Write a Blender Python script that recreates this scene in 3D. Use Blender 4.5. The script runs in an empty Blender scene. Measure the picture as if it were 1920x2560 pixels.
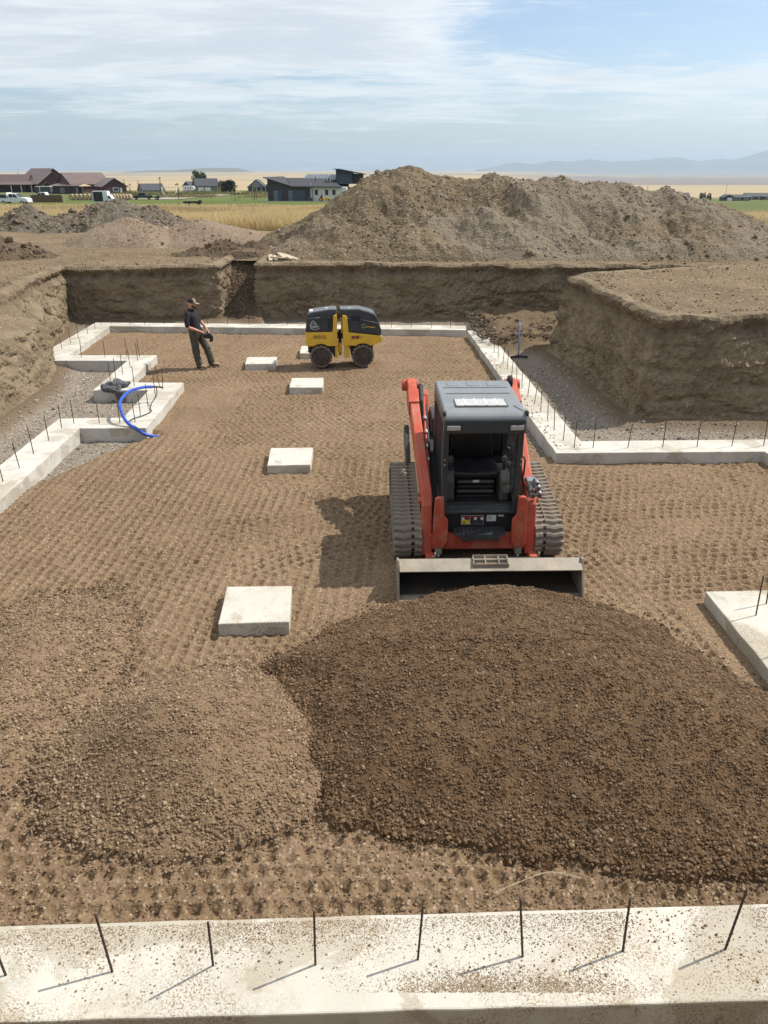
import bpy, bmesh, math, random
import numpy as np
from mathutils import Vector, Matrix, Euler

random.seed(7)
RNG = np.random.default_rng(11)
SC = bpy.context.scene
COL = SC.collection
R = math.radians

# ------------------------------------------------------------------ camera
cam_d = bpy.data.cameras.new('camera')
cam = bpy.data.objects.new('camera', cam_d)
COL.objects.link(cam)
cam.location = (0, 0, 4.7)
cam.rotation_euler = (R(90 - 23.869), 0, 0)
cam_d.sensor_fit = 'VERTICAL'
cam_d.sensor_height = 36.0
cam_d.lens = 36.0 * 1930 / 2560
cam_d.clip_start = 0.1
cam_d.clip_end = 120000
SC.camera = cam

# ------------------------------------------------------------------ sky
SUN_EL, SUN_AZ = 51.0, 68.8            # azimuth from +Y towards +X
world = bpy.data.worlds.new('World')
SC.world = world
world.use_nodes = True
wt = world.node_tree
for n in list(wt.nodes):
    wt.nodes.remove(n)


def wn(t, **kw):
    n = wt.nodes.new(t)
    for k, v in kw.items():
        setattr(n, k, v)
    return n


def wlink(a, b):
    wt.links.new(a, b)


def wmath(op, a, b=None, c=None, clamp=False):
    n = wn('ShaderNodeMath', operation=op)
    n.use_clamp = clamp
    for i, v in enumerate((a, b, c)):
        if v is None:
            continue
        if isinstance(v, (int, float)):
            n.inputs[i].default_value = v
        else:
            wlink(v, n.inputs[i])
    return n.outputs[0]


sky = wn('ShaderNodeTexSky', sky_type='NISHITA')
sky.sun_disc = False
sky.sun_elevation = R(SUN_EL)
sky.sun_rotation = R(SUN_AZ)
sky.altitude = 1000
sky.air_density = 1.0
sky.dust_density = 2.6
sky.ozone_density = 1.5
tc = wn('ShaderNodeTexCoord')
sep = wn('ShaderNodeSeparateXYZ')
wlink(tc.outputs['Generated'], sep.inputs[0])
dx, dy, dz = sep.outputs
zc = wmath('ADD', wmath('MAXIMUM', dz, 0.0), 0.045)
cu = wmath('DIVIDE', dx, zc)
cv = wmath('DIVIDE', dy, zc)
comb = wn('ShaderNodeCombineXYZ')
wlink(cu, comb.inputs[0])
wlink(cv, comb.inputs[1])


def wnoise(scale_xyz, off, detail, rough, distort=0.0):
    mp = wn('ShaderNodeMapping')
    mp.inputs['Location'].default_value = off
    mp.inputs['Scale'].default_value = scale_xyz
    wlink(comb.outputs[0], mp.inputs[0])
    nz = wn('ShaderNodeTexNoise')
    nz.inputs['Scale'].default_value = 1.0
    nz.inputs['Detail'].default_value = detail
    nz.inputs['Roughness'].default_value = rough
    nz.inputs['Distortion'].default_value = distort
    wlink(mp.outputs[0], nz.inputs['Vector'])
    return nz.outputs[0]


def wramp(x, lo, hi):
    n = wn('ShaderNodeMapRange', interpolation_type='SMOOTHSTEP')
    n.inputs[1].default_value = lo
    n.inputs[2].default_value = hi
    wlink(x, n.inputs[0])
    return n.outputs[0]


# layered cloud: a broad sheet to the west, a streaky band lower down, wisps between
sheet = wnoise((0.5, 0.62, 1), (3.45, 1.2, 0), 10, 0.60, 0.5)
wisps = wnoise((1.5, 2.6, 1), (7.3, 2.2, 0), 10, 0.66, 1.2)
west = wramp(cu, 0.75, -0.25)
high = wramp(cv, 7.4, 5.8)
band = wmath('MULTIPLY', wramp(cv, 5.4, 6.8), wramp(cv, 11.5, 8.5))
n_ = wmath('ADD', wmath('MULTIPLY', sheet, 0.62), wmath('MULTIPLY', wisps, 0.38))
dens = wmath('ADD', n_, wmath('MULTIPLY', wmath('MULTIPLY', west, high), 0.21))
dens = wmath('ADD', dens, wmath('MULTIPLY', band, 0.10))
cover = wramp(dens, 0.50, 0.68)
thick = wramp(wmath('ADD', wmath('MULTIPLY', dens, 0.8), wmath('MULTIPLY', wnoise((0.8, 1.7, 1), (1.1, 5.5, 0), 8, 0.62, 0.6), 0.55)), 0.72, 0.95)
ccol = wn('ShaderNodeMixRGB')
wlink(thick, ccol.inputs[0])
ccol.inputs[1].default_value = (7.0, 7.15, 7.2, 1)
ccol.inputs[2].default_value = (5.1, 5.4, 5.75, 1)
mixc = wn('ShaderNodeMixRGB')
wlink(wmath('MULTIPLY', cover, 0.85), mixc.inputs[0])
skyt = wn('ShaderNodeMixRGB', blend_type='MULTIPLY')
skyt.inputs[0].default_value = 1
skyt.inputs[2].default_value = (0.93, 0.955, 0.985, 1)
wlink(sky.outputs[0], skyt.inputs[1])
wlink(skyt.outputs[0], mixc.inputs[1])
wlink(ccol.outputs[0], mixc.inputs[2])
bg = wn('ShaderNodeBackground')
bg.inputs['Strength'].default_value = 0.115
wlink(mixc.outputs[0], bg.inputs[0])
wo = wn('ShaderNodeOutputWorld')
wlink(bg.outputs[0], wo.inputs[0])

# ------------------------------------------------------------------ sun
sd = bpy.data.lights.new('sun', 'SUN')
sd.energy = 4.2
sd.angle = R(0.53)
sd.color = (1.0, 0.94, 0.84)
sun = bpy.data.objects.new('sun', sd)
COL.objects.link(sun)
sv = Vector((math.sin(R(SUN_AZ)) * math.cos(R(SUN_EL)), math.cos(R(SUN_AZ)) * math.cos(R(SUN_EL)), math.sin(R(SUN_EL))))
sun.rotation_euler = sv.to_track_quat('Z', 'Y').to_euler()
sun.location = (20, 10, 30)

# ------------------------------------------------------------------ exposure
SC.view_settings.view_transform = 'Standard'
SC.view_settings.look = 'None'
SC.view_settings.exposure = 0.38
SC.view_settings.gamma = 1.0
SC.view_settings.use_curve_mapping = False
SC.render.engine = 'CYCLES'
SC.cycles.use_denoising = True
SC.cycles.max_bounces = 5
SC.cycles.diffuse_bounces = 2
SC.cycles.volume_bounces = 0
SC.cycles.transparent_max_bounces = 8


# ================================================================== helpers
def tag(o, label=None, cat=None, group=None, kind=None):
    if label:
        o['label'] = label
    if cat:
        o['category'] = cat
    if group:
        o['group'] = group
    if kind:
        o['kind'] = kind
    return o


def empty(name, loc=(0, 0, 0), rz=0.0, scale=1.0):
    o = bpy.data.objects.new(name, None)
    o.empty_display_size = 0.1
    o.location = loc
    o.rotation_euler = (0, 0, rz)
    o.scale = (scale, scale, scale)
    COL.objects.link(o)
    return o


def link_mesh(name, me, mat=None, parent=None):
    o = bpy.data.objects.new(name, me)
    COL.objects.link(o)
    if mat is not None and len(me.materials) == 0:
        me.materials.append(mat)
    if parent is not None:
        o.parent = parent
    return o


class MB:
    """collects shapes and links them as one mesh object"""

    def __init__(self):
        self.v = []
        self.f = []

    def raw(self, vs, fs):
        b = len(self.v)
        self.v += [tuple(p) for p in vs]
        self.f += [tuple(i + b for i in f) for f in fs]
        return self

    def box(self, x0, x1, y0, y1, z0, z1, rz=0.0, piv=None):
        vs = [(x, y, z) for z in (z0, z1) for y in (y0, y1) for x in (x0, x1)]
        if rz:
            px, py = piv if piv else ((x0 + x1) / 2, (y0 + y1) / 2)
            c, s = math.cos(rz), math.sin(rz)
            vs = [(px + (x - px) * c - (y - py) * s, py + (x - px) * s + (y - py) * c, z) for x, y, z in vs]
        return self.raw(vs, [(0, 2, 3, 1), (4, 5, 7, 6), (0, 1, 5, 4), (1, 3, 7, 5), (3, 2, 6, 7), (2, 0, 4, 6)])

    def prism(self, pts, axis, a, b):
        """polygon pts (2D) extruded along axis from a to b; X: pts=(y,z)  Y: pts=(x,z)  Z: pts=(x,y)"""
        def mk(p, t):
            return {'X': (t, p[0], p[1]), 'Y': (p[0], t, p[1]), 'Z': (p[0], p[1], t)}[axis]
        n = len(pts)
        vs = [mk(p, a) for p in pts] + [mk(p, b) for p in pts]
        ar = sum(pts[i][0] * pts[(i + 1) % n][1] - pts[(i + 1) % n][0] * pts[i][1] for i in range(n))
        flip = (ar > 0) == (b > a)
        if axis == 'Y':
            flip = not flip
        fs = []
        for i in range(n):
            j = (i + 1) % n
            fs.append((i, j, n + j, n + i) if flip else (i, n + i, n + j, j))
        fs.append(tuple(range(n))[::-1] if flip else tuple(range(n)))
        fs.append(tuple(range(n, 2 * n)) if flip else tuple(range(n, 2 * n))[::-1])
        return self.raw(vs, fs)

    def loft(self, rings, cap=True, closed=False):
        n = len(rings[0])
        vs = [p for r in rings for p in r]
        fs = []
        m = len(rings)
        for k in range(m if closed else m - 1):
            a, b = k * n, ((k + 1) % m) * n
            for i in range(n):
                j = (i + 1) % n
                fs.append((a + i, a + j, b + j, b + i))
        if cap and not closed:
            fs.append(tuple(range(n))[::-1])
            fs.append(tuple(range((m - 1) * n, m * n)))
        return self.raw(vs, fs)

    def tube(self, pts, rad, n=8, cap=True):
        pts = [Vector(p) for p in pts]
        if isinstance(rad, (int, float)):
            rad = [rad] * len(pts)
        rings = []
        up = None
        for i, p in enumerate(pts):
            t = (pts[min(i + 1, len(pts) - 1)] - pts[max(i - 1, 0)])
            if t.length < 1e-9:
                t = Vector((0, 0, 1))
            t.normalize()
            if up is None:
                up = Vector((0, 0, 1)) if abs(t.z) < 0.9 else Vector((1, 0, 0))
            s = t.cross(up)
            if s.length < 1e-6:
                s = t.cross(Vector((1, 0.3, 0)))
            s.normalize()
            up = s.cross(t).normalized()
            rings.append([tuple(p + (s * math.cos(2 * math.pi * k / n) + up * math.sin(2 * math.pi * k / n)) * rad[i]) for k in range(n)])
        return self.loft(rings, cap)

    def cyl(self, p0, p1, r, n=16):
        return self.tube([p0, p1], r, n)

    def ball(self, c, r, n=10, m=7, sx=1, sy=1, sz=1):
        rings = []
        for k in range(m):
            a = math.pi * (k + 0.5) / m - math.pi / 2
            rings.append([(c[0] + r * sx * math.cos(a) * math.cos(2 * math.pi * i / n), c[1] + r * sy * math.cos(a) * math.sin(2 * math.pi * i / n), c[2] + r * sz * math.sin(a)) for i in range(n)])
        return self.loft(rings)

    def build(self, name, mat, parent=None, bevel=0.0, smooth=False, seg=2):
        me = bpy.data.meshes.new(name)
        me.from_pydata(self.v, [], self.f)
        me.validate()
        o = link_mesh(name, me, mat, parent)
        if smooth:
            me.polygons.foreach_set('use_smooth', [True] * len(me.polygons))
        if bevel:
            m = o.modifiers.new('bevel', 'BEVEL')
            m.width = bevel
            m.segments = seg
            m.limit_method = 'ANGLE'
            m.angle_limit = R(35)
            m.harden_normals = False
        return o


def grid_mesh(name, V, nx, ny, mask=None, attrs=None, smooth=True):
    """V (ny*nx,3) row-major grid; mask per quad keeps faces"""
    idx = np.arange(nx * ny).reshape(ny, nx)
    q = np.stack([idx[:-1, :-1], idx[:-1, 1:], idx[1:, 1:], idx[1:, :-1]], -1).reshape(-1, 4)
    if mask is not None:
        q = q[mask.reshape(-1)]
        used = np.zeros(len(V), bool)
        used[q.ravel()] = True
        remap = np.cumsum(used) - 1
        V = V[used]
        q = remap[q]
        if attrs:
            attrs = {k: a[used] for k, a in attrs.items()}
    me = bpy.data.meshes.new(name)
    me.vertices.add(len(V))
    me.vertices.foreach_set('co', np.ascontiguousarray(V, np.float32).ravel())
    me.loops.add(len(q) * 4)
    me.loops.foreach_set('vertex_index', q.astype(np.int32).ravel())
    me.polygons.add(len(q))
    me.polygons.foreach_set('loop_start', np.arange(0, len(q) * 4, 4, dtype=np.int32))
    me.polygons.foreach_set('use_smooth', np.full(len(q), smooth))
    me.update(calc_edges=True)
    if attrs:
        for k, a in attrs.items():
            if a.ndim == 1:
                at = me.attributes.new(k, 'FLOAT', 'POINT')
                at.data.foreach_set('value', np.ascontiguousarray(a, np.float32))
            else:
                at = me.attributes.new(k, 'FLOAT_COLOR', 'POINT')
                at.data.foreach_set('color', np.ascontiguousarray(np.c_[a, np.ones(len(a))], np.float32).ravel())
    return me


# ---- numpy noise
def _hash(ix, iy, iz, seed):
    h = (ix.astype(np.int64) * 374761393 + iy.astype(np.int64) * 668265263 + iz.astype(np.int64) * 2147483647 + seed * 144665) & 0xFFFFFFFF
    h = ((h ^ (h >> 13)) * 1274126177) & 0xFFFFFFFF
    h = ((h ^ (h >> 15)) * 2246822519) & 0xFFFFFFFF
    return ((h ^ (h >> 16)) & 0xFFFFFF) / float(0xFFFFFF)


def vn2(x, y, seed=0):
    ix, iy = np.floor(x), np.floor(y)
    fx, fy = x - ix, y - iy
    ux, uy = fx * fx * (3 - 2 * fx), fy * fy * (3 - 2 * fy)
    z = np.zeros_like(ix)
    a, b = _hash(ix, iy, z, seed), _hash(ix + 1, iy, z, seed)
    c, d = _hash(ix, iy + 1, z, seed), _hash(ix + 1, iy + 1, z, seed)
    return (a + (b - a) * ux) * (1 - uy) + (c + (d - c) * ux) * uy


def fbm2(x, y, oct=4, seed=0, gain=0.5, lac=2.03):
    s = np.zeros_like(x, dtype=float)
    amp, tot = 1.0, 0.0
    for o in range(oct):
        s += amp * (vn2(x, y, seed + o * 17) * 2 - 1)
        tot += amp
        amp *= gain
        x, y = x * lac + 3.7, y * lac + 1.3
    return s / tot


def sstep(a, b, x):
    t = np.clip((x - a) / (b - a), 0, 1)
    return t * t * (3 - 2 * t)


def inside(px, py, poly):
    r = np.zeros(px.shape, bool)
    n = len(poly)
    for i in range(n):
        x0, y0 = poly[i]
        x1, y1 = poly[(i + 1) % n]
        c = ((y0 > py) != (y1 > py)) & (px < (x1 - x0) * (py - y0) / ((y1 - y0) if y1 != y0 else 1e-9) + x0)
        r ^= c
    return r


def poly_dist(px, py, poly, closed=True):
    d = np.full(px.shape, 1e9)
    n = len(poly)
    for i in range(n if closed else n - 1):
        x0, y0 = poly[i]
        x1, y1 = poly[(i + 1) % n]
        ex, ey = x1 - x0, y1 - y0
        t = np.clip(((px - x0) * ex + (py - y0) * ey) / (ex * ex + ey * ey + 1e-12), 0, 1)
        d = np.minimum(d, np.hypot(px - x0 - t * ex, py - y0 - t * ey))
    return d


# ================================================================== materials
def mat_new(name):
    m = bpy.data.materials.new(name)
    m.use_nodes = True
    nt = m.node_tree
    b = nt.nodes['Principled BSDF']
    return m, nt, b


def N(nt, t, **kw):
    n = nt.nodes.new(t)
    for k, v in kw.items():
        setattr(n, k, v)
    return n


def noise_node(nt, scale, detail=5, rough=0.6, coord='Object', dist=0.0, stretch=None):
    t = N(nt, 'ShaderNodeTexCoord')
    nz = N(nt, 'ShaderNodeTexNoise')
    nz.inputs['Scale'].default_value = scale
    nz.inputs['Detail'].default_value = detail
    nz.inputs['Roughness'].default_value = rough
    nz.inputs['Distortion'].default_value = dist
    src = t.outputs[coord]
    if stretch:
        mp = N(nt, 'ShaderNodeMapping')
        mp.inputs['Scale'].default_value = stretch
        nt.links.new(src, mp.inputs[0])
        src = mp.outputs[0]
    nt.links.new(src, nz.inputs['Vector'])
    return nz.outputs[0]


def ramp_node(nt, fac, stops):
    r = N(nt, 'ShaderNodeValToRGB')
    e = r.color_ramp.elements
    e[0].position, e[0].color = stops[0][0], (*stops[0][1], 1)
    e[1].position, e[1].color = stops[-1][0], (*stops[-1][1], 1)
    for p, c in stops[1:-1]:
        k = e.new(p)
        k.color = (*c, 1)
    nt.links.new(fac, r.inputs[0])
    return r.outputs[0]


def mix_node(nt, fac, a, b, mode='MIX'):
    m = N(nt, 'ShaderNodeMixRGB', blend_type=mode)
    for i, v in enumerate((fac, a, b)):
        if isinstance(v, (int, float)):
            m.inputs[i].default_value = v
        elif isinstance(v, tuple):
            m.inputs[i].default_value = (*v, 1)
        else:
            nt.links.new(v, m.inputs[i])
    return m.outputs[0]


def bump_node(nt, b, h, strength, dist, prev=None):
    bp = N(nt, 'ShaderNodeBump')
    bp.inputs['Strength'].default_value = strength
    bp.inputs['Distance'].default_value = dist
    nt.links.new(h, bp.inputs['Height'])
    if prev is not None:
        nt.links.new(prev, bp.inputs['Normal'])
    nt.links.new(bp.outputs[0], b.inputs['Normal'])
    return bp.outputs[0]


def mapr(nt, x, lo, hi, a=0.0, c=1.0):
    n = N(nt, 'ShaderNodeMapRange', interpolation_type='SMOOTHSTEP')
    nt.links.new(x, n.inputs[0])
    n.inputs[1].default_value, n.inputs[2].default_value = lo, hi
    n.inputs[3].default_value, n.inputs[4].default_value = a, c
    return n.outputs[0]


def plain(name, col, rough=0.5, metal=0.0, var=0.12, scale=6.0, dust=0.0, dustcol=(0.30, 0.22, 0.14), bump=0.0, spec=0.5):
    """paint, plastic, metal: base colour with uneven wear and dust"""
    m, nt, b = mat_new(name)
    n1 = noise_node(nt, scale, 6, 0.65)
    lo = tuple(c * (1 - var) for c in col)
    hi = tuple(min(1, c * (1 + var)) for c in col)
    c = ramp_node(nt, n1, [(0.3, lo), (0.7, hi)])
    if dust:
        n2 = noise_node(nt, scale * 0.7, 8, 0.7)
        c = mix_node(nt, mapr(nt, n2, 0.42, 0.75, 0.0, dust), c, dustcol)
    nt.links.new(c, b.inputs['Base Color'])
    nt.links.new(mapr(nt, n1, 0.3, 0.7, max(0, rough - 0.08), min(1, rough + 0.1)), b.inputs['Roughness'])
    b.inputs['Metallic'].default_value = metal
    b.inputs['Specular IOR Level'].default_value = spec
    if bump:
        bump_node(nt, b, noise_node(nt, scale * 8, 4, 0.6), bump, 0.01)
    return m


def soil(name, cols, scale=1.2, fine=30, speck=None, speck_scale=40, speck_amt=0.1, bump=0.5, bdist=0.03, attr=None, rough=0.95, strata=None):
    """earth: large blotches, fine grain, light pebbles, relief"""
    m, nt, b = mat_new(name)
    t = N(nt, 'ShaderNodeTexCoord')
    n1 = noise_node(nt, scale, 8, 0.65, dist=0.4)
    c = ramp_node(nt, n1, [(0.25, cols[0]), (0.5, cols[1]), (0.75, cols[2])])
    n2 = noise_node(nt, fine, 5, 0.7)
    c = mix_node(nt, mapr(nt, n2, 0.35, 0.7, 0.0, 0.55), c, tuple(x * 0.55 for x in cols[1]))
    if strata:
        n3 = noise_node(nt, 1.0, 6, 0.65, dist=0.6, stretch=strata)
        c = mix_node(nt, mapr(nt, n3, 0.46, 0.62, 0.0, 0.6), c, tuple(x * 0.5 for x in cols[1]))
    vor = None
    if speck:
        vor = N(nt, 'ShaderNodeTexVoronoi')
        vor.inputs['Scale'].default_value = speck_scale
        nt.links.new(t.outputs['Object'], vor.inputs['Vector'])
        sp = N(nt, 'ShaderNodeSeparateColor')
        nt.links.new(vor.outputs['Color'], sp.inputs[0])
        th = N(nt, 'ShaderNodeMath', operation='GREATER_THAN')
        nt.links.new(sp.outputs[0], th.inputs[0])
        th.inputs[1].default_value = 1 - speck_amt
        near = mapr(nt, vor.outputs['Distance'], 0.5, 0.2)
        mu = N(nt, 'ShaderNodeMath', operation='MULTIPLY')
        nt.links.new(th.outputs[0], mu.inputs[0])
        nt.links.new(near, mu.inputs[1])
        cc = mix_node(nt, sp.outputs[1], tuple(x * 0.7 for x in speck), speck)
        c = mix_node(nt, mu.outputs[0], c, cc)
    if attr:
        a = N(nt, 'ShaderNodeAttribute', attribute_name=attr[0])
        c = mix_node(nt, a.outputs['Fac'], c, attr[1])
    nt.links.new(c, b.inputs['Base Color'])
    b.inputs['Roughness'].default_value = rough
    b.inputs['Specular IOR Level'].default_value = 0.15
    h = mix_node(nt, 0.5, noise_node(nt, fine * 0.4, 8, 0.75), n2)
    pv = bump_node(nt, b, h, bump, bdist)
    if vor is not None:
        iv = N(nt, 'ShaderNodeMath', operation='SUBTRACT')
        iv.inputs[0].default_value = 1.0
        nt.links.new(vor.outputs['Distance'], iv.inputs[1])
        bump_node(nt, b, iv.outputs[0], 0.6 * bump, 0.6 / speck_scale, pv)
    return m


def stone_mat(name, stops, rough=0.85):
    m, nt, b = mat_new(name)
    oi = N(nt, 'ShaderNodeObjectInfo')
    c = ramp_node(nt, oi.outputs['Random'], stops)
    n = noise_node(nt, 1.5, 3, 0.6)
    c = mix_node(nt, mapr(nt, n, 0.3, 0.7, 0.0, 0.35), c, tuple(x * 0.5 for x in stops[len(stops) // 2][1]))
    nt.links.new(c, b.inputs['Base Color'])
    b.inputs['Roughness'].default_value = rough
    b.inputs['Specular IOR Level'].default_value = 0.25
    return m


M = {}
M['gravel'] = soil('gravel floor', [(0.170, 0.112, 0.064), (0.230, 0.156, 0.094), (0.300, 0.212, 0.134)], 0.45, 24, (0.38, 0.29, 0.195), 27, 0.45, 0.9, 0.03)
M['wet_gravel'] = soil('moist gravel', [(0.102, 0.062, 0.032), (0.142, 0.088, 0.047), (0.194, 0.126, 0.071)], 1.3, 40, (0.16, 0.11, 0.07), 55, 0.2, 0.9, 0.02)
M['mid_gravel'] = soil('half dry gravel', [(0.160, 0.103, 0.060), (0.220, 0.147, 0.088), (0.285, 0.20, 0.124)], 1.1, 40, (0.3, 0.23, 0.16), 55, 0.2, 0.9, 0.02)
M['dry_gravel'] = soil('pale gravel', [(0.185, 0.120, 0.070), (0.245, 0.165, 0.100), (0.305, 0.215, 0.134)], 1.1, 40, (0.42, 0.35, 0.26), 55, 0.25, 0.9, 0.02)
M['grey_gravel'] = soil('grey drain gravel', [(0.20, 0.165, 0.13), (0.25, 0.21, 0.165), (0.31, 0.265, 0.215)], 0.8, 24, (0.55, 0.49, 0.42), 26, 0.35, 1.0, 0.03)
M['bank'] = soil('cut earth', [(0.195, 0.146, 0.090), (0.275, 0.212, 0.136), (0.360, 0.288, 0.194)], 1.3, 11, (0.42, 0.36, 0.27), 16, 0.06, 1.0, 0.10, strata=(0.9, 0.9, 3.6), attr=('top', (0.150, 0.110, 0.073)))
M['topdirt'] = soil('bare topsoil', [(0.20, 0.142, 0.088), (0.26, 0.19, 0.122), (0.32, 0.245, 0.165)], 0.35, 14, (0.5, 0.43, 0.34), 18, 0.16, 0.9, 0.05)
M['spoil'] = soil('spoil earth', [(0.140, 0.106, 0.066), (0.190, 0.146, 0.092), (0.250, 0.196, 0.130)], 0.45, 9, (0.42, 0.36, 0.29), 11, 0.1, 1.0, 0.09, attr=('patch', (0.205, 0.168, 0.122)))
M['spoil_grey'] = soil('grey spoil', [(0.135, 0.112, 0.085), (0.17, 0.142, 0.11), (0.21, 0.178, 0.14)], 0.6, 9, (0.45, 0.4, 0.34), 12, 0.13, 1.0, 0.09)
M['clod_dirt'] = soil('dark loose earth', [(0.10, 0.072, 0.045), (0.13, 0.095, 0.06), (0.17, 0.125, 0.082)], 0.8, 10, (0.26, 0.2, 0.14), 14, 0.1, 1.0, 0.08)
M['gravel_pile'] = soil('stockpile gravel', [(0.20, 0.15, 0.105), (0.25, 0.19, 0.135), (0.29, 0.225, 0.165)], 0.6, 16, (0.42, 0.35, 0.27), 20, 0.25, 0.8, 0.05)
M['st_brown'] = stone_mat('brown pebbles', [(0.0, (0.086, 0.052, 0.027)), (0.55, (0.145, 0.090, 0.049)), (0.92, (0.208, 0.136, 0.079)), (1.0, (0.33, 0.24, 0.155))])
M['st_mid'] = stone_mat('mixed pebbles', [(0.0, (0.130, 0.084, 0.049)), (0.5, (0.215, 0.145, 0.087)), (0.9, (0.31, 0.223, 0.142)), (1.0, (0.43, 0.34, 0.24))])
M['st_dry'] = stone_mat('dry pebbles', [(0.0, (0.15, 0.098, 0.057)), (0.5, (0.225, 0.153, 0.093)), (0.9, (0.30, 0.216, 0.138)), (1.0, (0.42, 0.335, 0.24))])
M['st_tan'] = stone_mat('tan grit', [(0.0, (0.24, 0.175, 0.11)), (0.5, (0.34, 0.26, 0.175)), (0.9, (0.42, 0.335, 0.235)), (1.0, (0.5, 0.42, 0.31))])
M['st_grey'] = stone_mat('grey pebbles', [(0.0, (0.17, 0.145, 0.12)), (0.5, (0.29, 0.25, 0.205)), (0.85, (0.42, 0.37, 0.31)), (1.0, (0.6, 0.55, 0.48))])
M['st_clod'] = stone_mat('earth clods', [(0.0, (0.13, 0.098, 0.062)), (0.5, (0.18, 0.138, 0.089)), (0.92, (0.22, 0.172, 0.115)), (1.0, (0.42, 0.36, 0.3))])
M['st_dark'] = stone_mat('dark clods', [(0.0, (0.085, 0.06, 0.038)), (0.5, (0.125, 0.09, 0.058)), (0.92, (0.165, 0.122, 0.08)), (1.0, (0.28, 0.22, 0.16))])


def concrete(name, dirt=0.40, base=(0.57, 0.555, 0.50)):
    m, nt, b = mat_new(name)
    n1 = noise_node(nt, 1.1, 8, 0.6, dist=0.3)
    c = ramp_node(nt, n1, [(0.3, tuple(x * 0.86 for x in base)), (0.55, base), (0.75, tuple(min(1, x * 1.08) for x in base))])
    damp = mapr(nt, noise_node(nt, 0.9, 6, 0.6, dist=0.7), 0.52, 0.56, 0.0, 0.6)
    c = mix_node(nt, damp, c, (0.36, 0.325, 0.25))
    tan_ = mapr(nt, noise_node(nt, 2.3, 7, 0.7, dist=0.5), 0.50, 0.75, 0.0, 0.5)
    c = mix_node(nt, tan_, c, (0.36, 0.275, 0.18))
    big = mapr(nt, noise_node(nt, 1.7, 6, 0.65, dist=0.6), 0.42, 0.66, 0.06, 1.0)
    fine = mapr(nt, noise_node(nt, 70, 4, 0.75), 0.48, 0.60)
    mu = N(nt, 'ShaderNodeMath', operation='MULTIPLY')
    nt.links.new(big, mu.inputs[0])
    nt.links.new(fine, mu.inputs[1])
    m2 = N(nt, 'ShaderNodeMath', operation='MULTIPLY')
    nt.links.new(mu.outputs[0], m2.inputs[0])
    m2.inputs[1].default_value = dirt * 2
    m2.use_clamp = True
    c = mix_node(nt, m2.outputs[0], c, (0.24, 0.165, 0.095))
    nt.links.new(c, b.inputs['Base Color'])
    b.inputs['Roughness'].default_value = 0.88
    b.inputs['Specular IOR Level'].default_value = 0.2
    bump_node(nt, b, mix_node(nt, 0.5, noise_node(nt, 60, 5, 0.7), noise_node(nt, 8, 5, 0.6)), 0.35, 0.008)
    return m


M['concrete'] = concrete('footing concrete')
M['concrete_dirty'] = concrete('dusty concrete', 0.5, (0.56, 0.54, 0.475))
M['rebar'] = plain('rusty rebar', (0.07, 0.052, 0.042), 0.75, 0.3, 0.3, 20)

# ================================================================== ground form
LT = [(20, .1475), (26, .1135), (45, .0656), (70, .0470), (90, .041), (150, .0365), (195, .0335), (240, .0322), (290, .0262), (320, .0243), (500, .0229), (700, .0205), (1000, .0165), (2000, .0112), (4000, .006), (9000, .0022), (20000, .0008), (40000, .0004)]
RT = [(20, .1475), (26, .1135), (45, .063), (60, .054), (100, .05), (200, .047), (400, .04), (650, .0333), (1000, .0285), (1500, .0245), (3000, .0172), (6000, .0104), (12000, .0048), (20000, .0014), (40000, .0006)]


def far_z(X, Y):
    d = np.maximum(np.where(Y > 0.7 * np.abs(X), Y, 0.82 * np.hypot(X, Y)), 20)
    l = np.log(d)
    zl = 4.7 - np.interp(l, np.log([a for a, _ in LT]), [s for _, s in LT]) * d
    zr = 4.7 - np.interp(l, np.log([a for a, _ in RT]), [s for _, s in RT]) * d
    w = sstep(0.10, 0.30, X / np.maximum(np.abs(d), 1))
    return zl * (1 - w) + zr * w


def ground_z(X, Y):
    X = np.asarray(X, float)
    Y = np.asarray(Y, float)
    near = 1.78 + 1.25 * sstep(9, 0, Y) + 0.24 * sstep(4.2, 5.0, X) * sstep(26.6, 25.0, Y)
    w = sstep(40, 60, np.hypot(X, Y))
    z = near * (1 - w) + far_z(X, Y) * w
    a = sstep(75, 50, np.hypot(X, Y))
    z = z + a * (0.07 * fbm2(X * 0.35, Y * 0.35, 4, 3) + 0.035 * fbm2(X * 2.1, Y * 2.1, 3, 9))
    return z


# pit outline: (base x, base y, lip x, lip y)
PIT = [(-7.6, 1.8, -8.6, 0.7), (-7.8, 10, -9.2, 10), (-7.86, 15.1, -9.3, 15.1), (-7.92, 18, -9.35, 18.4), (-8.57, 20.1, -9.7, 20.7), (-9.7, 23, -10.3, 23.4),
       (-10.55, 26.3, -10.5, 26.4), (-8.2, 26.45, -8.2, 26.6), (-5.5, 26.6, -5.5, 26.75), (-5.45, 29.7, -5.45, 29.7), (-4.5, 29.7, -4.5, 29.7), (-4.45, 27.25, -4.4, 27.35), (0, 27.2, 0, 27.4),
       (4.1, 27.15, 4.1, 27.35), (4.14, 26.7, 4.22, 26.85), (5.5, 26.6, 5.5, 26.75), (8, 26.75, 8, 26.9), (10.6, 26.6, 10.8, 26.7), (12.0, 25.9, 12.3, 25.9), (11.0, 25.1, 11.1, 24.7), (8, 24.0, 7.6, 23.5),
       (5.6, 23.2, 5.7, 22.75), (4.62, 22, 5.05, 22.1), (4.9, 18, 5.4, 18.2), (5.06, 15.3, 5.45, 15.6), (7.84, 15.1, 7.8, 15.75), (12, 15, 12.3, 15.8), (14, 13, 15.0, 13.8), (14, 2, 15.2, 0.7)]
LIP = [(p[2], p[3]) for p in PIT]
BASE = [(p[0], p[1]) for p in PIT]

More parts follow.
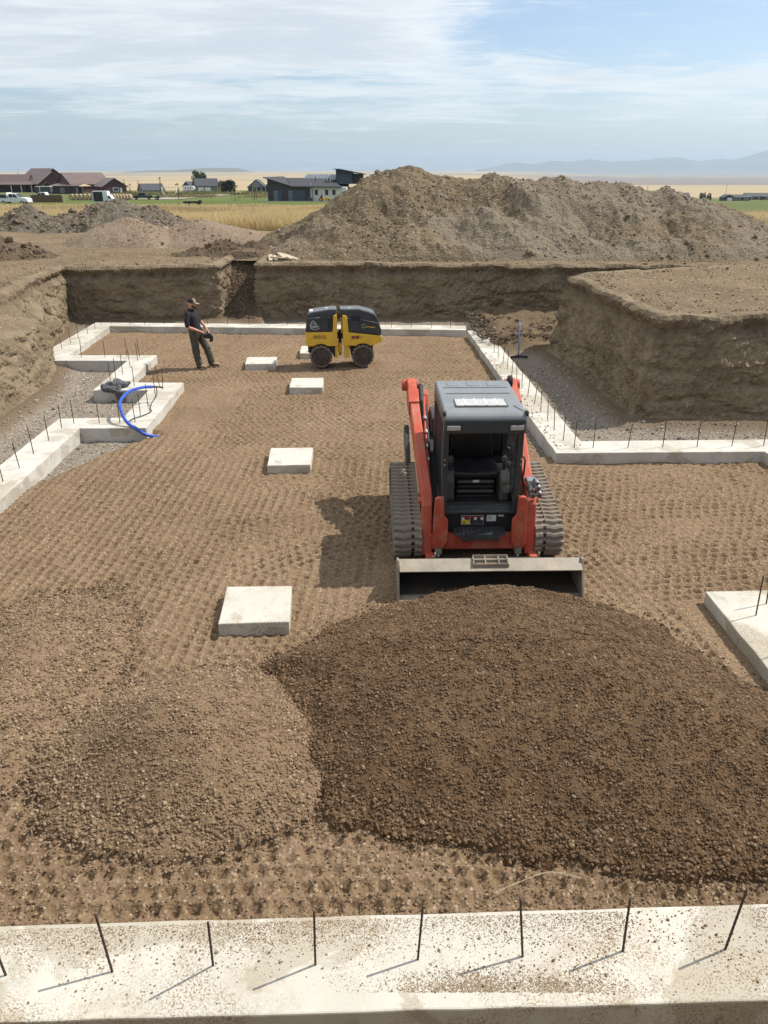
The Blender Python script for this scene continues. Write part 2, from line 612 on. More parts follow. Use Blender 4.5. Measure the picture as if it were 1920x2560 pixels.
# near ground with the pit cut out
ax = np.r_[np.arange(-62, -26, 2.5), np.arange(-26, 26, 0.2), np.arange(26, 63, 2.5)]
ay = np.r_[np.arange(-62, -4, 2.5), np.arange(-4, 14, 0.35), np.arange(14, 50, 0.2), np.arange(50, 72, 1.0)]
GX, GY = np.meshgrid(ax, ay)
GZ = ground_z(GX, GY)
ruts = sstep(27, 30, GY) * sstep(44, 38, GY) * sstep(-3, -6, GX)
GZ = GZ + ruts * 0.035 * np.sin(GY * 9 + 2.5 * fbm2(GX * 0.15, GY * 0.3, 2, 5)) * (0.5 + 0.5 * fbm2(GX * 0.5, GY * 0.5, 2, 8))
rut2 = inside(GX, GY, [(6, 17), (14, 17), (16, 25), (6, 24.5)])
GZ = GZ + rut2 * 0.05 * np.sin(GY * 11 + 0.8 * GX + 3 * fbm2(GX * 0.2, GY * 0.3, 2, 15)) * (0.5 + 0.5 * fbm2(GX * 0.4, GY * 0.6, 2, 18))
dl = poly_dist(GX, GY, LIP)
hid = inside(GX, GY, LIP) | (dl < 0.10)
fm = ~(hid[:-1, :-1] | hid[1:, :-1] | hid[:-1, 1:] | hid[1:, 1:])
V = np.stack([GX, GY, GZ], -1).reshape(-1, 3)
gold = sstep(42, 46, GY + 2.5 * fbm2(GX * 0.12, GY * 0.12, 3, 21)) * np.ones_like(GX)
gold = np.maximum(gold, sstep(19, 23, GX) * sstep(30, 36, GY))
me = grid_mesh('ground', V, len(ax), len(ay), fm, {'dry': gold.reshape(-1)})
M['near_ground'] = soil('trampled earth', [(0.150, 0.108, 0.064), (0.215, 0.157, 0.096), (0.285, 0.214, 0.138)], 0.45, 14, (0.46, 0.38, 0.28), 16, 0.18, 1.0, 0.08, attr=('dry', (0.42, 0.335, 0.18)))
tag(link_mesh('ground', me, M['near_ground']), kind='structure')

# far country, out to the horizon
az = np.r_[np.arange(-180, -46, 3.0), np.arange(-46, 46, 0.25), np.arange(46, 181, 3.0)]
rr = np.exp(np.linspace(math.log(52), math.log(28000), 240))
AZ, RR = np.meshgrid(np.radians(az), rr)
TX, TY = np.sin(AZ) * RR, np.cos(AZ) * RR
TZ = far_z(TX, TY)
roll = sstep(900, 2500, RR)
TZ = TZ + roll * 0.0011 * np.minimum(RR, 9000) * fbm2(TX / 900, TY / 900, 4, 31)
TZ = TZ - sstep(75, 52, RR) * 0.35
ratio = TX / np.maximum(TY, 1)
isr = sstep(0.12, 0.25, ratio)
bands = fbm2(TX / 1500 + 2, TY / 500, 3, 41)
strip = fbm2(TX / 5000, TY / 260 + 5, 3, 47)
cg = np.array([0.42, 0.335, 0.18])
cl = np.array([0.105, 0.135, 0.04])
clw = np.array([0.13, 0.145, 0.06])
csc = np.array([0.20, 0.185, 0.095])
cst = np.array([0.40, 0.315, 0.19])
cdk = np.array([0.20, 0.17, 0.14])
cpl = np.array([0.23, 0.185, 0.155])


def lerp(a, b, w):
    return a * (1 - w[..., None]) + b * w[..., None]


C = np.ones(TX.shape + (3,)) * cg
wob = 1 + 0.05 * fbm2(TX / 40, TY / 40, 3, 51)
D = TY * wob
C = lerp(C, csc * 0.9, sstep(88, 100, D))
C = lerp(C, cl, sstep(112, 122, D))
C = lerp(C, clw, sstep(215, 260, D) * (0.5 + 0.5 * fbm2(TX / 30, TY / 60, 3, 55)))
C = lerp(C, csc, sstep(300, 330, D) * (0.55 + 0.45 * fbm2(TX / 40, TY / 90, 3, 57)))
C = lerp(C, cst, sstep(560, 640, D))
far = sstep(560, 640, D)
C = lerp(C, cdk, far * sstep(0.18, 0.30, strip) * 0.75 * sstep(1500, 2500, D))
C = lerp(C, cst * 1.1, far * sstep(0.05, 0.3, bands) * 0.6)
C = lerp(C, csc * 0.8, far * sstep(0.25, 0.4, fbm2(TX / 200, TY / 60, 4, 61)) * 0.4 * sstep(1400, 900, D))
Cr = np.ones(TX.shape + (3,)) * cg
Cr = lerp(Cr, clw * 0.9, sstep(68, 90, D))
Cr = lerp(Cr, cl * 1.05, sstep(200, 300, D) * (0.6 + 0.4 * fbm2(TX / 60, TY / 100, 3, 63)))
Cr = lerp(Cr, csc, sstep(700, 820, D))
Cr = lerp(Cr, cst, sstep(850, 950, D))
Cr = lerp(Cr, cpl, sstep(3300, 3700, D + 500 * bands))
Cr = lerp(Cr, cdk, sstep(3600, 3900, D) * sstep(6500, 5000, D) * sstep(-0.2, 0.25, fbm2(TX / 1800, TY / 1500, 3, 67)))
Cr = lerp(Cr, cst * 1.05, sstep(7800, 8400, D) * sstep(0.05, 0.25, strip + 0.15))
Cr = lerp(Cr, cdk * 1.2, sstep(10500, 11500, D))
C = C * (1 - isr[..., None]) + Cr * isr[..., None]
C *= (1 + 0.12 * fbm2(TX / 12, TY / 30, 3, 71) * sstep(1200, 300, D))[..., None]
V = np.stack([TX, TY, TZ], -1).reshape(-1, 3)
me = grid_mesh('terrain', V, len(az), len(rr), None, {'Col': C.reshape(-1, 3)})
m, nt, b = mat_new('farmland')
a = N(nt, 'ShaderNodeAttribute', attribute_name='Col')
c = mix_node(nt, mapr(nt, noise_node(nt, 0.35, 6, 0.7), 0.35, 0.7, 0, 0.35), a.outputs['Color'], mix_node(nt, 0.5, a.outputs['Color'], (0.1, 0.09, 0.05)))
nt.links.new(c, b.inputs['Base Color'])
b.inputs['Roughness'].default_value = 1.0
b.inputs['Specular IOR Level'].default_value = 0.05
M['farmland'] = m
tag(link_mesh('terrain', me, m), kind='structure')

# mountains and the low mesa on the skyline
M['hill'] = soil('dry hillside', [(0.12, 0.11, 0.08), (0.16, 0.145, 0.105), (0.2, 0.18, 0.13)], 0.002, 0.01, bump=0.0)


def ridge(name, prof, Y0, depth, seed, rough):
    """skyline profile (x, height) as a mountain range with folded flanks"""
    xs = np.linspace(prof[0][0], prof[-1][0], 260)
    top = np.interp(xs, [p[0] for p in prof], [p[1] for p in prof])
    t = np.linspace(-1, 1, 41)
    X, T = np.meshgrid(xs, t)
    f = np.clip(1 - np.abs(T), 0, 1) ** 1.15
    Z = top[None, :] * f
    wid = (prof[-1][0] - prof[0][0]) / 14
    Z *= 1 + rough * fbm2(X / wid, T * 3 + 5, 5, seed) * (1 - f * 0.55)
    Yv = Y0 + T * depth
    me = grid_mesh(name, np.stack([X, Yv, Z - 30], -1).reshape(-1, 3), len(xs), len(t))
    return tag(link_mesh(name, me, M['hill']), kind='structure')


ridge('mountains', [(2300, 60), (2650, 110), (3000, 195), (3250, 215), (3600, 175), (4100, 262), (4500, 230), (5000, 280), (5500, 215), (6100, 265), (6650, 300), (7140, 320), (7630, 235), (8200, 320), (8450, 305), (9030, 410), (9700, 520), (11000, 560), (13000, 420)], 20500, 1900, 81, 0.35)
ridge('mesa', [(-2900, 10), (-2593, 32), (-2239, 40), (-1909, 58), (-1580, 58), (-1458, 30), (-1300, 8)], 9100, 500, 83, 0.12)

# ------------------------------------------------------------------ cut earth walls
def wall_mesh():
    pts = []
    n = len(PIT)
    for i in range(n):
        a, b = PIT[i], PIT[(i + 1) % n]
        L = max(math.hypot(b[0] - a[0], b[1] - a[1]), math.hypot(b[2] - a[2], b[3] - a[3]))
        vis = a[1] > 9 or b[1] > 9
        k = max(2, int(L / (0.05 if vis else 0.5)))
        for j in range(k):
            t = j / k
            pts.append([a[q] + (b[q] - a[q]) * t for q in range(4)])
    P = np.array(pts)
    m = len(P)
    # a little smoothing so corners are dug, not cut with a knife
    for _ in range(1):
        P = 0.5 * P + 0.25 * (np.roll(P, 1, 0) + np.roll(P, -1, 0))
    nxt, prv = np.roll(P[:, 2:], -1, 0), np.roll(P[:, 2:], 1, 0)
    T = nxt - prv
    T /= np.linalg.norm(T, axis=1)[:, None] + 1e-9
    NO = np.stack([-T[:, 1], T[:, 0]], -1)          # outward, away from the pit (outline runs clockwise)
    for _ in range(60):
        NO = 0.5 * NO + 0.25 * (np.roll(NO, 1, 0) + np.roll(NO, -1, 0))
    NO /= np.linalg.norm(NO, axis=1)[:, None] + 1e-9
    s = np.r_[0, np.cumsum(np.hypot(*(np.diff(P[:, :2] * 0.5 + P[:, 2:] * 0.5, axis=0).T)))]
    gz = ground_z(P[:, 2], P[:, 3])
    bench = sstep(23.6, 21.8, P[:, 3]) * (P[:, 0] < -5)
    rows = []
    hs = np.r_[np.linspace(0, 1, 42)]
    topc = []
    for h in hs:
        # profile along the face: with a ledge on the left bank
        led = np.interp(h, [0, 0.55, 0.68, 1.0], [0, 0.30, 0.72, 1.0])
        w = h * (1 - bench) + led * bench
        zz = -0.16 + (gz + 0.16 - 0.04) * (h * (1 - bench) + np.interp(h, [0, .55, .68, 1], [0, .70, .76, 1.0]) * bench)
        x = P[:, 0] + (P[:, 2] - P[:, 0]) * w
        y = P[:, 1] + (P[:, 3] - P[:, 1]) * w
        amp = np.sin(np.pi * min(1, 0.15 + h * 0.8)) if h < 0.9 else 0.6
        n1 = fbm2(s * 0.5, zz * 0.8 + 3, 3, 5)
        n2 = fbm2(s * 2.2 + 0.9 * zz, zz * 3.0, 4, 6)
        n3 = fbm2(s * 7 + 2 * n2, zz * 5.5, 3, 7)
        n4 = fbm2(s * 17, zz * 15, 2, 27)
        crease = 1 - np.abs(fbm2(s * 0.8 + 0.9 * zz + 4, zz * 2.0 - 0.6 * np.sin(s * 0.7), 3, 8)) * 2.4
        teeth = np.sin((s + 0.25 * zz + 0.15 * n1) * 6.283 / 0.17) * sstep(0.0, 0.35, fbm2(s * 0.45 + 9, zz * 0.6, 2, 29))
        dsp = 0.016 * teeth + amp * (0.11 * n1 + 0.075 * n2) + 0.05 * n3 + 0.035 * n4 + amp * 0.09 * np.clip(crease, 0, 1) ** 3
        # loose earth gathers at the foot, the lip is crumbled
        dsp = dsp - 0.24 * (1 - sstep(0.0, 0.13, np.full_like(s, h))) * (0.4 + 0.6 * vn2(s * 1.1, s * 0, 12))
        dsp = dsp + (0.09 * sstep(0.80, 0.90, np.full_like(s, h)) - 0.13 * sstep(0.90, 1.0, np.full_like(s, h))) * (0.3 + vn2(s * 1.6, s * 0, 28))
        topc.append(sstep(0.78, 0.9, np.full_like(s, h) + 0.10 * n2) * (0.55 + 0.3 * n3))
        rows.append(np.stack([x + NO[:, 0] * dsp, y + NO[:, 1] * dsp, zz + 0.05 * n2 * amp], -1))
    for off, up in ((0.04, 0.04), (0.16, 0.06), (0.32, 0.04), (0.52, -0.07)):
        topc.append(np.zeros_like(s))
        x, y = P[:, 2] + NO[:, 0] * (off + 0.02), P[:, 3] + NO[:, 1] * (off + 0.02)
        rows.append(np.stack([x, y, ground_z(x, y) + up + (0.05 if off < .7 else 0.0) * fbm2(x * 2.5, y * 2.5, 3, 10)], -1))
    V = np.concatenate([np.vstack([r, r[:1]]) for r in rows])
    # the face is darker towards the lip: the material mixes this in by 'top'
    tc_ = np.clip(np.concatenate([np.r_[t, t[:1]] for t in topc]), 0, 1)
    return grid_mesh('pit_wall', V, m + 1, len(rows), None, {'top': tc_}, smooth=False)


pw = tag(link_mesh('pit_wall', wall_mesh(), M['bank']), kind='structure')

# ground at the foot of the walls: drain gravel
bx_, by_ = np.arange(-12.6, 15.5, 0.12), np.arange(0.5, 30.2, 0.12)
BX, BY = np.meshgrid(bx_, by_)
BZ = -0.12 + 0.03 * fbm2(BX * 1.5, BY * 1.5, 4, 13) + 0.015 * fbm2(BX * 6, BY * 6, 2, 14)
wd = poly_dist(BX, BY, BASE)
BZ = BZ + 0.16 * sstep(0.6, 0.0, wd) + 0.10 * sstep(25.7, 26.4, BY) * sstep(-4, -6, BX)
# the raised earth shelf beyond the right hand footing and the fill in the notch
sh = inside(BX, BY, [(2.62, 21.6), (2.6, 27.6), (11, 26.5), (11, 24.3), (5.2, 22.8), (4.5, 21.9), (3.6, 21.3), (3.0, 21.0)])
shd = poly_dist(BX, BY, [(2.62, 21.6), (2.6, 27.6), (11, 26.5), (11, 24.3), (5.2, 22.8), (4.5, 21.9), (3.6, 21.3), (3.0, 21.0)])
shelf = np.where(sh, sstep(0, 0.75, shd), 0)
BZ = BZ + shelf * (0.40 + 0.22 * fbm2(BX * 1.3, BY * 1.3, 4, 19) + 0.10 * fbm2(BX * 5, BY * 5, 3, 20)) * sstep(20.9, 23.2, BY + 0.4 * (BX - 2.6))
notch = sstep(-5.75, -5.45, BX) * sstep(-4.2, -4.5, BX) * sstep(26.5, 29.5, BY)
NZ = np.interp(BY, [26.0, 26.9, 29.6, 30.2], [0, 0.1, 1.9, 2.05]) + 0.12 * fbm2(BX * 2.2, BY * 2.2, 4, 23)
nm = (BX > -5.8) & (BX < -4.1) & (BY > 26.5)
BZ = np.where(nm, np.maximum(BZ, NZ), BZ)
brown = np.clip(shelf * 1.3 + nm * 1.0 + 0.9 * sstep(0.55, 0.15, wd), 0, 1)
me = grid_mesh('pit_floor', np.stack([BX, BY, BZ], -1).reshape(-1, 3), len(bx_), len(by_), None, {'dry': brown.reshape(-1)})
M['pit_floor'] = soil('drain gravel and earth', [(0.20, 0.165, 0.13), (0.25, 0.21, 0.165), (0.31, 0.265, 0.215)], 0.8, 24, (0.55, 0.49, 0.42), 26, 0.35, 1.0, 0.03, attr=('dry', (0.150, 0.106, 0.064)))
tag(link_mesh('pit_floor', me, M['pit_floor']), kind='structure')

# ------------------------------------------------------------------ rolled gravel floor
FLOOR = [(-9.1, 25.25), (2.72, 24.6), (2.8, 13.15), (7.35, 13.2), (7.35, 3.3), (-6.0, 3.2), (-6.15, 14.6), (-4.9, 14.62), (-5.0, 17.4), (-6.3, 17.4), (-6.4, 20.35), (-8.9, 20.35)]
ys = [3.2]
while ys[-1] < 25.4:
    ys.append(ys[-1] + 0.0165 + (ys[-1] - 3.2) * 0.00125)
ys = np.array(ys)
NXF = 560
xl = np.interp(ys, [3.2, 10, 25.4], [-4.6, -6.6, -9.6])
xr = np.interp(ys, [3.2, 13.5, 25.4], [5.4, 7.6, 3.2])
FX = xl[:, None] + (xr - xl)[:, None] * np.linspace(0, 1, NXF)[None, :]
FY = np.repeat(ys[:, None], NXF, 1)


HEAP = [(0.75, 8.5), (0.25, 7.95), (-0.45, 7.45), (-1.2, 6.75), (-0.95, 5.9), (-0.62, 5.0), (-0.45, 4.4), (1.2, 4.22), (2.2, 4.0), (4.3, 4.05), (4.6, 5.1), (3.5, 6.4), (3.05, 7.4), (2.4, 8.0), (2.0, 8.5)]


def heap_big(x, y):
    """moist gravel just tipped in front of the loader bucket"""
    d = np.where(inside(x, y, HEAP), 1.0, -1.0) * poly_dist(x, y, HEAP)
    d = d + 0.16 * fbm2(x * 1.1, y * 1.1, 3, 91) + 0.07 * fbm2(x * 5, y * 5, 3, 92)
    h = 0.46 * np.clip(d + 0.05, 0, 2.2) ** 1.08
    # flattened, uneven crown; lower where the bucket pushes into it
    h = 0.92 * (1 - np.exp(-h / 0.72))
    cap = 0.37 + 0.52 * sstep(7.9, 6.0, y) - 0.24 * np.abs(x - 1.2 + 0.1 * fbm2(x * 3, y * 3, 2, 97)) * sstep(6.2, 7.8, y)
    h = np.minimum(h, np.maximum(cap, 0.05))
    return h * (1 - sstep(7.75, 8.5, y))


def heap_left(x, y):
    e = 0.12 * fbm2(x * 0.9, y * 0.9, 2, 93)
    a = np.hypot((x + 1.75) / 1.52, (y - 5.40) / 1.36) + 0.5 * e + 0.05 * fbm2(x * 4, y * 4, 3, 94) * sstep(0.4, 0.9, np.hypot((x + 1.75) / 1.52, (y - 5.4) / 1.36))
    return 0.50 * np.clip(1 - a * a, 0, 1) ** 2.2


def heap_west(x, y):
    e = 0.2 * fbm2(x * 0.9, y * 0.9, 3, 95)
    a = np.hypot((x + 3.7) / 1.25, (y - 6.5) / 2.1) + 0.5 * e + 0.12 * fbm2(x * 3, y * 3, 3, 96)
    return 0.24 * np.clip(1 - a, 0, 1) ** 1.35


PASSES = []           # roller passes, older first: (polyline, width)


def lane(p, w=0.84):
    PASSES.append((p, w))


for i in range(7):    # long passes up the west side
    x0 = -5.7 + i * 0.80
    lane([(x0 + 0.1, 3.4), (x0 + 0.25 + 0.03 * i, 9.5), (x0 + 0.2 + 0.1 * i, 17.5 if i > 2 else 14.2)])
for i in range(13):   # cross passes over the middle
    y0 = 13.4 + i * 0.82
    lane([(-2.9 + 0.25 * math.sin(i * 2.1), y0 - 0.1), (0.2, y0 + 0.12 * math.sin(i * 1.7)), (2.7, y0 + 0.1)])
for i in range(8):    # far west bay
    lane([(-7.8 + i * 0.7, 18.2 + 0.4 * (i % 3)), (-6.6 + i * 0.66, 24.6)])
for i in range(4):
    lane([(-6.0, 18.3 + i * 0.5), (-3.2, 18.6 + i * 0.42), (-0.5, 18.4 + i * 0.55)])
for i in range(6):    # east bay with turning arcs
    y0 = 8.4 + i * 0.78
    lane([(2.1, y0 - 0.15), (4.2, y0 + 0.1), (6.2 + 0.1 * i, y0 + 0.25)])
for i in range(3):
    r_ = 1.7 + i * 0.8
    lane([(4.4 + r_ * math.cos(t), 10.3 + r_ * 0.95 * math.sin(t)) for t in np.linspace(-1.5, 1.2, 14)])
lane([(-1.6, 9.0), (-0.9, 9.6), (0.2, 10.1)])
lane([(-2.0, 9.9), (-0.8, 10.7), (0.4, 10.9)])
lane([(-1.9, 12.0), (-0.5, 11.8), (0.5, 11.2)])
lane([(2.7, 9.0), (3.05, 7.4), (3.35, 5.2)])
lane([(-1.4, 6.95), (0.4, 7.1)])
lane([(-4.3, 3.95), (0, 4.05), (4.5, 4.2)])
lane([(-1.2, 4.6), (0.6, 4.3), (2.0, 4.15)], 0.56)


def lane_height(X, Y):
    """padfoot roller prints: staggered rows of dents with ridges pushed up between the passes"""
    H = np.zeros_like(X)
    for k, (pl, w) in enumerate(PASSES):
        xs, ysq = [p[0] for p in pl], [p[1] for p in pl]
        bb = (X > min(xs) - w) & (X < max(xs) + w) & (Y > min(ysq) - w) & (Y < max(ysq) + w)
        if not bb.any():
            continue
        x, y = X[bb], Y[bb]
        best = np.full(x.shape, 1e9)
        U = np.zeros_like(x)
        W = np.zeros_like(x)
        acc = 0.0
        for (x0, y0), (x1, y1) in zip(pl[:-1], pl[1:]):
            ex, ey = x1 - x0, y1 - y0
            L = math.hypot(ex, ey)
            ex, ey = ex / L, ey / L
            u = (x - x0) * ex + (y - y0) * ey
            v = -(x - x0) * ey + (y - y0) * ex
            uc = np.clip(u, 0, L)
            d = np.hypot(v, u - uc)
            s_ = d < best
            best = np.where(s_, d, best)
            U = np.where(s_, u + acc, U)
            W = np.where(s_, v, W)
            acc += L
        W = W + 0.02 * fbm2(U * 2, W * 2 + k, 3, 101 + k)
        U = U + 0.03 * fbm2(U * 1.3 + 5, W * 2 + k, 2, 151 + k)
        inn = sstep(w / 2 + 0.02, w / 2 - 0.04, best)
        row = np.floor(W / 0.14 + 50)
        pv = (W / 0.14 + 50) - row - 0.5
        pu = U / 0.142 + 0.5 * (row % 2) + 0.23 * k
        cell = np.floor(pu)
        pu = pu - cell - 0.5
        rnd = _hash(row, cell, np.full_like(row, k), 5)
        pit = sstep(0.33, 0.23, np.abs(pu + 0.08 * (rnd - 0.5))) * sstep(0.32, 0.22, np.abs(pv + 0.08 * (0.5 - rnd)))
        wear = 0.42 + 0.58 * sstep(-0.3, 0.15, fbm2(x * 0.7, y * 0.7, 3, 111 + k))
        h = -0.068 * pit * (0.35 + 0.65 * rnd) * wear + 0.006 * sstep(0.3, 0.5, np.abs(pv)) - 0.012
        H[bb] = H[bb] * (1 - inn * 0.82) + h * inn
    return H


def floor_z(X, Y):
    z = 0.02 * fbm2(X * 0.4, Y * 0.4, 3, 121) + 0.012 * fbm2(X * 4, Y * 4, 3, 123) + 0.008 * fbm2(X * 16, Y * 16, 2, 125)
    # bare pocket by the stepped footing, and a slack along the footings
    pocket = sstep(0.0, 0.55, (X + 0.15 * fbm2(X * 2, Y * 2, 3, 131)) * 0.0 + ((Y - 11.6) - (X + 5.75) * 2.1) * 0.38)
    pk = pocket * sstep(-4.25, -4.65, X) * sstep(11.4, 11.9, Y) * (Y < 14.7)
    z = z - 0.30 * pk
    ed = poly_dist(X, Y, FLOOR)
    z = z - 0.06 * sstep(0.75, 0.45, ed) * (0.5 + 0.5 * fbm2(X * 1.5, Y * 1.5, 2, 133))
    return z


def floor_full(X, Y):
    k = heap_big(X, Y) + heap_left(X, Y) + heap_west(X, Y)
    pk = sstep(-0.02, -0.12, floor_z(X, Y))
    return floor_z(X, Y) + lane_height(X, Y) * sstep(0.05, 0.005, k) * (1 - pk)


FZ = floor_full(FX, FY)
fin = inside(FX, FY, FLOOR)
fmask = fin[:-1, :-1] | fin[1:, 1:]
me = grid_mesh('gravel_floor', np.stack([FX, FY, FZ], -1).reshape(-1, 3), NXF, len(ys), fmask)
tag(link_mesh('gravel_floor', me, M['gravel']), kind='structure')


# ------------------------------------------------------------------ stones by geometry nodes
def scatter_tree(name, mat, rough, subd, flat=0.75):
    g = bpy.data.node_groups.new(name, 'GeometryNodeTree')
    g.interface.new_socket('Geometry', in_out='INPUT', socket_type='NodeSocketGeometry')
    g.interface.new_socket('Geometry', in_out='OUTPUT', socket_type='NodeSocketGeometry')
    gi, go = g.nodes.new('NodeGroupInput'), g.nodes.new('NodeGroupOutput')
    iop = g.nodes.new('GeometryNodeInstanceOnPoints')
    join = g.nodes.new('GeometryNodeJoinGeometry')
    for k in range(4):
        ico = g.nodes.new('GeometryNodeMeshIcoSphere')
        ico.inputs['Radius'].default_value = 1.0
        ico.inputs['Subdivisions'].default_value = subd
        pos = g.nodes.new('GeometryNodeInputPosition')
        nz = g.nodes.new('ShaderNodeTexNoise')
        nz.noise_dimensions = '4D'
        nz.inputs['Scale'].default_value = 0.9
        nz.inputs['Detail'].default_value = 2
        nz.inputs['W'].default_value = 3.1 * k + 1
        g.links.new(pos.outputs[0], nz.inputs['Vector'])
        sub = g.nodes.new('ShaderNodeVectorMath')
        sub.operation = 'SUBTRACT'
        sub.inputs[1].default_value = (0.5, 0.5, 0.5)
        g.links.new(nz.outputs['Color'], sub.inputs[0])
        mul = g.nodes.new('ShaderNodeVectorMath')
        mul.operation = 'SCALE'
        mul.inputs['Scale'].default_value = rough
        g.links.new(sub.outputs[0], mul.inputs[0])
        sp = g.nodes.new('GeometryNodeSetPosition')
        g.links.new(ico.outputs['Mesh'], sp.inputs['Geometry'])
        g.links.new(mul.outputs[0], sp.inputs['Offset'])
        tr = g.nodes.new('GeometryNodeTransform')
        tr.inputs['Scale'].default_value = (1.15 - 0.1 * k, 0.85 + 0.05 * k, flat - 0.06 * k)
        g.links.new(sp.outputs[0], tr.inputs[0])
        sm = g.nodes.new('GeometryNodeSetMaterial')
        sm.inputs['Material'].default_value = mat
        g.links.new(tr.outputs[0], sm.inputs['Geometry'])
        ti = g.nodes.new('GeometryNodeGeometryToInstance')
        g.links.new(sm.outputs[0], ti.inputs[0])
        g.links.new(ti.outputs[0], join.inputs[0])
    g.links.new(gi.outputs[0], iop.inputs['Points'])
    g.links.new(join.outputs[0], iop.inputs['Instance'])
    iop.inputs['Pick Instance'].default_value = True
    for nm, tp, sock in (('rot', 'FLOAT_VECTOR', 'Rotation'), ('sc', 'FLOAT', 'Scale'), ('pick', 'INT', 'Instance Index')):
        at = g.nodes.new('GeometryNodeInputNamedAttribute')
        at.data_type = tp
        at.inputs['Name'].default_value = nm
        g.links.new(at.outputs['Attribute'], iop.inputs[sock])
    g.links.new(iop.outputs[0], go.inputs[0])
    return g


TREES = {}


def scatter(name, P, size, mat, parent=None, rough=0.9, subd=1, tilt=0.6):
    n = len(P)
    key = (mat.name, rough, subd)
    if key not in TREES:
        TREES[key] = scatter_tree(name + ' nodes', mat, rough, subd)
    me = bpy.data.meshes.new(name)
    me.vertices.add(n)
    me.vertices.foreach_set('co', np.ascontiguousarray(P, np.float32).ravel())
    rot = np.stack([RNG.normal(0, tilt, n), RNG.normal(0, tilt, n), RNG.uniform(0, 6.28, n)], -1)
    me.attributes.new('rot', 'FLOAT_VECTOR', 'POINT').data.foreach_set('vector', rot.astype(np.float32).ravel())
    me.attributes.new('sc', 'FLOAT', 'POINT').data.foreach_set('value', np.asarray(size, np.float32))
    me.attributes.new('pick', 'INT', 'POINT').data.foreach_set('value', RNG.integers(0, 4, n).astype(np.int32))
    o = link_mesh(name, me, mat, parent)
    md = o.modifiers.new('scatter', 'NODES')
    md.node_group = TREES[key]
    tag(o, kind='stuff')
    return o


def sizes(n, lo, mean, hi):
    return np.clip(mean * np.exp(RNG.normal(0, 0.38, n)), lo, hi)


def heap_obj(name, fn, x0, x1, y0, y1, step, mat, label, stmat, dens, mean, skip=None):
    hx, hy = np.arange(x0, x1, step), np.arange(y0, y1, step)
    X, Y = np.meshgrid(hx, hy)
    h = fn(X, Y)
    rough = sstep(0, 0.06, h)
    Z = floor_z(X, Y) + h - 0.13 * (1 - sstep(0, 0.03, h)) + rough * (0.018 * fbm2(X * 5, Y * 5, 3, 141) + 0.012 * fbm2(X * 18, Y * 18, 2, 143))
    keep = (h[:-1, :-1] > 0.002) | (h[1:, 1:] > 0.002)
    cx, cy = (x0 + x1) / 2, (y0 + y1) / 2
    me = grid_mesh(name, np.stack([X - cx, Y - cy, Z], -1).reshape(-1, 3), len(hx), len(hy), keep)
    o = link_mesh(name, me, mat)
    o.location = (cx, cy, 0)
    tag(o, label, 'gravel heap')
    n = int((x1 - x0) * (y1 - y0) * dens)
    px, py = RNG.uniform(x0, x1, n), RNG.uniform(y0, y1, n)
    hh = fn(px, py)
    ok = RNG.uniform(0, 1, n) < np.clip(hh / 0.07, 0, 1) ** 0.8
    if skip is not None:
        ok &= ~skip(px, py)
    px, py, hh = px[ok], py[ok], hh[ok]
    sz = sizes(len(px), 0.0035, mean, 0.023)
    # coarser stones roll to the foot of the heap
    sz *= 0.85 + 0.35 * sstep(0.25, 0.05, hh)
    pz = floor_z(px, py) + hh + 0.018 * fbm2(px * 5, py * 5, 3, 141) + sz * 0.25
    s_ = scatter('stones', np.stack([px - cx, py - cy, pz], -1), sz, stmat, o)
    return o


heap_obj('gravel_heap', heap_big, -1.6, 5.0, 3.5, 9.0, 0.04, M['wet_gravel'], 'big dark moist gravel heap pushed up in front of the loader bucket', M['st_brown'], 4300, 0.0092, lambda x, y: y > 8.55)
heap_obj('gravel_heap', heap_left, -3.4, -0.1, 3.5, 7.0, 0.04, M['mid_gravel'], 'low brown gravel heap left of the big dark one, near the front footing', M['st_mid'], 3600, 0.0092)
heap_obj('gravel_heap', heap_west, -5.4, -2.2, 3.9, 9.2, 0.04, M['dry_gravel'], 'flat pale gravel heap cut off by the left edge of the photo', M['st_mid'], 2600, 0.0088)

# spilled stones thinning out round the heaps
for fn_, bx4, mt_, cnt in ((heap_big, (-2.2, 5.2, 3.5, 8.7), M['st_brown'], 90000), (heap_left, (-3.9, 0.2, 3.5, 7.4), M['st_mid'], 42000), (heap_west, (-5.4, -2.0, 3.6, 9.4), M['st_mid'], 42000)):
    px, py = RNG.uniform(bx4[0], bx4[1], cnt), RNG.uniform(bx4[2], bx4[3], cnt)
    near_ = np.max(np.stack([fn_(px + 0.28 * math.cos(t), py + 0.28 * math.sin(t)) for t in np.linspace(0, 6.283, 9)[:-1]]), 0)
    near2 = np.max(np.stack([fn_(px + 0.11 * math.cos(t), py + 0.11 * math.sin(t)) for t in np.linspace(0, 6.283, 9)[:-1]]), 0)
    pr_ = 0.10 * (near_ > 0.02) + 0.45 * (near2 > 0.02)
    ok = (fn_(px, py) < 0.03) & (RNG.uniform(0, 1, cnt) < pr_ * (0.25 + 0.75 * sstep(3.95, 4.4, py + 0.4 * (px > 2.2)))) & inside(px, py, FLOOR)
    px, py = px[ok], py[ok]
    sz = sizes(len(px), 0.0035, 0.0088, 0.022)
    scatter('loose_gravel', np.stack([px, py, floor_full(px, py) + sz * 0.3], -1), sz, mt_)
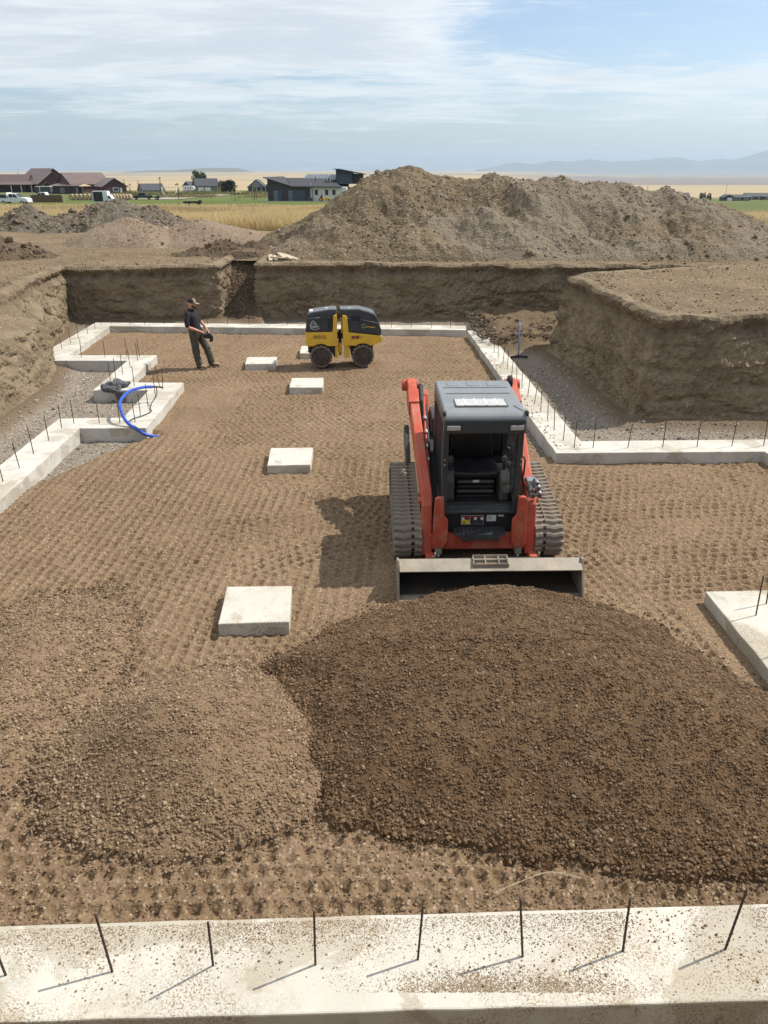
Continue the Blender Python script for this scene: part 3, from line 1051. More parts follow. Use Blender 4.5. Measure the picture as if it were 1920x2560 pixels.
# loose stones lying about on the floor
n = 52000
py = 3.5 + 10.5 * RNG.uniform(0, 1, n) ** 1.5
px = RNG.uniform(-1, 1, n) * (1.6 + py * 0.56)
clump = vn2(px * 1.6, py * 1.6, 151) * 0.7 + vn2(px * 5, py * 5, 152) * 0.5
ok = inside(px, py, FLOOR) & (RNG.uniform(0, 1, n) < sstep(0.3, 0.85, clump)) & (heap_big(px, py) + heap_left(px, py) + heap_west(px, py) < 0.03)
px, py = px[ok], py[ok]
sz = sizes(len(px), 0.003, 0.0066, 0.018)
pz = floor_full(px, py)
scatter('loose_gravel', np.stack([px, py, pz + sz * 0.2], -1), sz, M['st_mid'])
# more along the front footing
n = 2600
px, py = RNG.uniform(-3.4, 3.8, n), 3.5 + np.abs(RNG.normal(0, 0.35, n))
ok = inside(px, py, FLOOR)
px, py = px[ok], py[ok]
sz = sizes(len(px), 0.004, 0.0095, 0.026)
scatter('loose_gravel', np.stack([px, py, floor_full(px, py) + sz * 0.35], -1), sz, M['st_mid'])


def ridge_at(X, Y):
    return None


# drain gravel outside the footings
n = 42000
px, py = RNG.uniform(-9.6, 7.6, n), RNG.uniform(10, 26.4, n)
zz = -0.12 + 0.03 * fbm2(px * 1.5, py * 1.5, 4, 13) + 0.015 * fbm2(px * 6, py * 6, 2, 14)
wdp = poly_dist(px, py, BASE)
ok = inside(px, py, BASE) & ((~inside(px, py, FLOOR)) | ((py < 14.4) & (px < -4.4) & (py > 11.8))) & (wdp > 0.1) & ~((px > 2.4) & (py > 20.8))
px, py, zz, wdp = px[ok], py[ok], zz[ok], wdp[ok]
sz = sizes(len(px), 0.008, 0.017, 0.05)
scatter('drain_gravel', np.stack([px, py, zz + 0.16 * sstep(0.6, 0, wdp) + sz * 0.2], -1), sz, M['st_grey'])

# ================================================================== footings
def smooth_line(poly, step=0.3, jit=0.005, seed=0):
    out = []
    n = len(poly)
    rg = np.random.default_rng(seed)
    for i in range(n):
        a, b = poly[i], poly[(i + 1) % n]
        L = math.hypot(b[0] - a[0], b[1] - a[1])
        k = max(1, int(L / step))
        for j in range(k):
            t = j / k
            d = rg.normal(0, jit) if j else 0
            out.append((a[0] + (b[0] - a[0]) * t + d, a[1] + (b[1] - a[1]) * t + d * 0.7))
    return out


def footing(name, poly, label, bars=(), top=0.16, mat='concrete', z0=-0.16, cat='footing', group=None, bevel=0.012, barh=0.48, lean=0.02):
    cx = sum(p[0] for p in poly) / len(poly)
    cy = sum(p[1] for p in poly) / len(poly)
    loc = smooth_line([(p[0] - cx, p[1] - cy) for p in poly], seed=len(poly))
    root = MB().prism(loc, 'Z', z0, top).build(name, M[mat], bevel=bevel)
    root.location = (cx, cy, 0)
    tag(root, label, cat, group)
    for i, (x, y) in enumerate(bars):
        rg = random.Random(i * 7 + 3)
        h = barh + rg.uniform(-0.03, 0.03)
        lx, ly = rg.gauss(0, lean), rg.gauss(0, lean)
        b = MB()
        # ribbed deformed bar: alternate radii
        pts, rad = [], []
        k = 24
        for q in range(k + 1):
            t = q / k
            pts.append((x - cx + lx * t, y - cy + ly * t, top - 0.05 + (h + 0.05) * t))
            rad.append(0.0072 if q % 2 else 0.0084)
        b.tube(pts, rad, 6)
        b.build('rebar', M['rebar'], root, smooth=True)
    return root


L_BARS = [(-8.98, 21.54), (-9.01, 22.28), (-9.04, 22.97), (-9.02, 23.68), (-9.05, 24.43), (-9.09, 25.14), (-8.82, 25.34), (-8.21, 25.28), (-7.72, 25.2), (-7.09, 25.25), (-6.34, 25.14), (-5.66, 25.12), (-5.03, 25.14), (-4.33, 25.09), (-8.03, 20.38), (-7.4, 20.4), (-6.83, 20.43), (-6.39, 19.26), (-6.4, 19.94), (-6.49, 20.43), (-6.35, 18.52), (-6.39, 18.11), (-6.38, 17.7), (-5.75, 17.44), (-5.15, 17.39), (-5.01, 17.11), (-4.98, 16.4), (-4.96, 15.74), (-4.91, 14.65), (-4.93, 15.09), (-5.59, 14.57), (-5.19, 14.58), (-6.08, 14.55), (-6.21, 14.25), (-6.16, 13.51), (-6.13, 12.77), (-6.08, 12.08), (-6.07, 11.45), (-3.71, 25.03), (-3.09, 25.08), (-2.34, 25.03), (-1.68, 24.96), (-0.99, 24.84), (-0.43, 24.73), (0.23, 24.6), (0.85, 24.62), (1.5, 24.6), (2.1, 24.58)]
R_BARS = [(3.0, 20.97), (3.02, 20.3), (3.05, 19.67), (3.07, 19.03), (3.08, 18.37), (3.11, 17.76), (3.13, 17.18), (3.15, 16.51), (3.18, 15.9), (3.22, 15.33), (3.24, 14.7), (3.25, 14.11), (3.29, 13.5), (3.4, 13.1), (3.74, 13.1), (4.36, 13.1), (5.0, 13.14), (5.62, 13.15), (6.26, 13.19), (6.84, 13.2)]
N_BARS = [(-2.33, 3.2), (-1.68, 3.22), (-1.07, 3.27), (-0.43, 3.27), (0.21, 3.3), (0.88, 3.32), (1.52, 3.36), (2.17, 3.37)]
footing('stepped_footing', [(2.62, 25.0), (-9.42, 25.56), (-9.25, 20.03), (-6.70, 20.03), (-6.58, 17.05), (-5.33, 17.07), (-5.24, 14.96), (-6.51, 14.89), (-6.35, 3.0), (-5.6, 3.0), (-5.87, 14.25), (-4.59, 14.27), (-4.69, 17.74), (-6.0, 17.78), (-6.1, 20.68), (-8.49, 20.68), (-8.76, 24.93), (2.55, 24.25)],
        'long concrete footing stepping along the left side and across the back of the pit', L_BARS)
footing('corner_footing', [(2.58, 24.15), (3.25, 24.15), (3.3, 21.35), (3.61, 13.48), (7.6, 13.6), (7.7, 7.0), (6.95, 7.0), (6.72, 12.91), (3.02, 12.82)],
        'concrete footing turning a corner behind and right of the track loader', R_BARS)
footing('front_footing', [(-6.0, 3.43), (-2.52, 3.54), (2.6, 3.71), (7.4, 3.87), (7.4, 3.2), (2.3, 3.04), (-2.24, 2.91), (-6.0, 2.80)],
        'wide dusty concrete footing across the bottom of the photo', N_BARS, mat='concrete_dirty', lean=0.035)
footing('slab_footing', [(3.79, 7.95), (5.8, 8.03), (5.9, 5.0), (3.86, 4.9)],
        'wide concrete footing at the right edge beside the big gravel heap', [(4.15, 7.41), (4.38, 7.66), (4.1, 6.7)], mat='concrete_dirty', barh=0.52)
PADS = [([(-1.89, 8.12), (-1.11, 8.14), (-1.05, 7.33), (-1.83, 7.28)], 'square concrete pad nearest the gravel heaps, largest of the pads in view'),
        ([(-2.04, 13.18), (-1.28, 13.21), (-1.25, 12.32), (-1.98, 12.27)], 'square concrete pad left of the track loader cab'),
        ([(-2.22, 18.3), (-1.46, 18.34), (-1.41, 17.42), (-2.18, 17.42)], 'square concrete pad in front of the yellow trench roller'),
        ([(-3.67, 20.57), (-2.87, 20.63), (-2.81, 19.81), (-3.59, 19.76)], 'square concrete pad between the standing man and the yellow roller'),
        ([(-2.36, 22.01), (-1.55, 22.05), (-1.5, 21.05), (-2.3, 21.05)], 'square concrete pad half hidden behind the left drum of the roller')]
for i, (pl, lab) in enumerate(PADS):
    footing('concrete_pad', pl, lab, (), 0.13, 'concrete' if i else 'concrete_dirty', -0.05, 'concrete pad', 'column pads down the middle of the floor')

# crumbs of gravel on the footings
n = 5500
px = RNG.uniform(-3.2, 3.4, n)
py = 2.9 + RNG.uniform(0, 1, n) ** 0.55 * 0.85
FP = [(-6.0, 3.40), (-2.52, 3.51), (2.6, 3.68), (7.4, 3.84), (7.4, 3.24), (2.3, 3.08), (-2.24, 2.95), (-6.0, 2.84)]
cl_ = vn2(px * 1.7, py * 3, 161) + 0.5 * vn2(px * 7, py * 7, 162) + 0.5 * (np.hypot((px - 0.75) / 0.75, (py - 3.14) / 0.14) < 1)
ok = inside(px, py, FP) & (RNG.uniform(0, 1, n) < sstep(0.5, 1.25, cl_))
px, py = px[ok], py[ok]
sz = sizes(len(px), 0.002, 0.0043, 0.017)
scatter('loose_gravel', np.stack([px, py, 0.16 + sz * 0.35], -1), sz, M['st_dry'])
# fine dirt swept on to the inner edge and the middle of the front footing
n = 26000
px = RNG.uniform(-3.3, 3.4, n)
bk = 3.62 + px * 0.0332
py = bk - 0.02 - np.abs(RNG.normal(0, 0.12, n))
mid = RNG.uniform(0, 1, n) < 0.22
px = np.where(mid, 0.72 + RNG.normal(0, 0.36, n), px)
py = np.where(mid, 3.09 + np.abs(RNG.normal(0, 0.07, n)), py)
ok = inside(px, py, FP) & (RNG.uniform(0, 1, n) < sstep(0.35, 0.75, vn2(px * 2.2, py * 2.2, 171) + 0.25 * vn2(px * 9, py * 9, 172) + 0.2 * mid))
px, py = px[ok], py[ok]
sz = sizes(len(px), 0.0015, 0.0030, 0.009)
scatter('loose_gravel', np.stack([px, py, 0.16 + sz * 0.15], -1), sz, M['st_tan'])
n = 2600
px, py = RNG.uniform(2.6, 3.6, n), RNG.uniform(12.9, 21.2, n)
CF = [(2.70, 22), (3.3, 21.35), (3.58, 13.5), (6.9, 13.55), (6.8, 12.95), (3.05, 12.86)]
ok = inside(px, py, CF) & (RNG.uniform(0, 1, n) < 0.9 * np.exp(-((px - (2.68 + (21.2 - py) * 0.042)) / 0.16) ** 2) + 0.04)
px, py = px[ok], py[ok]
sz = sizes(len(px), 0.004, 0.010, 0.024)
scatter('loose_gravel', np.stack([px, py, 0.16 + sz * 0.3], -1), sz, M['st_dry'])

# ================================================================== earth heaps on the upper ground
def heap_field(name, fn, x0, x1, y0, y1, step, mat, label, cat='dirt heap', clods=0, clodmat=None, csize=0.05, amp=1.0, seed=200, skirt=0.05, cmax=0.3):
    hx, hy = np.arange(x0, x1, step), np.arange(y0, y1, step)
    X, Y = np.meshgrid(hx, hy)

    def surf(X, Y):
        h = fn(X, Y)
        r = sstep(0, 0.35, h)
        n_ = 0.20 * fbm2(X * 0.9, Y * 0.9, 3, seed) + 0.13 * np.abs(fbm2(X * 2.2, Y * 2.2, 4, seed + 3)) + 0.075 * fbm2(X * 6, Y * 6, 3, seed + 5)
        return h, ground_z(X, Y) + h + amp * r * n_ - skirt * (1 - r)
    h, Z = surf(X, Y)
    keep = (h[:-1, :-1] > 0.003) | (h[1:, 1:] > 0.003)
    cx, cy = (x0 + x1) / 2, (y0 + y1) / 2
    me = grid_mesh(name, np.stack([X - cx, Y - cy, Z], -1).reshape(-1, 3), len(hx), len(hy), keep, {'patch': (sstep(0.0, 0.3, fbm2(X * 0.22 + 0.1 * Y, Y * 0.3, 4, seed + 31) + 0.25 * sstep(3, 8, X)) * 0.9).reshape(-1)}, smooth=False)
    o = link_mesh(name, me, mat)
    o.location = (cx, cy, 0)
    tag(o, label, cat)
    if clods:
        px, py = RNG.uniform(x0, x1, clods), RNG.uniform(y0, y1, clods)
        hh, zz = surf(px, py)
        ok = (hh > 0.02) & (RNG.uniform(0, 1, clods) < 0.25 + 0.75 * sstep(0.45, 0.7, vn2(px * 0.7, py * 0.7, seed + 9)))
        px, py, zz = px[ok], py[ok], zz[ok]
        sz = sizes(len(px), csize * 0.35, csize, csize * 3.2)
        big = RNG.uniform(0, 1, len(px)) < 0.02
        sz = np.where(big, np.minimum(sz * 3.0, cmax), sz)
        scatter('clods', np.stack([px - cx, py - cy, zz + sz * 0.1], -1), sz, clodmat, o, rough=1.3)
    return o


SKY = np.array([(-6.2, 1.72), (-5.19, 2.11), (-2.45, 3.45), (-0.74, 4.60), (0.94, 4.87), (2.43, 4.72), (3.37, 4.48), (4.3, 4.66), (5.61, 4.50), (7.1, 4.66), (8.24, 4.40), (9.93, 4.40), (10.72, 4.05), (11.44, 4.28), (12.07, 3.86), (13.84, 3.55), (15.11, 3.05), (15.99, 2.55), (17.2, 2.05), (18.2, 1.7)])


def big_spoil(x, y):
    top = np.interp(x + 0.12 * fbm2(x * 1.5, y * 1.5, 2, 211), SKY[:, 0], SKY[:, 1]) - 1.78 - 0.12
    foot = 28.35 + 0.35 * fbm2(x * 0.6, x * 0 + 4, 3, 213) + 0.9 * sstep(11, 16, x) + 0.8 * sstep(-3, -6, x)
    t = (y - foot) / (34.0 - foot)
    front = np.clip(t, 0, 1)
    front = front ** 0.85 * (1 + 0.22 * np.sin(np.pi * front) * fbm2(x * 0.55, y * 0.3, 3, 215))
    back = np.clip((39.5 - y) / 5.5, 0, 1) ** 0.9
    gul = (0.55 * np.clip(fbm2(x * 0.7 + 0.35 * y, y * 0.3, 3, 217), -1, 0.25) + 0.35 * fbm2(x * 0.45, y * 0.6, 2, 218)) * np.sin(np.pi * np.clip(t, 0, 1))
    h = top * np.minimum(front, back)
    return np.maximum(np.where(h > 0.02, h + gul, h), 0)


heap_field('spoil_heap', big_spoil, -6.6, 18.4, 27.9, 39.8, 0.085, M['spoil'], 'huge grey-brown spoil heap standing behind the back wall of the pit', clods=11000, clodmat=M['st_clod'], csize=0.032, seed=221, cmax=0.34)


def cone(cx, cy, rx, ry, h, seed, e=0.95, rot=0.0):
    c_, s_ = math.cos(rot), math.sin(rot)

    def f(x, y):
        u, v = (x - cx) * c_ + (y - cy) * s_, -(x - cx) * s_ + (y - cy) * c_
        a = np.hypot(u / rx, v / ry) + 0.16 * fbm2(x * 0.5, y * 0.5, 3, seed)
        return h * np.clip(1 - a, 0, 1) ** e
    return f


def union(*fs):
    return lambda x, y: np.max(np.stack([f(x, y) for f in fs]), 0)


heap_field('spoil_heap', union(cone(-14.4, 44.6, 3.6, 2.6, 1.55, 231), cone(-12.4, 44.5, 2.6, 2.2, 1.15, 232), cone(-16.6, 44.2, 2.6, 2.2, 0.85, 233)), -20, -9, 41.4, 48, 0.1, M['spoil_grey'], 'jagged grey dirt heap in front of the dry grass, behind the pale gravel pile', clods=3500, clodmat=M['st_clod'], csize=0.05, seed=241)
heap_field('spoil_heap', union(cone(-19.2, 44.6, 2.3, 2.0, 1.2, 251), cone(-22.5, 44.5, 3.2, 2.0, 0.7, 252)), -26, -16.4, 42, 47.6, 0.1, M['spoil_grey'], 'small pointed dirt heap farthest left before the dry grass', clods=2200, clodmat=M['st_clod'], csize=0.05, seed=261)
heap_field('gravel_pile', union(cone(-11.0, 35.6, 3.0, 2.5, 1.12, 271, 0.9), cone(-8.1, 36.2, 3.4, 2.3, 0.95, 272, 0.85)), -14.4, -4.4, 32.8, 39, 0.09, M['gravel_pile'], 'smooth tan gravel stockpile with two humps behind the left part of the pit', 'gravel heap', 6000, M['st_mid'], 0.02, 0.22, 281)
heap_field('dirt_heap', union(cone(-14.8, 29.6, 3.0, 1.7, 1.0, 291), cone(-16.5, 30.4, 2.6, 2.0, 1.3, 292)), -19.5, -11.2, 27.6, 32.8, 0.09, M['clod_dirt'], 'dark lumpy dirt heap at the left edge above the pit corner', clods=2600, clodmat=M['st_dark'], csize=0.045, seed=301)
heap_field('dirt_heap', union(cone(-5.9, 30.6, 1.5, 1.3, 0.55, 311), cone(-6.9, 30.3, 1.3, 0.9, 0.3, 312), cone(-4.9, 30.7, 1.2, 1.1, 0.42, 313)), -8.6, -3.2, 28.9, 32.3, 0.07, M['clod_dirt'], 'dark crumbly dirt spilling over the top of the narrow ramp cut', clods=4000, clodmat=M['st_dark'], csize=0.035, seed=321)
# clods rolling down the ramp
n = 5200
px, py = RNG.uniform(-5.55, -4.4, n), RNG.uniform(26.7, 29.8, n)
pz = np.interp(py, [26.0, 26.9, 29.6, 30.2], [0, 0.1, 1.9, 2.05]) + 0.12 * fbm2(px * 2.2, py * 2.2, 4, 23)
sz = sizes(n, 0.012, 0.028, 0.1)
scatter('loose_clods', np.stack([px, py, pz], -1), sz, M['st_dark'], rough=1.2)
n = 5200
px, py = RNG.uniform(2.7, 6.5, n), RNG.uniform(21.6, 26.8, n)
SHP = [(2.75, 22.2), (2.7, 26.8), (6.5, 26.4), (6.3, 24.2), (5.2, 23.3), (4.4, 22.4), (3.4, 21.9)]
ok = inside(px, py, SHP)
px, py = px[ok], py[ok]
pz = 0.29 + 0.22 * fbm2(px * 1.3, py * 1.3, 4, 19)
sz = sizes(len(px), 0.012, 0.028, 0.09)
scatter('loose_clods', np.stack([px, py, pz - 0.02], -1), sz, M['st_dark'], rough=1.2)
# stones and crumbs on the upper ground near the lips
n = 26000
px, py = RNG.uniform(-15, 13, n), RNG.uniform(16, 34, n)
dd = poly_dist(px, py, LIP)
ok = ~inside(px, py, LIP) & (dd > 0.25) & (RNG.uniform(0, 1, n) < 0.15 + 0.85 * np.exp(-dd / 0.9)) & (big_spoil(px, py) < 0.05)
px, py, dd = px[ok], py[ok], dd[ok]
sz = sizes(len(px), 0.008, 0.018, 0.07)
scatter('loose_gravel', np.stack([px, py, ground_z(px, py) + 0.04 * sstep(0.9, 0.4, dd) + sz * 0.2], -1), sz, M['st_dry'])

# haze
hb = MB().box(-30000, 30000, -30000, 30000, -140, 620).build('haze', None)
hm = bpy.data.materials.new('haze air')
hm.use_nodes = True
for nd in list(hm.node_tree.nodes):
    hm.node_tree.nodes.remove(nd)
ho = hm.node_tree.nodes.new('ShaderNodeOutputMaterial')
hv = hm.node_tree.nodes.new('ShaderNodeVolumePrincipled')
hv.inputs['Color'].default_value = (0.68, 0.85, 1.0, 1)
hv.inputs['Density'].default_value = 0.000065
hv.inputs['Anisotropy'].default_value = 0.2
hm.node_tree.links.new(hv.outputs[0], ho.inputs['Volume'])
hb.data.materials.append(hm)
tag(hb, kind='stuff')

# ================================================================== compact track loader
M['red'] = plain('orange red paint', (0.47, 0.078, 0.042), 0.52, 0.0, 0.12, 4, 0.5, (0.47, 0.27, 0.19), spec=0.35)
M['red_scuffed'] = plain('scuffed red paint', (0.44, 0.068, 0.032), 0.5, 0.0, 0.15, 9, 0.5, (0.40, 0.27, 0.17))
M['black_cab'] = plain('dark grey cab paint', (0.030, 0.034, 0.038), 0.42, 0.0, 0.2, 4, 0.18, (0.16, 0.14, 0.115))
M['black_matt'] = plain('matt black', (0.012, 0.012, 0.013), 0.65, 0.0, 0.3, 8, 0.12, (0.10, 0.085, 0.065))
M['seat_vinyl'] = plain('black seat vinyl', (0.010, 0.010, 0.012), 0.38, 0.0, 0.2, 9)
M['inner_grey'] = plain('grey cab plastic', (0.075, 0.072, 0.066), 0.6, 0.0, 0.2, 8, 0.4, (0.16, 0.13, 0.10))
M['roof_grey'] = plain('grey cab roof', (0.19, 0.207, 0.216), 0.5, 0.0, 0.12, 3, 0.35, (0.24, 0.235, 0.22))
M['rubber'] = plain('dusty track rubber', (0.22, 0.186, 0.146), 0.92, 0.0, 0.22, 7, 0.9, (0.36, 0.285, 0.20), bump=0.4)
M['rubber_dark'] = plain('dark rubber', (0.03, 0.027, 0.024), 0.85, 0.0, 0.25, 9, 0.4, (0.14, 0.11, 0.08))
M['steel_worn'] = plain('dusty bucket steel', (0.27, 0.24, 0.195), 0.6, 0.2, 0.25, 5, 0.7, (0.40, 0.33, 0.235), bump=0.2)
M['steel_inner'] = plain('bucket inside steel', (0.085, 0.072, 0.058), 0.65, 0.3, 0.25, 6, 0.5, (0.15, 0.12, 0.09))
M['chrome'] = plain('couplers', (0.42, 0.42, 0.42), 0.35, 0.8, 0.2, 20, 0.3)
M['lamp_glass'] = plain('dusty lamp glass', (0.36, 0.34, 0.31), 0.25, 0.0, 0.1, 20, 0.5, (0.4, 0.35, 0.28))
M['skylight'] = plain('frosted skylight', (0.50, 0.485, 0.46), 0.22, 0.0, 0.06, 6, 0.2, (0.5, 0.46, 0.4))
M['white_print'] = plain('white label', (0.70, 0.70, 0.68), 0.5, 0, 0.04, 20, 0.2)
M['yellow_print'] = plain('yellow label', (0.72, 0.50, 0.04), 0.5, 0, 0.06, 20)
M['dark_print'] = plain('dark print', (0.03, 0.028, 0.028), 0.6, 0, 0.1, 20)
M['red_print'] = plain('dark red label', (0.22, 0.02, 0.018), 0.55, 0, 0.1, 20)
M['dirt_in'] = plain('caked dirt', (0.2, 0.145, 0.09), 0.95, 0, 0.25, 20, bump=0.5)

glassm, nt_, gb_ = mat_new('cab glass')
gb_.inputs['Base Color'].default_value = (0.9, 0.95, 0.95, 1)
gb_.inputs['Roughness'].default_value = 0.05
gb_.inputs['Transmission Weight'].default_value = 1.0
gb_.inputs['IOR'].default_value = 1.1
M['glass'] = glassm

LD = empty('track_loader', (1.20, 10.2, 0), R(1.2))
tag(LD, 'orange-red compact track loader with black cab, its bucket down at the gravel heap', 'track loader')


def wall_pts(c, r, a0, a1, n):
    return [(c[0] + r * math.cos(a0 + (a1 - a0) * i / n), c[1] + r * math.sin(a0 + (a1 - a0) * i / n)) for i in range(n + 1)]


# belt path in (y, z): front idler, rear idler, raised sprocket (machine looks towards -y)
def hull(circles, n=40):
    pts = []
    for (cy, cz, r) in circles:
        for i in range(n):
            a = 2 * math.pi * i / n
            pts.append((cy + r * math.cos(a), cz + r * math.sin(a)))
    pts = sorted(set(pts))

    def half(ps):
        h = []
        for p in ps:
            while len(h) >= 2 and (h[-1][0] - h[-2][0]) * (p[1] - h[-2][1]) - (h[-1][1] - h[-2][1]) * (p[0] - h[-2][0]) <= 0:
                h.pop()
            h.append(p)
        return h
    lo, up = half(pts), half(pts[::-1])
    return lo[:-1] + up[:-1]


def resample(loop, step):
    L = [0]
    n = len(loop)
    for i in range(n):
        a, b = loop[i], loop[(i + 1) % n]
        L.append(L[-1] + math.hypot(b[0] - a[0], b[1] - a[1]))
    k = int(round(L[-1] / step))
    out = []
    for q in range(k):
        t = q * L[-1] / k
        i = max(j for j in range(n) if L[j] <= t + 1e-9)
        f = (t - L[i]) / max(L[i + 1] - L[i], 1e-9)
        a, b = loop[i], loop[(i + 1) % n]
        p = (a[0] + (b[0] - a[0]) * f, a[1] + (b[1] - a[1]) * f)
        out.append((p, math.atan2(b[1] - a[1], b[0] - a[0])))
    return out


BELT = hull([(-0.98, 0.29, 0.25), (0.95, 0.29, 0.25), (0.45, 0.52, 0.23)])
lug_out = bpy.data.meshes.new('tread_lug')
# one wavy lug: tangent along +x, outward along -y(2D)... local axes: X across, Y along belt, Z outward
prof = []
W_ = 0.36
bl = MB()
top, bot = [], []
na = 9
for i in range(na):
    t = i / (na - 1)
    x = -0.5 * W_ + 0.62 * W_ * t
    y = 0.010 * math.sin(t * 9.0)
    top.append((x, y))
rings = []
for (x, y) in top:
    rings.append([(x, y - 0.037, 0), (x, y - 0.018, 0.030), (x, y + 0.018, 0.030), (x, y + 0.037, 0)])
bl.loft(rings)
me = bpy.data.meshes.new('tread_lug')
me.from_pydata(bl.v, [], bl.f)
me.materials.append(M['rubber'])
LUG_A = me
bl = MB()
rings = []
for i in range(4):
    t = i / 3
    x = 0.24 * W_ + 0.26 * W_ * t
    y = 0.008 * math.sin(t * 4)
    rings.append([(x, y - 0.037, 0), (x, y - 0.018, 0.030), (x, y + 0.018, 0.030), (x, y + 0.037, 0)])
bl.loft(rings)
me = bpy.data.meshes.new('tread_lug')
me.from_pydata(bl.v, [], bl.f)
me.materials.append(M['rubber'])
LUG_B = me
bl = MB().box(0.135 * W_, 0.225 * W_, -0.022, 0.022, 0.001, 0.004)  # black plate on the belt; its colour stands for shade in the drive hole
me = bpy.data.meshes.new('slot_shade')
me.from_pydata(bl.v, [], bl.f)
me.materials.append(M['black_matt'])
SLOT_SHADE = me

for sx in (-1, 1):
    xc = sx * 0.915
    tb = MB()
    rings = []
    for (y, z) in BELT:
        a = 1
        rings.append([(xc - W_ / 2, y, z), (xc + W_ / 2, y, z)])
    n = len(BELT)
    inner = hull([(-0.98, 0.29, 0.205), (0.95, 0.29, 0.205), (0.45, 0.52, 0.185)])
    o1 = [p for p, _ in resample(BELT, 0.06)]
    m_ = len(o1)
    cyc, czc = 0.0, 0.33

    def inset(p):
        return (cyc + (p[0] - cyc) * 0.965, czc + (p[1] - czc) * 0.88)
    rr_ = [[(xc - W_ / 2, *p), (xc + W_ / 2, *p), (xc + W_ / 2, *inset(p)), (xc - W_ / 2, *inset(p))] for p in o1]
    belt = tb.loft(rr_, closed=True).build('rubber_track', M['rubber'], LD)
    for p, ang in resample(BELT, 0.097):
        # outward normal of a counter-clockwise loop
        mt = Matrix.Translation((xc, p[0], p[1])) @ Matrix.Rotation(ang + math.pi, 4, 'X')
        for me in (LUG_A, LUG_B, SLOT_SHADE):
            o = bpy.data.objects.new(me.name, me)
            COL.objects.link(o)
            o.parent = belt
            mt2 = mt @ Matrix.Scale(sx * -1 if sx > 0 else 1, 4, (1, 0, 0)) if sx > 0 else mt
            o.matrix_local = mt2
    # undercarriage frame and wheels
    MB().prism([(-0.8, 0.25), (0.8, 0.25), (0.6, 0.5), (-0.6, 0.42)], 'X', xc - 0.12, xc + 0.12).build('track_frame', M['black_cab'], LD, 0.01)
    for (y, z, r) in ((-0.98, 0.29, 0.2), (0.95, 0.29, 0.2), (0.45, 0.52, 0.18), (-0.5, 0.16, 0.1), (-0.1, 0.16, 0.1), (0.3, 0.16, 0.1)):
        MB().cyl((xc - 0.1, y, z), (xc + 0.1, y, z), r, 20).build('track_wheel', M['rubber_dark'], LD, 0.01)

# chassis and engine housing
MB().prism([(-1.05, 0.24), (1.25, 0.24), (1.35, 0.5), (1.35, 1.15), (0.55, 1.2), (-0.9, 0.62), (-1.1, 0.42)], 'X', -0.62, 0.62).build('chassis', M['black_matt'], LD, 0.015)
MB().prism([(0.5, 1.0), (1.38, 0.9), (1.42, 1.22), (1.2, 1.42), (0.5, 1.45)], 'X', -0.5, 0.5).build('engine_hood', M['black_cab'], LD, 0.03)
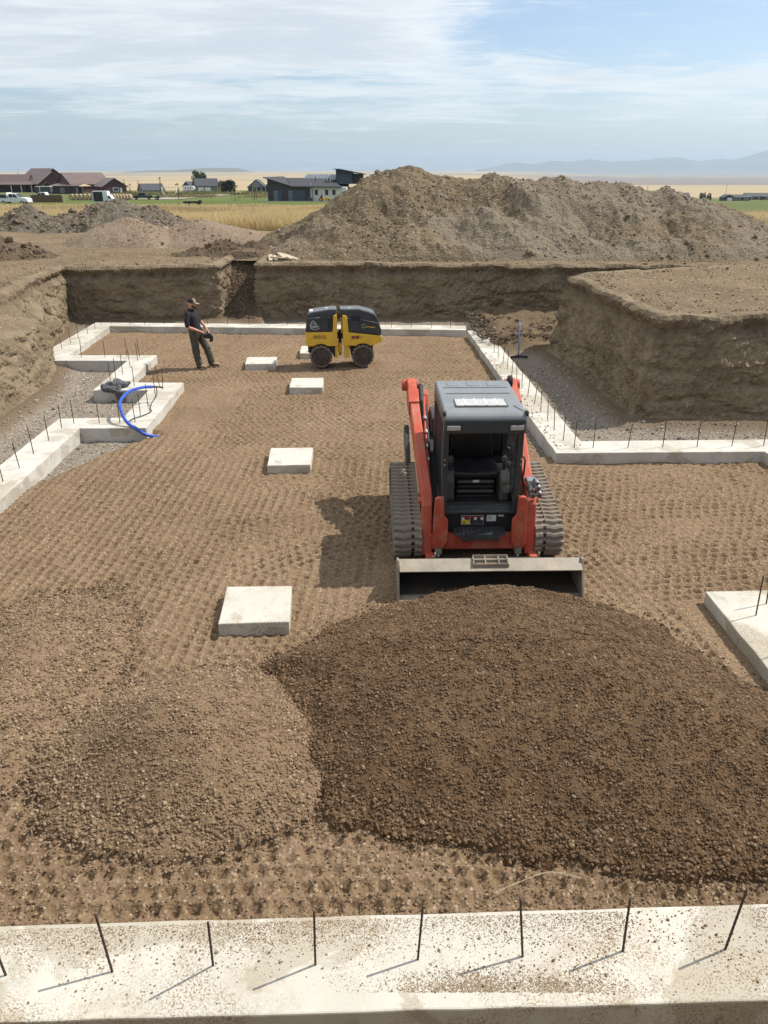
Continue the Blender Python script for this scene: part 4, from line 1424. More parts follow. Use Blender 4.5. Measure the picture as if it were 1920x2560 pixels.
# red rear towers, lift arms
for sx in (-1, 1):
    nm = 'lift_arm'
    MB().prism([(0.55, 0.75), (1.3, 0.75), (1.5, 1.25), (1.42, 1.62), (1.2, 1.62), (0.8, 1.1)], 'X', sx * 0.50, sx * 0.62).build('arm_tower', M['red'], LD, 0.012)
    MB().box(sx * 0.52 if sx > 0 else -0.74, 0.74 if sx > 0 else sx * 0.52, 0.85, 1.25, 1.05, 1.15).build('tower_bracket', M['red'], LD, 0.01)
    # arm: box beam from the tower top down to the elbow, then straight to the bucket
    xa, xb = sx * 0.605, sx * 0.735
    am = MB().prism([(1.50, 1.62), (1.36, 1.82), (1.20, 1.80), (-0.70, 1.02), (-0.98, 0.93), (-1.12, 0.78), (-1.16, 0.55), (-1.22, 0.12), (-1.06, 0.10), (-0.98, 0.50), (-0.9, 0.68), (-0.6, 0.80), (1.0, 1.42), (1.3, 1.42)], 'X', xa, xb)
    am.v = [(x + sx * 0.09 * min(1, max(0, (y + 0.9) / 2.0)), y, z) for x, y, z in am.v]
    am.build(nm, M['red'], LD, 0.016, seg=3)
    MB().prism([(1.0, 1.50), (0.72, 1.42), (0.72, 1.63), (1.0, 1.75)], 'X', sx * 0.672, sx * 0.825).build('arm_collar', M['red'], LD, 0.006)
    MB().cyl((sx * 0.66, 1.38, 1.70), (sx * 0.90, 1.38, 1.70), 0.085, 20).build('arm_pin', M['red'], LD, 0.012)
    MB().cyl((sx * 0.59, -1.0, 0.80), (sx * 0.78, -1.0, 0.80), 0.045, 16).build('arm_pin', M['red'], LD, 0.012)
    # link behind the arm, black
    MB().prism([(1.35, 1.0), (1.1, 1.16), (0.5, 0.86), (0.4, 0.72), (0.6, 0.66), (1.2, 0.85)], 'X', sx * 0.80, sx * 0.87).build('rear_link', M['black_cab'], LD, 0.01)
    # lift cylinder and hoses on the inside of the arm
    MB().cyl((sx * 0.62, 1.36, 1.70), (sx * 0.62, 0.35, 1.22), 0.042, 14).build('lift_cylinder', M['black_matt'], LD, 0.008, True)
    MB().cyl((sx * 0.62, 0.35, 1.22), (sx * 0.62, -0.3, 0.78), 0.026, 12).build('cylinder_rod', M['chrome'], LD, 0, True)
    MB().tube([(sx * 0.585, 1.0, 1.62), (sx * 0.60, 0.5, 1.38), (sx * 0.605, 0.0, 1.18), (sx * 0.61, -0.5, 0.98), (sx * 0.60, -0.9, 0.80)], 0.016, 8).build('steel_line', M['red'], LD, 0, True)
    MB().tube([(sx * 0.565, 0.9, 1.52), (sx * 0.57, 0.2, 1.20), (sx * 0.575, -0.2, 1.05)], 0.022, 8).build('hydraulic_hose', M['black_matt'], LD, 0, True)
    for yy, zz in ((0.55, 1.43), (0.28, 1.31), (0.0, 1.19), (-0.25, 1.08)):
        MB().cyl((sx * 0.60, yy + 0.03, zz + 0.012), (sx * 0.60, yy - 0.03, zz - 0.012), 0.027, 10).build('hose_fitting', M['chrome'], LD)
    # covers over the tilt cylinders
    xi, xo = sx * 0.41, sx * 0.60
    x0_, x1_ = (xi, xo) if sx > 0 else (xo, xi)
    w_ = x1_ - x0_
    if sx < 0:
        poly = [(x0_, 0.28), (x0_ + 0.03, 0.24), (x1_ - 0.05, 0.24), (x1_, 0.32), (x1_, 0.62), (x1_ - 0.05, 0.69), (x1_ - 0.06, 0.92), (x1_ - 0.085, 0.945), (x0_ + 0.05, 0.945), (x0_ + 0.02, 0.92), (x0_, 0.6)]
    else:
        poly = [(x0_, 0.32), (x0_ + 0.05, 0.24), (x1_ - 0.03, 0.24), (x1_, 0.28), (x1_, 0.6), (x1_ - 0.02, 0.92), (x1_ - 0.05, 0.945), (x0_ + 0.085, 0.945), (x0_ + 0.06, 0.92), (x0_ + 0.05, 0.69), (x0_, 0.62)]
    cv_ = MB().prism(poly, 'Y', -1.26, -1.20).build('cylinder_guard', M['red_scuffed'], LD, 0.012, seg=3)
    for zz in (0.37, 0.70):
        MB().cyl(((x0_ + x1_) / 2, -1.268, zz), ((x0_ + x1_) / 2, -1.255, zz), 0.014, 8).build('bolt', M['chrome'], cv_)
    MB().cyl((sx * 0.52, -1.17, 0.9), (sx * 0.52, -1.17, 0.12), 0.045, 14).build('tilt_cylinder', M['black_matt'], LD, 0.006, True)
    MB().box(sx * 0.52 - 0.045, sx * 0.52 + 0.045, -1.24, -1.12, 0.13, 0.24).build('cylinder_foot', M['steel_worn'], LD, 0.01)
    MB().cyl((sx * 0.52, -1.19, 0.16), (sx * 0.52, -1.25, 0.06), 0.022, 10).build('cylinder_rod', M['chrome'], LD, 0, True)
# red cross member, step, lower front panel
MB().box(-0.64, 0.64, -1.20, -1.10, 0.19, 0.40).build('cross_member', M['red'], LD, 0.012)
MB().box(-0.42, -0.30, -1.215, -1.195, 0.22, 0.36).build('bolt_plate', M['red'], LD, 0.005)
for zz in (0.25, 0.33):
    MB().cyl((-0.36, -1.228, zz), (-0.36, -1.21, zz), 0.011, 8).build('bolt', M['chrome'], LD)
MB().prism([(-1.10, 0.40), (-1.10, 0.66), (-1.02, 0.74), (-0.9, 0.74), (-0.9, 0.40)], 'X', -0.50, 0.50).build('front_panel', M['black_matt'], LD, 0.012)
st = MB().box(-0.33, 0.33, -1.36, -1.12, 0.455, 0.475).build('step', M['black_cab'], LD, 0.004)
MB().box(-0.26, 0.24, -1.375, -1.36, 0.40, 0.475).build('step_lip', M['black_cab'], st, 0.004)
for sx in (-0.2, 0.2):
    MB().box(sx - 0.03, sx + 0.03, -1.34, -1.20, 0.36, 0.455).build('step_bracket', M['black_cab'], st, 0.004)
for i in range(12):
    for j in range(3):
        MB().cyl((-0.29 + i * 0.0525, -1.31 + j * 0.065, 0.474), (-0.29 + i * 0.0525, -1.31 + j * 0.065, 0.481), 0.014, 8).build('grip_stud', M['black_matt'], st)
for i in range(16):
    MB().box(-0.25 + i * 0.031, -0.235 + i * 0.031, -1.38, -1.368, 0.475, 0.487).build('grip_tooth', M['black_matt'], st)
# labels on the front panel
lb = MB().box(-0.225, 0.065, -1.105, -1.101, 0.50, 0.628).build('warning_label', M['white_print'], LD)
MB().box(-0.221, -0.112, -1.108, -1.1045, 0.504, 0.562).build('label_field', M['yellow_print'], lb)
MB().box(-0.221, -0.112, -1.108, -1.1045, 0.566, 0.624).build('label_field', M['red_print'], lb)
MB().box(-0.108, 0.061, -1.108, -1.1045, 0.504, 0.600).build('label_field', M['dark_print'], lb)
MB().box(-0.108, 0.061, -1.108, -1.1045, 0.602, 0.624).build('label_field', M['red_print'], lb)
MB().box(-0.216, -0.183, -1.110, -1.107, 0.566, 0.603).build('label_field', M['white_print'], lb)
MB().box(-0.06, -0.025, -1.110, -1.107, 0.566, 0.603).build('label_field', M['white_print'], lb)
MB().box(0.025, 0.06, -1.110, -1.107, 0.566, 0.603).build('label_field', M['white_print'], lb)
MB().prism([(-0.21, 0.510), (-0.165, 0.510), (-0.1875, 0.555)], 'Y', -1.1095, -1.107).build('warning_triangle', M['dark_print'], lb)
MB().prism([(-0.202, 0.514), (-0.173, 0.514), (-0.1875, 0.545)], 'Y', -1.1110, -1.1090).build('warning_triangle', M['yellow_print'], lb)
MB().prism([(-0.190, 0.516), (-0.185, 0.516), (-0.180, 0.530), (-0.188, 0.540)], 'Y', -1.1125, -1.1105).build('warning_mark', M['dark_print'], lb)
for k in range(4):
    MB().box(-0.10, 0.05 - 0.02 * (k % 2), -1.1095, -1.107, 0.513 + k * 0.012, 0.516 + k * 0.012).build('print_line', M['inner_grey'], lb)
l2 = MB().box(0.105, 0.225, -1.105, -1.101, 0.545, 0.632).build('data_label', M['white_print'], LD)
for k in range(4):
    MB().box(0.112, 0.185 - 0.012 * (k % 2), -1.1065, -1.1045, 0.560 + k * 0.017, 0.565 + k * 0.017).build('print_line', M['inner_grey'], l2)
MB().box(0.25, 0.325, -1.105, -1.101, 0.612, 0.632).build('serial_label', M['white_print'], LD)

# ---- cab
CX = 0.50
zb, zt_ = 0.72, 2.02
cab = MB()
for sx in (-1, 1):
    # front pillars lean very little; side frames
    cab.prism([(sx * CX, zb - 0.05), (sx * (CX - 0.10), zb - 0.05), (sx * (CX - 0.075), zb + 0.12), (sx * (CX - 0.075), 1.72), (sx * (CX - 0.10), 1.78), (sx * CX, 1.78)], 'Y', -1.17, -1.08)
    cab.box(min(sx * CX, sx * (CX - 0.05)), max(sx * CX, sx * (CX - 0.05)), 0.10, 0.20, 0.72, 2.0)
    cab.box(min(sx * CX, sx * (CX - 0.05)), max(sx * CX, sx * (CX - 0.05)), -1.10, 0.20, 1.84, 1.96)
    cab.box(min(sx * CX, sx * (CX - 0.05)), max(sx * CX, sx * (CX - 0.05)), -1.10, 0.20, 0.66, 0.80)
cab.box(-CX, CX, -1.17, -1.09, 1.76, 1.93)
cab.box(-CX, CX, -1.16, -1.0, 0.67, 0.715)
cabo = cab.build('cab_frame', M['black_cab'], LD, 0.014)
MB().box(-0.45, 0.45, 0.10, 0.16, 0.7, 1.95).build('cab_back', M['black_matt'], LD)
MB().box(-0.48, 0.48, -1.08, 0.1, 0.60, 0.67).build('cab_floor', M['black_matt'], LD)
# side screens: bars and mesh
for sx in (-1, 1):
    x = sx * 0.475
    sc_ = MB()
    for i in range(13):
        y = -1.04 + i * 0.092
        sc_.box(x - 0.004, x + 0.004, y - 0.006, y + 0.006, 0.78, 1.86)
    for i in range(24):
        z = 0.80 + i * 0.045
        sc_.box(x - 0.003, x + 0.003, -1.06, 0.12, z - 0.004, z + 0.004)
    sc_.build('side_screen', M['black_cab'], LD)
    MB().box(x - 0.012 * sx - 0.003, x - 0.012 * sx + 0.003, -1.06, 0.1, 0.78, 1.86).build('side_window', M['glass'], LD)
# roof: plate with raised panels, skylight and lamps
roof = MB().prism([(-1.26, 1.935), (-1.25, 1.99), (-1.20, 2.025), (-0.95, 2.05), (0.10, 2.075), (0.24, 2.06), (0.27, 2.0), (0.2, 1.94)], 'X', -0.50, 0.50).build('cab_roof', M['roof_grey'], LD, 0.028, seg=3)
for i in (-1, 0, 1):
    MB().box(i * 0.27 - 0.105, i * 0.27 + 0.105, -0.12, 0.14, 2.0, 2.082).build('roof_panel', M['roof_grey'], roof, 0.03, seg=3)
MB().box(-0.43, 0.43, -0.19, -0.17, 2.0, 2.078).build('roof_rib', M['roof_grey'], roof, 0.004)
MB().box(-0.41, 0.41, -0.46, -0.44, 2.0, 2.072).build('roof_rib', M['roof_grey'], roof, 0.004)
fr = MB().box(-0.36, 0.32, -1.03, -0.68, 2.0, 2.062).build('skylight_rim', M['black_cab'], roof, 0.03, seg=3)
MB().box(-0.345, 0.305, -1.015, -0.695, 2.0, 2.068).build('skylight', M['skylight'], roof, 0.03, seg=3)
for i in range(4):
    MB().box(-0.345 + 0.13 * (i + 1) - 0.009, -0.345 + 0.13 * (i + 1) + 0.009, -1.0, -0.71, 2.05, 2.0705).build('skylight_bar', M['white_print'], roof)
for sx in (-1, 1):
    MB().tube([(sx * 0.38, -0.98, 2.052), (sx * 0.47, -1.16, 2.03)], 0.007, 6).build('roof_crease', M['roof_grey'], roof)
    MB().box(sx * 0.5 - 0.02, sx * 0.5 + 0.02, -1.24, -1.16, 1.99, 2.05).build('roof_lug', M['black_cab'], roof, 0.008)
    MB().box(sx * 0.385 - 0.10, sx * 0.385 + 0.10, -1.275, -1.20, 1.815, 1.895).build('work_lamp', M['black_cab'], LD, 0.012)
    MB().box(sx * 0.385 - 0.082, sx * 0.385 + 0.082, -1.284, -1.26, 1.825, 1.887).build('work_lamp_lens', M['lamp_glass'], LD, 0.012)
MB().box(-0.5, 0.5, -1.255, -1.10, 1.775, 1.95).build('brow', M['black_cab'], LD, 0.02)
MB().cyl((0.53, 0.33, 2.02), (0.585, 0.33, 2.02), 0.085, 20).build('mirror', M['black_matt'], LD, 0.01)
MB().tube([(0.50, 0.2, 1.95), (0.55, 0.33, 2.02)], 0.014, 8).build('mirror_arm', M['black_matt'], LD)
for zz in (0.92, 1.35, 1.42):
    MB().cyl((-0.47, -1.182, zz), (-0.47, -1.168, zz), 0.013, 8).build('bolt', M['chrome'], LD)
    MB().cyl((0.48, -1.182, zz), (0.48, -1.168, zz), 0.013, 8).build('bolt', M['chrome'], LD)
MB().tube([(0.51, -1.15, 1.45), (0.535, -1.16, 1.40), (0.53, -1.15, 1.2), (0.51, -1.14, 1.15)], 0.012, 8).build('grab_handle', M['black_matt'], LD, 0, True)
# seat
seat = empty('seat', (0, 0, 0))
seat.parent = LD
MB().prism([(-0.25, 1.05), (-0.30, 1.10), (-0.29, 1.30), (-0.23, 1.70), (-0.17, 1.76), (0.17, 1.76), (0.23, 1.70), (0.29, 1.30), (0.30, 1.10), (0.25, 1.05)], 'Y', -0.16, -0.02).build('seat_back', M['seat_vinyl'], seat, 0.04, True, 3)
MB().prism([(-0.28, 0.98), (-0.31, 1.03), (-0.30, 1.10), (-0.2, 1.075), (0.2, 1.075), (0.30, 1.10), (0.31, 1.03), (0.28, 0.98)], 'Y', -0.72, -0.14).build('seat_cushion', M['seat_vinyl'], seat, 0.035, True, 3)
for i in range(4):
    MB().box(-0.25, 0.25, -0.70 + 0.0 * i, -0.2, 0.70 + i * 0.068, 0.745 + i * 0.068).build('seat_bellows', M['inner_grey'] if i % 2 else M['black_matt'], seat, 0.02, False, 3)
MB().box(-0.04, 0.04, -0.712, -0.70, 0.93, 0.96).build('seat_badge', M['white_print'], seat)
# control pods and levers
for sx in (-1, 1):
    MB().prism([(-0.85, 0.72), (-0.35, 0.72), (-0.30, 1.05), (-0.75, 1.12), (-0.86, 1.0)], 'X', sx * 0.36 - 0.06, sx * 0.36 + 0.06).build('control_pod', M['inner_grey'], LD, 0.02, False, 3)
    MB().cyl((sx * 0.36, -0.72, 1.08), (sx * 0.35, -0.74, 1.24), 0.02, 10).build('lever', M['black_matt'], LD, 0, True)
    MB().ball((sx * 0.35, -0.745, 1.27), 0.043, 10, 7, 1, 1, 1.15).build('lever_knob', M['inner_grey'], LD, 0, True)
MB().box(0.14, 0.44, -0.06, 0.09, 1.55, 1.83).build('vent_box', M['inner_grey'], LD, 0.02)
for i in range(6):
    MB().box(0.20 + i * 0.03, 0.218 + i * 0.03, -0.068, -0.055, 1.72, 1.79).build('vent_slot', M['black_matt'], LD)
MB().box(0.14, 0.40, -0.10, 0.09, 1.15, 1.5).build('side_console', M['black_matt'], LD, 0.02)
MB().tube([(0.42, -0.2, 1.85), (0.44, -0.35, 1.6), (0.42, -0.45, 1.35), (0.36, -0.55, 1.25)], 0.03, 8).build('cable_loom', M['black_matt'], LD, 0, True)
MB().cyl((0.40, -0.83, 0.88), (0.36, -0.90, 0.90), 0.055, 16).build('cup_holder', M['inner_grey'], LD, 0.008)
for (x, y, z, r) in ((0.43, -0.55, 1.12, 0.05), (0.41, -0.68, 1.02, 0.045), (0.45, -0.45, 1.3, 0.03), (0.40, -0.62, 1.17, 0.03)):
    MB().ball((x, y, z), r, 8, 6).build('switch_gear', M['inner_grey'], LD)
# quick couplers on the right arm
cp = MB().box(0.60, 0.74, -1.03, -0.88, 0.96, 1.08).build('coupler_block', M['chrome'], LD, 0.02)
for (x, z, r) in ((0.64, 1.0, 0.035), (0.72, 1.03, 0.04), (0.66, 0.93, 0.042), (0.74, 0.94, 0.045), (0.70, 1.10, 0.03)):
    MB().cyl((x, -1.06, z), (x + 0.01, -1.16, z - 0.015), r, 14).build('coupler', M['chrome'], cp, 0.008, True)
    MB().cyl((x + 0.01, -1.155, z - 0.015), (x + 0.012, -1.175, z - 0.017), r * 0.6, 12).build('coupler_tip', M['inner_grey'], cp)
MB().ball((0.60, -1.0, 1.02), 0.032, 10, 7).build('coupler_cap', M['red'], cp, 0, True)

# ---- bucket, its floor on the ground
BK = empty('bucket', (0.03, 0, 0))
BK.parent = LD
yb0 = -10.2
Bp = [(8.00, 0.0), (8.45, 0.015), (8.60, 0.05), (8.66, 0.13), (8.60, 0.22), (8.42, 0.35), (8.24, 0.425)]
outer = [(y + yb0, z) for y, z in Bp]
th = [(y + yb0 - 0.0, z) for y, z in [(8.235, 0.405), (8.405, 0.335), (8.58, 0.21), (8.635, 0.13), (8.585, 0.068), (8.445, 0.032), (8.0, 0.012)]]
MB().prism(outer + th, 'X', -1.09, 1.09).build('bucket_shell', M['steel_inner'], BK, 0.003)
MB().prism([(8.075 + yb0, 0.362), (8.225 + yb0, 0.428), (8.26 + yb0, 0.440), (8.25 + yb0, 0.41), (8.085 + yb0, 0.345)], 'X', -1.09, 1.09).build('bucket_lip', M['steel_worn'], BK, 0.004)
for sx in (-1, 1):
    MB().prism([(7.97 + yb0, -0.01), (8.5 + yb0, -0.01), (8.64 + yb0, 0.05), (8.69 + yb0, 0.13), (8.62 + yb0, 0.23), (8.43 + yb0, 0.37), (8.24 + yb0, 0.455), (8.19 + yb0, 0.455)], 'X', sx * 1.09, sx * 1.115).build('side_plate', M['steel_worn'], BK, 0.004)
MB().box(-1.1, 1.1, 7.96 + yb0, 8.12 + yb0, 0.005, 0.03).build('cutting_edge', M['steel_worn'], BK, 0.004)
gs = MB()
for y_, z_ in ((8.13, 0.425), (8.20, 0.455), (8.27, 0.470)):
    gs.box(-0.21, 0.21, y_ + yb0 - 0.008, y_ + yb0 + 0.008, z_ - 0.04, z_)
for x_ in (-0.21, -0.07, 0.09, 0.20):
    gs.prism([(8.12 + yb0, 0.38), (8.28 + yb0, 0.42), (8.28 + yb0, 0.472), (8.12 + yb0, 0.428)], 'X', x_, x_ + 0.012)
for i in range(17):
    for y_, z_ in ((8.13, 0.425), (8.27, 0.470)):
        gs.box(-0.205 + i * 0.025, -0.193 + i * 0.025, y_ + yb0 - 0.006, y_ + yb0 + 0.006, z_, z_ + 0.01)
gs.build('bucket_step', M['steel_worn'], BK)
MB().box(-0.18, 0.12, 8.14 + yb0, 8.24 + yb0, 0.40, 0.418).build('caked_dirt', M['dirt_in'], BK, 0.01)
for x_ in (-0.66, 0.60):
    MB().prism([(x_ - 0.02, 0.43), (x_ + 0.015, 0.43), (x_ + 0.015, 0.48), (x_, 0.49)], 'Y', 8.30 + yb0, 8.33 + yb0).build('bucket_hook', M['steel_worn'], BK, 0.003)
MB().box(-0.7, 0.7, 8.66 + yb0, 8.76 + yb0, 0.04, 0.20).build('mount_plate', M['black_matt'], BK, 0.01)
for sx in (-1, 1):
    MB().box(sx * 0.67 - 0.05, sx * 0.67 + 0.05, 8.72 + yb0, 9.06 + yb0, 0.04, 0.16).build('mount_arm', M['red'], BK, 0.01)

# ================================================================== trench roller
M['yellow'] = plain('yellow machine paint', (0.70, 0.43, 0.035), 0.42, 0.0, 0.10, 4, 0.28, (0.40, 0.28, 0.13))
M['hood'] = plain('charcoal hood plastic', (0.026, 0.029, 0.034), 0.5, 0.0, 0.15, 5, 0.15, (0.13, 0.12, 0.10))
M['hood_top'] = plain('grey hood top', (0.115, 0.125, 0.135), 0.45, 0.0, 0.1, 5, 0.3, (0.22, 0.20, 0.17))
M['drum'] = plain('worn drum steel', (0.060, 0.050, 0.042), 0.6, 0.3, 0.3, 8, 0.55, (0.17, 0.13, 0.09))
M['drum_rim'] = plain('scoured drum rim', (0.19, 0.165, 0.135), 0.5, 0.4, 0.2, 8, 0.5, (0.26, 0.2, 0.14))

RL = empty('trench_roller', (-1.06, 20.3, 0), R(4))
tag(RL, 'yellow and charcoal articulated trench roller with padded drums on the gravel', 'roller')
Q = 0.00146


def rx(zx):
    return (zx - 830) * Q


def rz(zy):
    return (1122 - zy) * 0.00151


def rp(*pts):
    return [(rx(a), rz(b)) for a, b in pts]


YW = 0.36
arcL = [(rx(425) + 0.315 * math.cos(a), 0.30 + 0.315 * math.sin(a)) for a in np.linspace(R(42), R(138), 9)]
arcR = [(rx(1165) + 0.315 * math.cos(a), 0.30 + 0.315 * math.sin(a)) for a in np.linspace(R(40), R(138), 9)]
MB().prism(rp((165, 515), (640, 515), (655, 245), (715, 232), (722, 755), (590, 755)) + arcL[1:-1] + rp((185, 748), (165, 700)), 'Y', -YW, YW).build('rear_body', M['yellow'], RL, 0.015, seg=3)
MB().prism(rp((815, 235), (885, 250), (905, 300), (918, 525), (1500, 590), (1512, 685), (1400, 728)) + arcR[1:-1] + rp((890, 752), (820, 755)), 'Y', -YW, YW).build('front_body', M['yellow'], RL, 0.015, seg=3)


def hood_loft(pts, name, mat, top_in=0.06, hw=YW - 0.01):
    """hood: side outline pulled in a little towards the top"""
    zmin, zmax = min(p[1] for p in pts), max(p[1] for p in pts)
    ringA = [(x, -(hw - top_in * ((z - zmin) / (zmax - zmin)) ** 2), z) for x, z in pts]
    ringB = [(x, (hw - top_in * ((z - zmin) / (zmax - zmin)) ** 2), z) for x, z in pts]
    n = len(pts)
    fs = [tuple(range(n)), tuple(range(n, 2 * n))[::-1]]
    for i in range(n):
        j = (i + 1) % n
        fs.append((i, n + i, n + j, j))
    mb = MB()
    mb.raw(ringA + ringB, fs)
    o = mb.build(name, mat, RL, 0.022, seg=3)
    bm = bmesh.new()
    bm.from_mesh(o.data)
    bmesh.ops.recalc_face_normals(bm, faces=bm.faces)
    bm.to_mesh(o.data)
    bm.free()
    return o


hr = hood_loft(rp((162, 508), (172, 440), (195, 275), (225, 215), (300, 190), (600, 150), (718, 150), (700, 235), (650, 245), (638, 508)), 'rear_hood', M['hood'])
hf = hood_loft(rp((772, 150), (1100, 150), (1250, 185), (1370, 225), (1415, 275), (1455, 375), (1488, 470), (1498, 583), (922, 518), (908, 300), (885, 245), (805, 225)), 'front_hood', M['hood'])
# grey tops
MB().prism(rp((228, 212), (300, 184), (600, 143), (715, 143), (712, 165), (600, 168), (300, 212), (235, 235)), 'Y', -0.275, 0.275).build('hood_top', M['hood_top'], hr, 0.012)
MB().prism(rp((776, 143), (1100, 142), (1250, 176), (1372, 218), (1385, 240), (1250, 204), (1100, 168), (776, 168)), 'Y', -0.275, 0.275).build('hood_top', M['hood_top'], hf, 0.012)
# mouldings on the hood sides
for (a, b, par) in (((195, 285), (425, 275), hr), ((1120, 310), (1450, 380), hf), ((965, 340), (1095, 352), hf), ((910, 290), (960, 292), hf)):
    MB().tube([(rx(a[0]), -YW + 0.012, rz(a[1])), (rx(b[0]), -YW + 0.012, rz(b[1]))], 0.008, 6).build('hood_crease', M['hood_top'], par, 0, True)
MB().box(rx(965), rx(1120), -YW - 0.004, -YW + 0.03, rz(330), rz(235)).build('hood_recess', M['black_matt'], hf, 0.008)
MB().box(rx(560), rx(630), -YW + 0.003, -YW + 0.03, rz(470), rz(270)).build('hood_recess', M['black_matt'], hr, 0.008)
MB().box(rx(240), rx(385), -0.16, 0.16, rz(200), rz(184)).build('top_panel', M['white_print'], hr, 0.004)
MB().ball((rx(535), -0.05, rz(148)), 0.03, 10, 6, 2, 1.4, 0.4).build('filler_cap', M['white_print'], hr, 0, True)
MB().ball((rx(945), -0.05, rz(148)), 0.03, 10, 6, 2, 1.4, 0.4).build('filler_cap', M['white_print'], hf, 0, True)
# articulation
MB().box(rx(722), rx(815), -0.14, 0.14, rz(660), rz(560)).build('joint_link', M['black_matt'], RL, 0.01)
MB().box(rx(730), rx(800), -0.2, 0.2, rz(900), rz(720)).build('joint_yoke', M['yellow'], RL, 0.012)
MB().cyl((rx(768), 0, rz(950)), (rx(768), 0, rz(520)), 0.035, 14).build('joint_pin', M['drum'], RL, 0, True)
gr_ = MB()
for i in range(11):
    gr_.box(rx(785), rx(842), -YW + 0.02, -YW + 0.03, rz(292 + i * 23), rz(285 + i * 23))
for x_ in (787, 815, 838):
    gr_.box(rx(x_), rx(x_ + 5), -YW + 0.018, -YW + 0.032, rz(535), rz(275))
gr_.build('radiator_grille', M['yellow'], RL)
MB().box(rx(790), rx(845), -0.28, 0.28, rz(540), rz(270)).build('radiator', M['black_matt'], RL)
for k in range(3):
    MB().tube([(rx(735), -0.05 + k * 0.06, rz(300)), (rx(745), -0.10 + k * 0.06, rz(180)), (rx(775), -0.12 + k * 0.06, rz(165)), (rx(780), -0.08 + k * 0.06, rz(240)), (rx(745), -0.05 + k * 0.06, rz(330))], 0.011, 6).build('hydraulic_hose', M['black_matt'], RL, 0, True)
# legs to the drum carriers
for (x0_, x1_) in ((672, 722), (845, 925)):
    MB().box(rx(x0_), rx(x1_), -0.30, 0.30, rz(962), rz(750)).build('leg_frame', M['yellow'], RL, 0.012)
for (xa, xb) in ((600, 672), (925, 985)):
    MB().prism(rp((xa, 770), (xb, 770), (xb, 940), (xb - 20, 955), (xa + 20, 860)), 'Y', -0.31, 0.31).build('drum_carrier', M['black_matt'], RL, 0.01)
MB().prism(rp((190, 752), (260, 752), (240, 880), (205, 870)), 'Y', -0.3, 0.3).build('scraper', M['black_matt'], RL, 0.01)
MB().prism(rp((1310, 735), (1350, 735), (1345, 830), (1330, 830)), 'Y', -0.3, 0.3).build('scraper', M['black_matt'], RL, 0.01)
MB().ball((rx(210), -0.3, rz(760)), 0.018).build('reflector', M['white_print'], RL)
MB().tube([(rx(195), -0.2, rz(860)), (rx(230), -0.24, rz(850)), (rx(200), -0.2, rz(835)), (rx(195), -0.2, rz(860))], 0.012, 6).build('towing_eye', M['drum'], RL)
MB().cyl((rx(1505), -0.31, rz(605)), (rx(1518), -0.31, rz(605)), 0.02, 10).build('headlamp', M['white_print'], RL)
# padded drums: two per axle
pad_me = bpy.data.meshes.new('drum_pad')
pb = MB()
pb.raw([(-0.045, -0.026, 0), (0.045, -0.026, 0), (0.045, 0.026, 0), (-0.045, 0.026, 0), (-0.032, -0.017, 0.03), (0.032, -0.017, 0.03), (0.032, 0.017, 0.03), (-0.032, 0.017, 0.03)], [(3, 2, 1, 0), (4, 5, 6, 7), (0, 1, 5, 4), (1, 2, 6, 5), (2, 3, 7, 6), (3, 0, 4, 7)])
pad_me.from_pydata(pb.v, [], pb.f)
pad_me.materials.append(M['drum_rim'])
for xd in (rx(425), rx(1165)):
    for sy in (-1, 1):
        y0, y1 = (-0.42, -0.08) if sy < 0 else (0.08, 0.42)
        d = empty('drum', (xd, 0, 0.293))
        d.parent = RL
        rim = []
        for i in range(40):
            a = 2 * math.pi * i / 40
            rim.append([(0.263 * math.cos(a), y0, 0.263 * math.sin(a)), (0.263 * math.cos(a), y1, 0.263 * math.sin(a)), (0.243 * math.cos(a), y1, 0.243 * math.sin(a)), (0.243 * math.cos(a), y0, 0.243 * math.sin(a))])
        MB().loft(rim, closed=True).build('drum_shell', M['drum_rim'], d, 0, False)
        ye = y0 if sy < 0 else y1
        MB().cyl((0, ye + 0.03 * -sy, 0), (0, ye + 0.06 * -sy, 0), 0.245, 32).build('drum_disc', M['drum'], d)
        MB().cyl((0, ye + 0.008 * -sy, 0), (0, ye + 0.04 * -sy, 0), 0.05, 16).build('hub', M['drum'], d, 0.006)
        for k in range(8):
            a = 2 * math.pi * k / 8
            MB().cyl((0.036 * math.cos(a), ye + 0.002 * -sy, 0.036 * math.sin(a)), (0.036 * math.cos(a), ye + 0.02 * -sy, 0.036 * math.sin(a)), 0.006, 6).build('hub_bolt', M['drum_rim'], d)
        for k in range(6):
            a = 2 * math.pi * k / 6 + 0.5
            MB().cyl((0.19 * math.cos(a), ye + 0.024 * -sy, 0.19 * math.sin(a)), (0.19 * math.cos(a), ye + 0.05 * -sy, 0.19 * math.sin(a)), 0.024, 10).build('drum_hole', M['black_matt'], d)
        for row in range(3):
            for k in range(16):
                a = 2 * math.pi * (k + 0.5 * (row % 2)) / 16
                o = bpy.data.objects.new('drum_pad', pad_me)
                COL.objects.link(o)
                o.parent = d
                # pad X axis across the drum (machine y), Z outwards
                mt = Matrix.Rotation(-a + math.pi / 2, 4, 'Y') @ Matrix.Translation((0, y0 + 0.06 + row * 0.11, 0.262)) @ Matrix.Rotation(math.pi / 2, 4, 'Z')
                o.matrix_local = mt


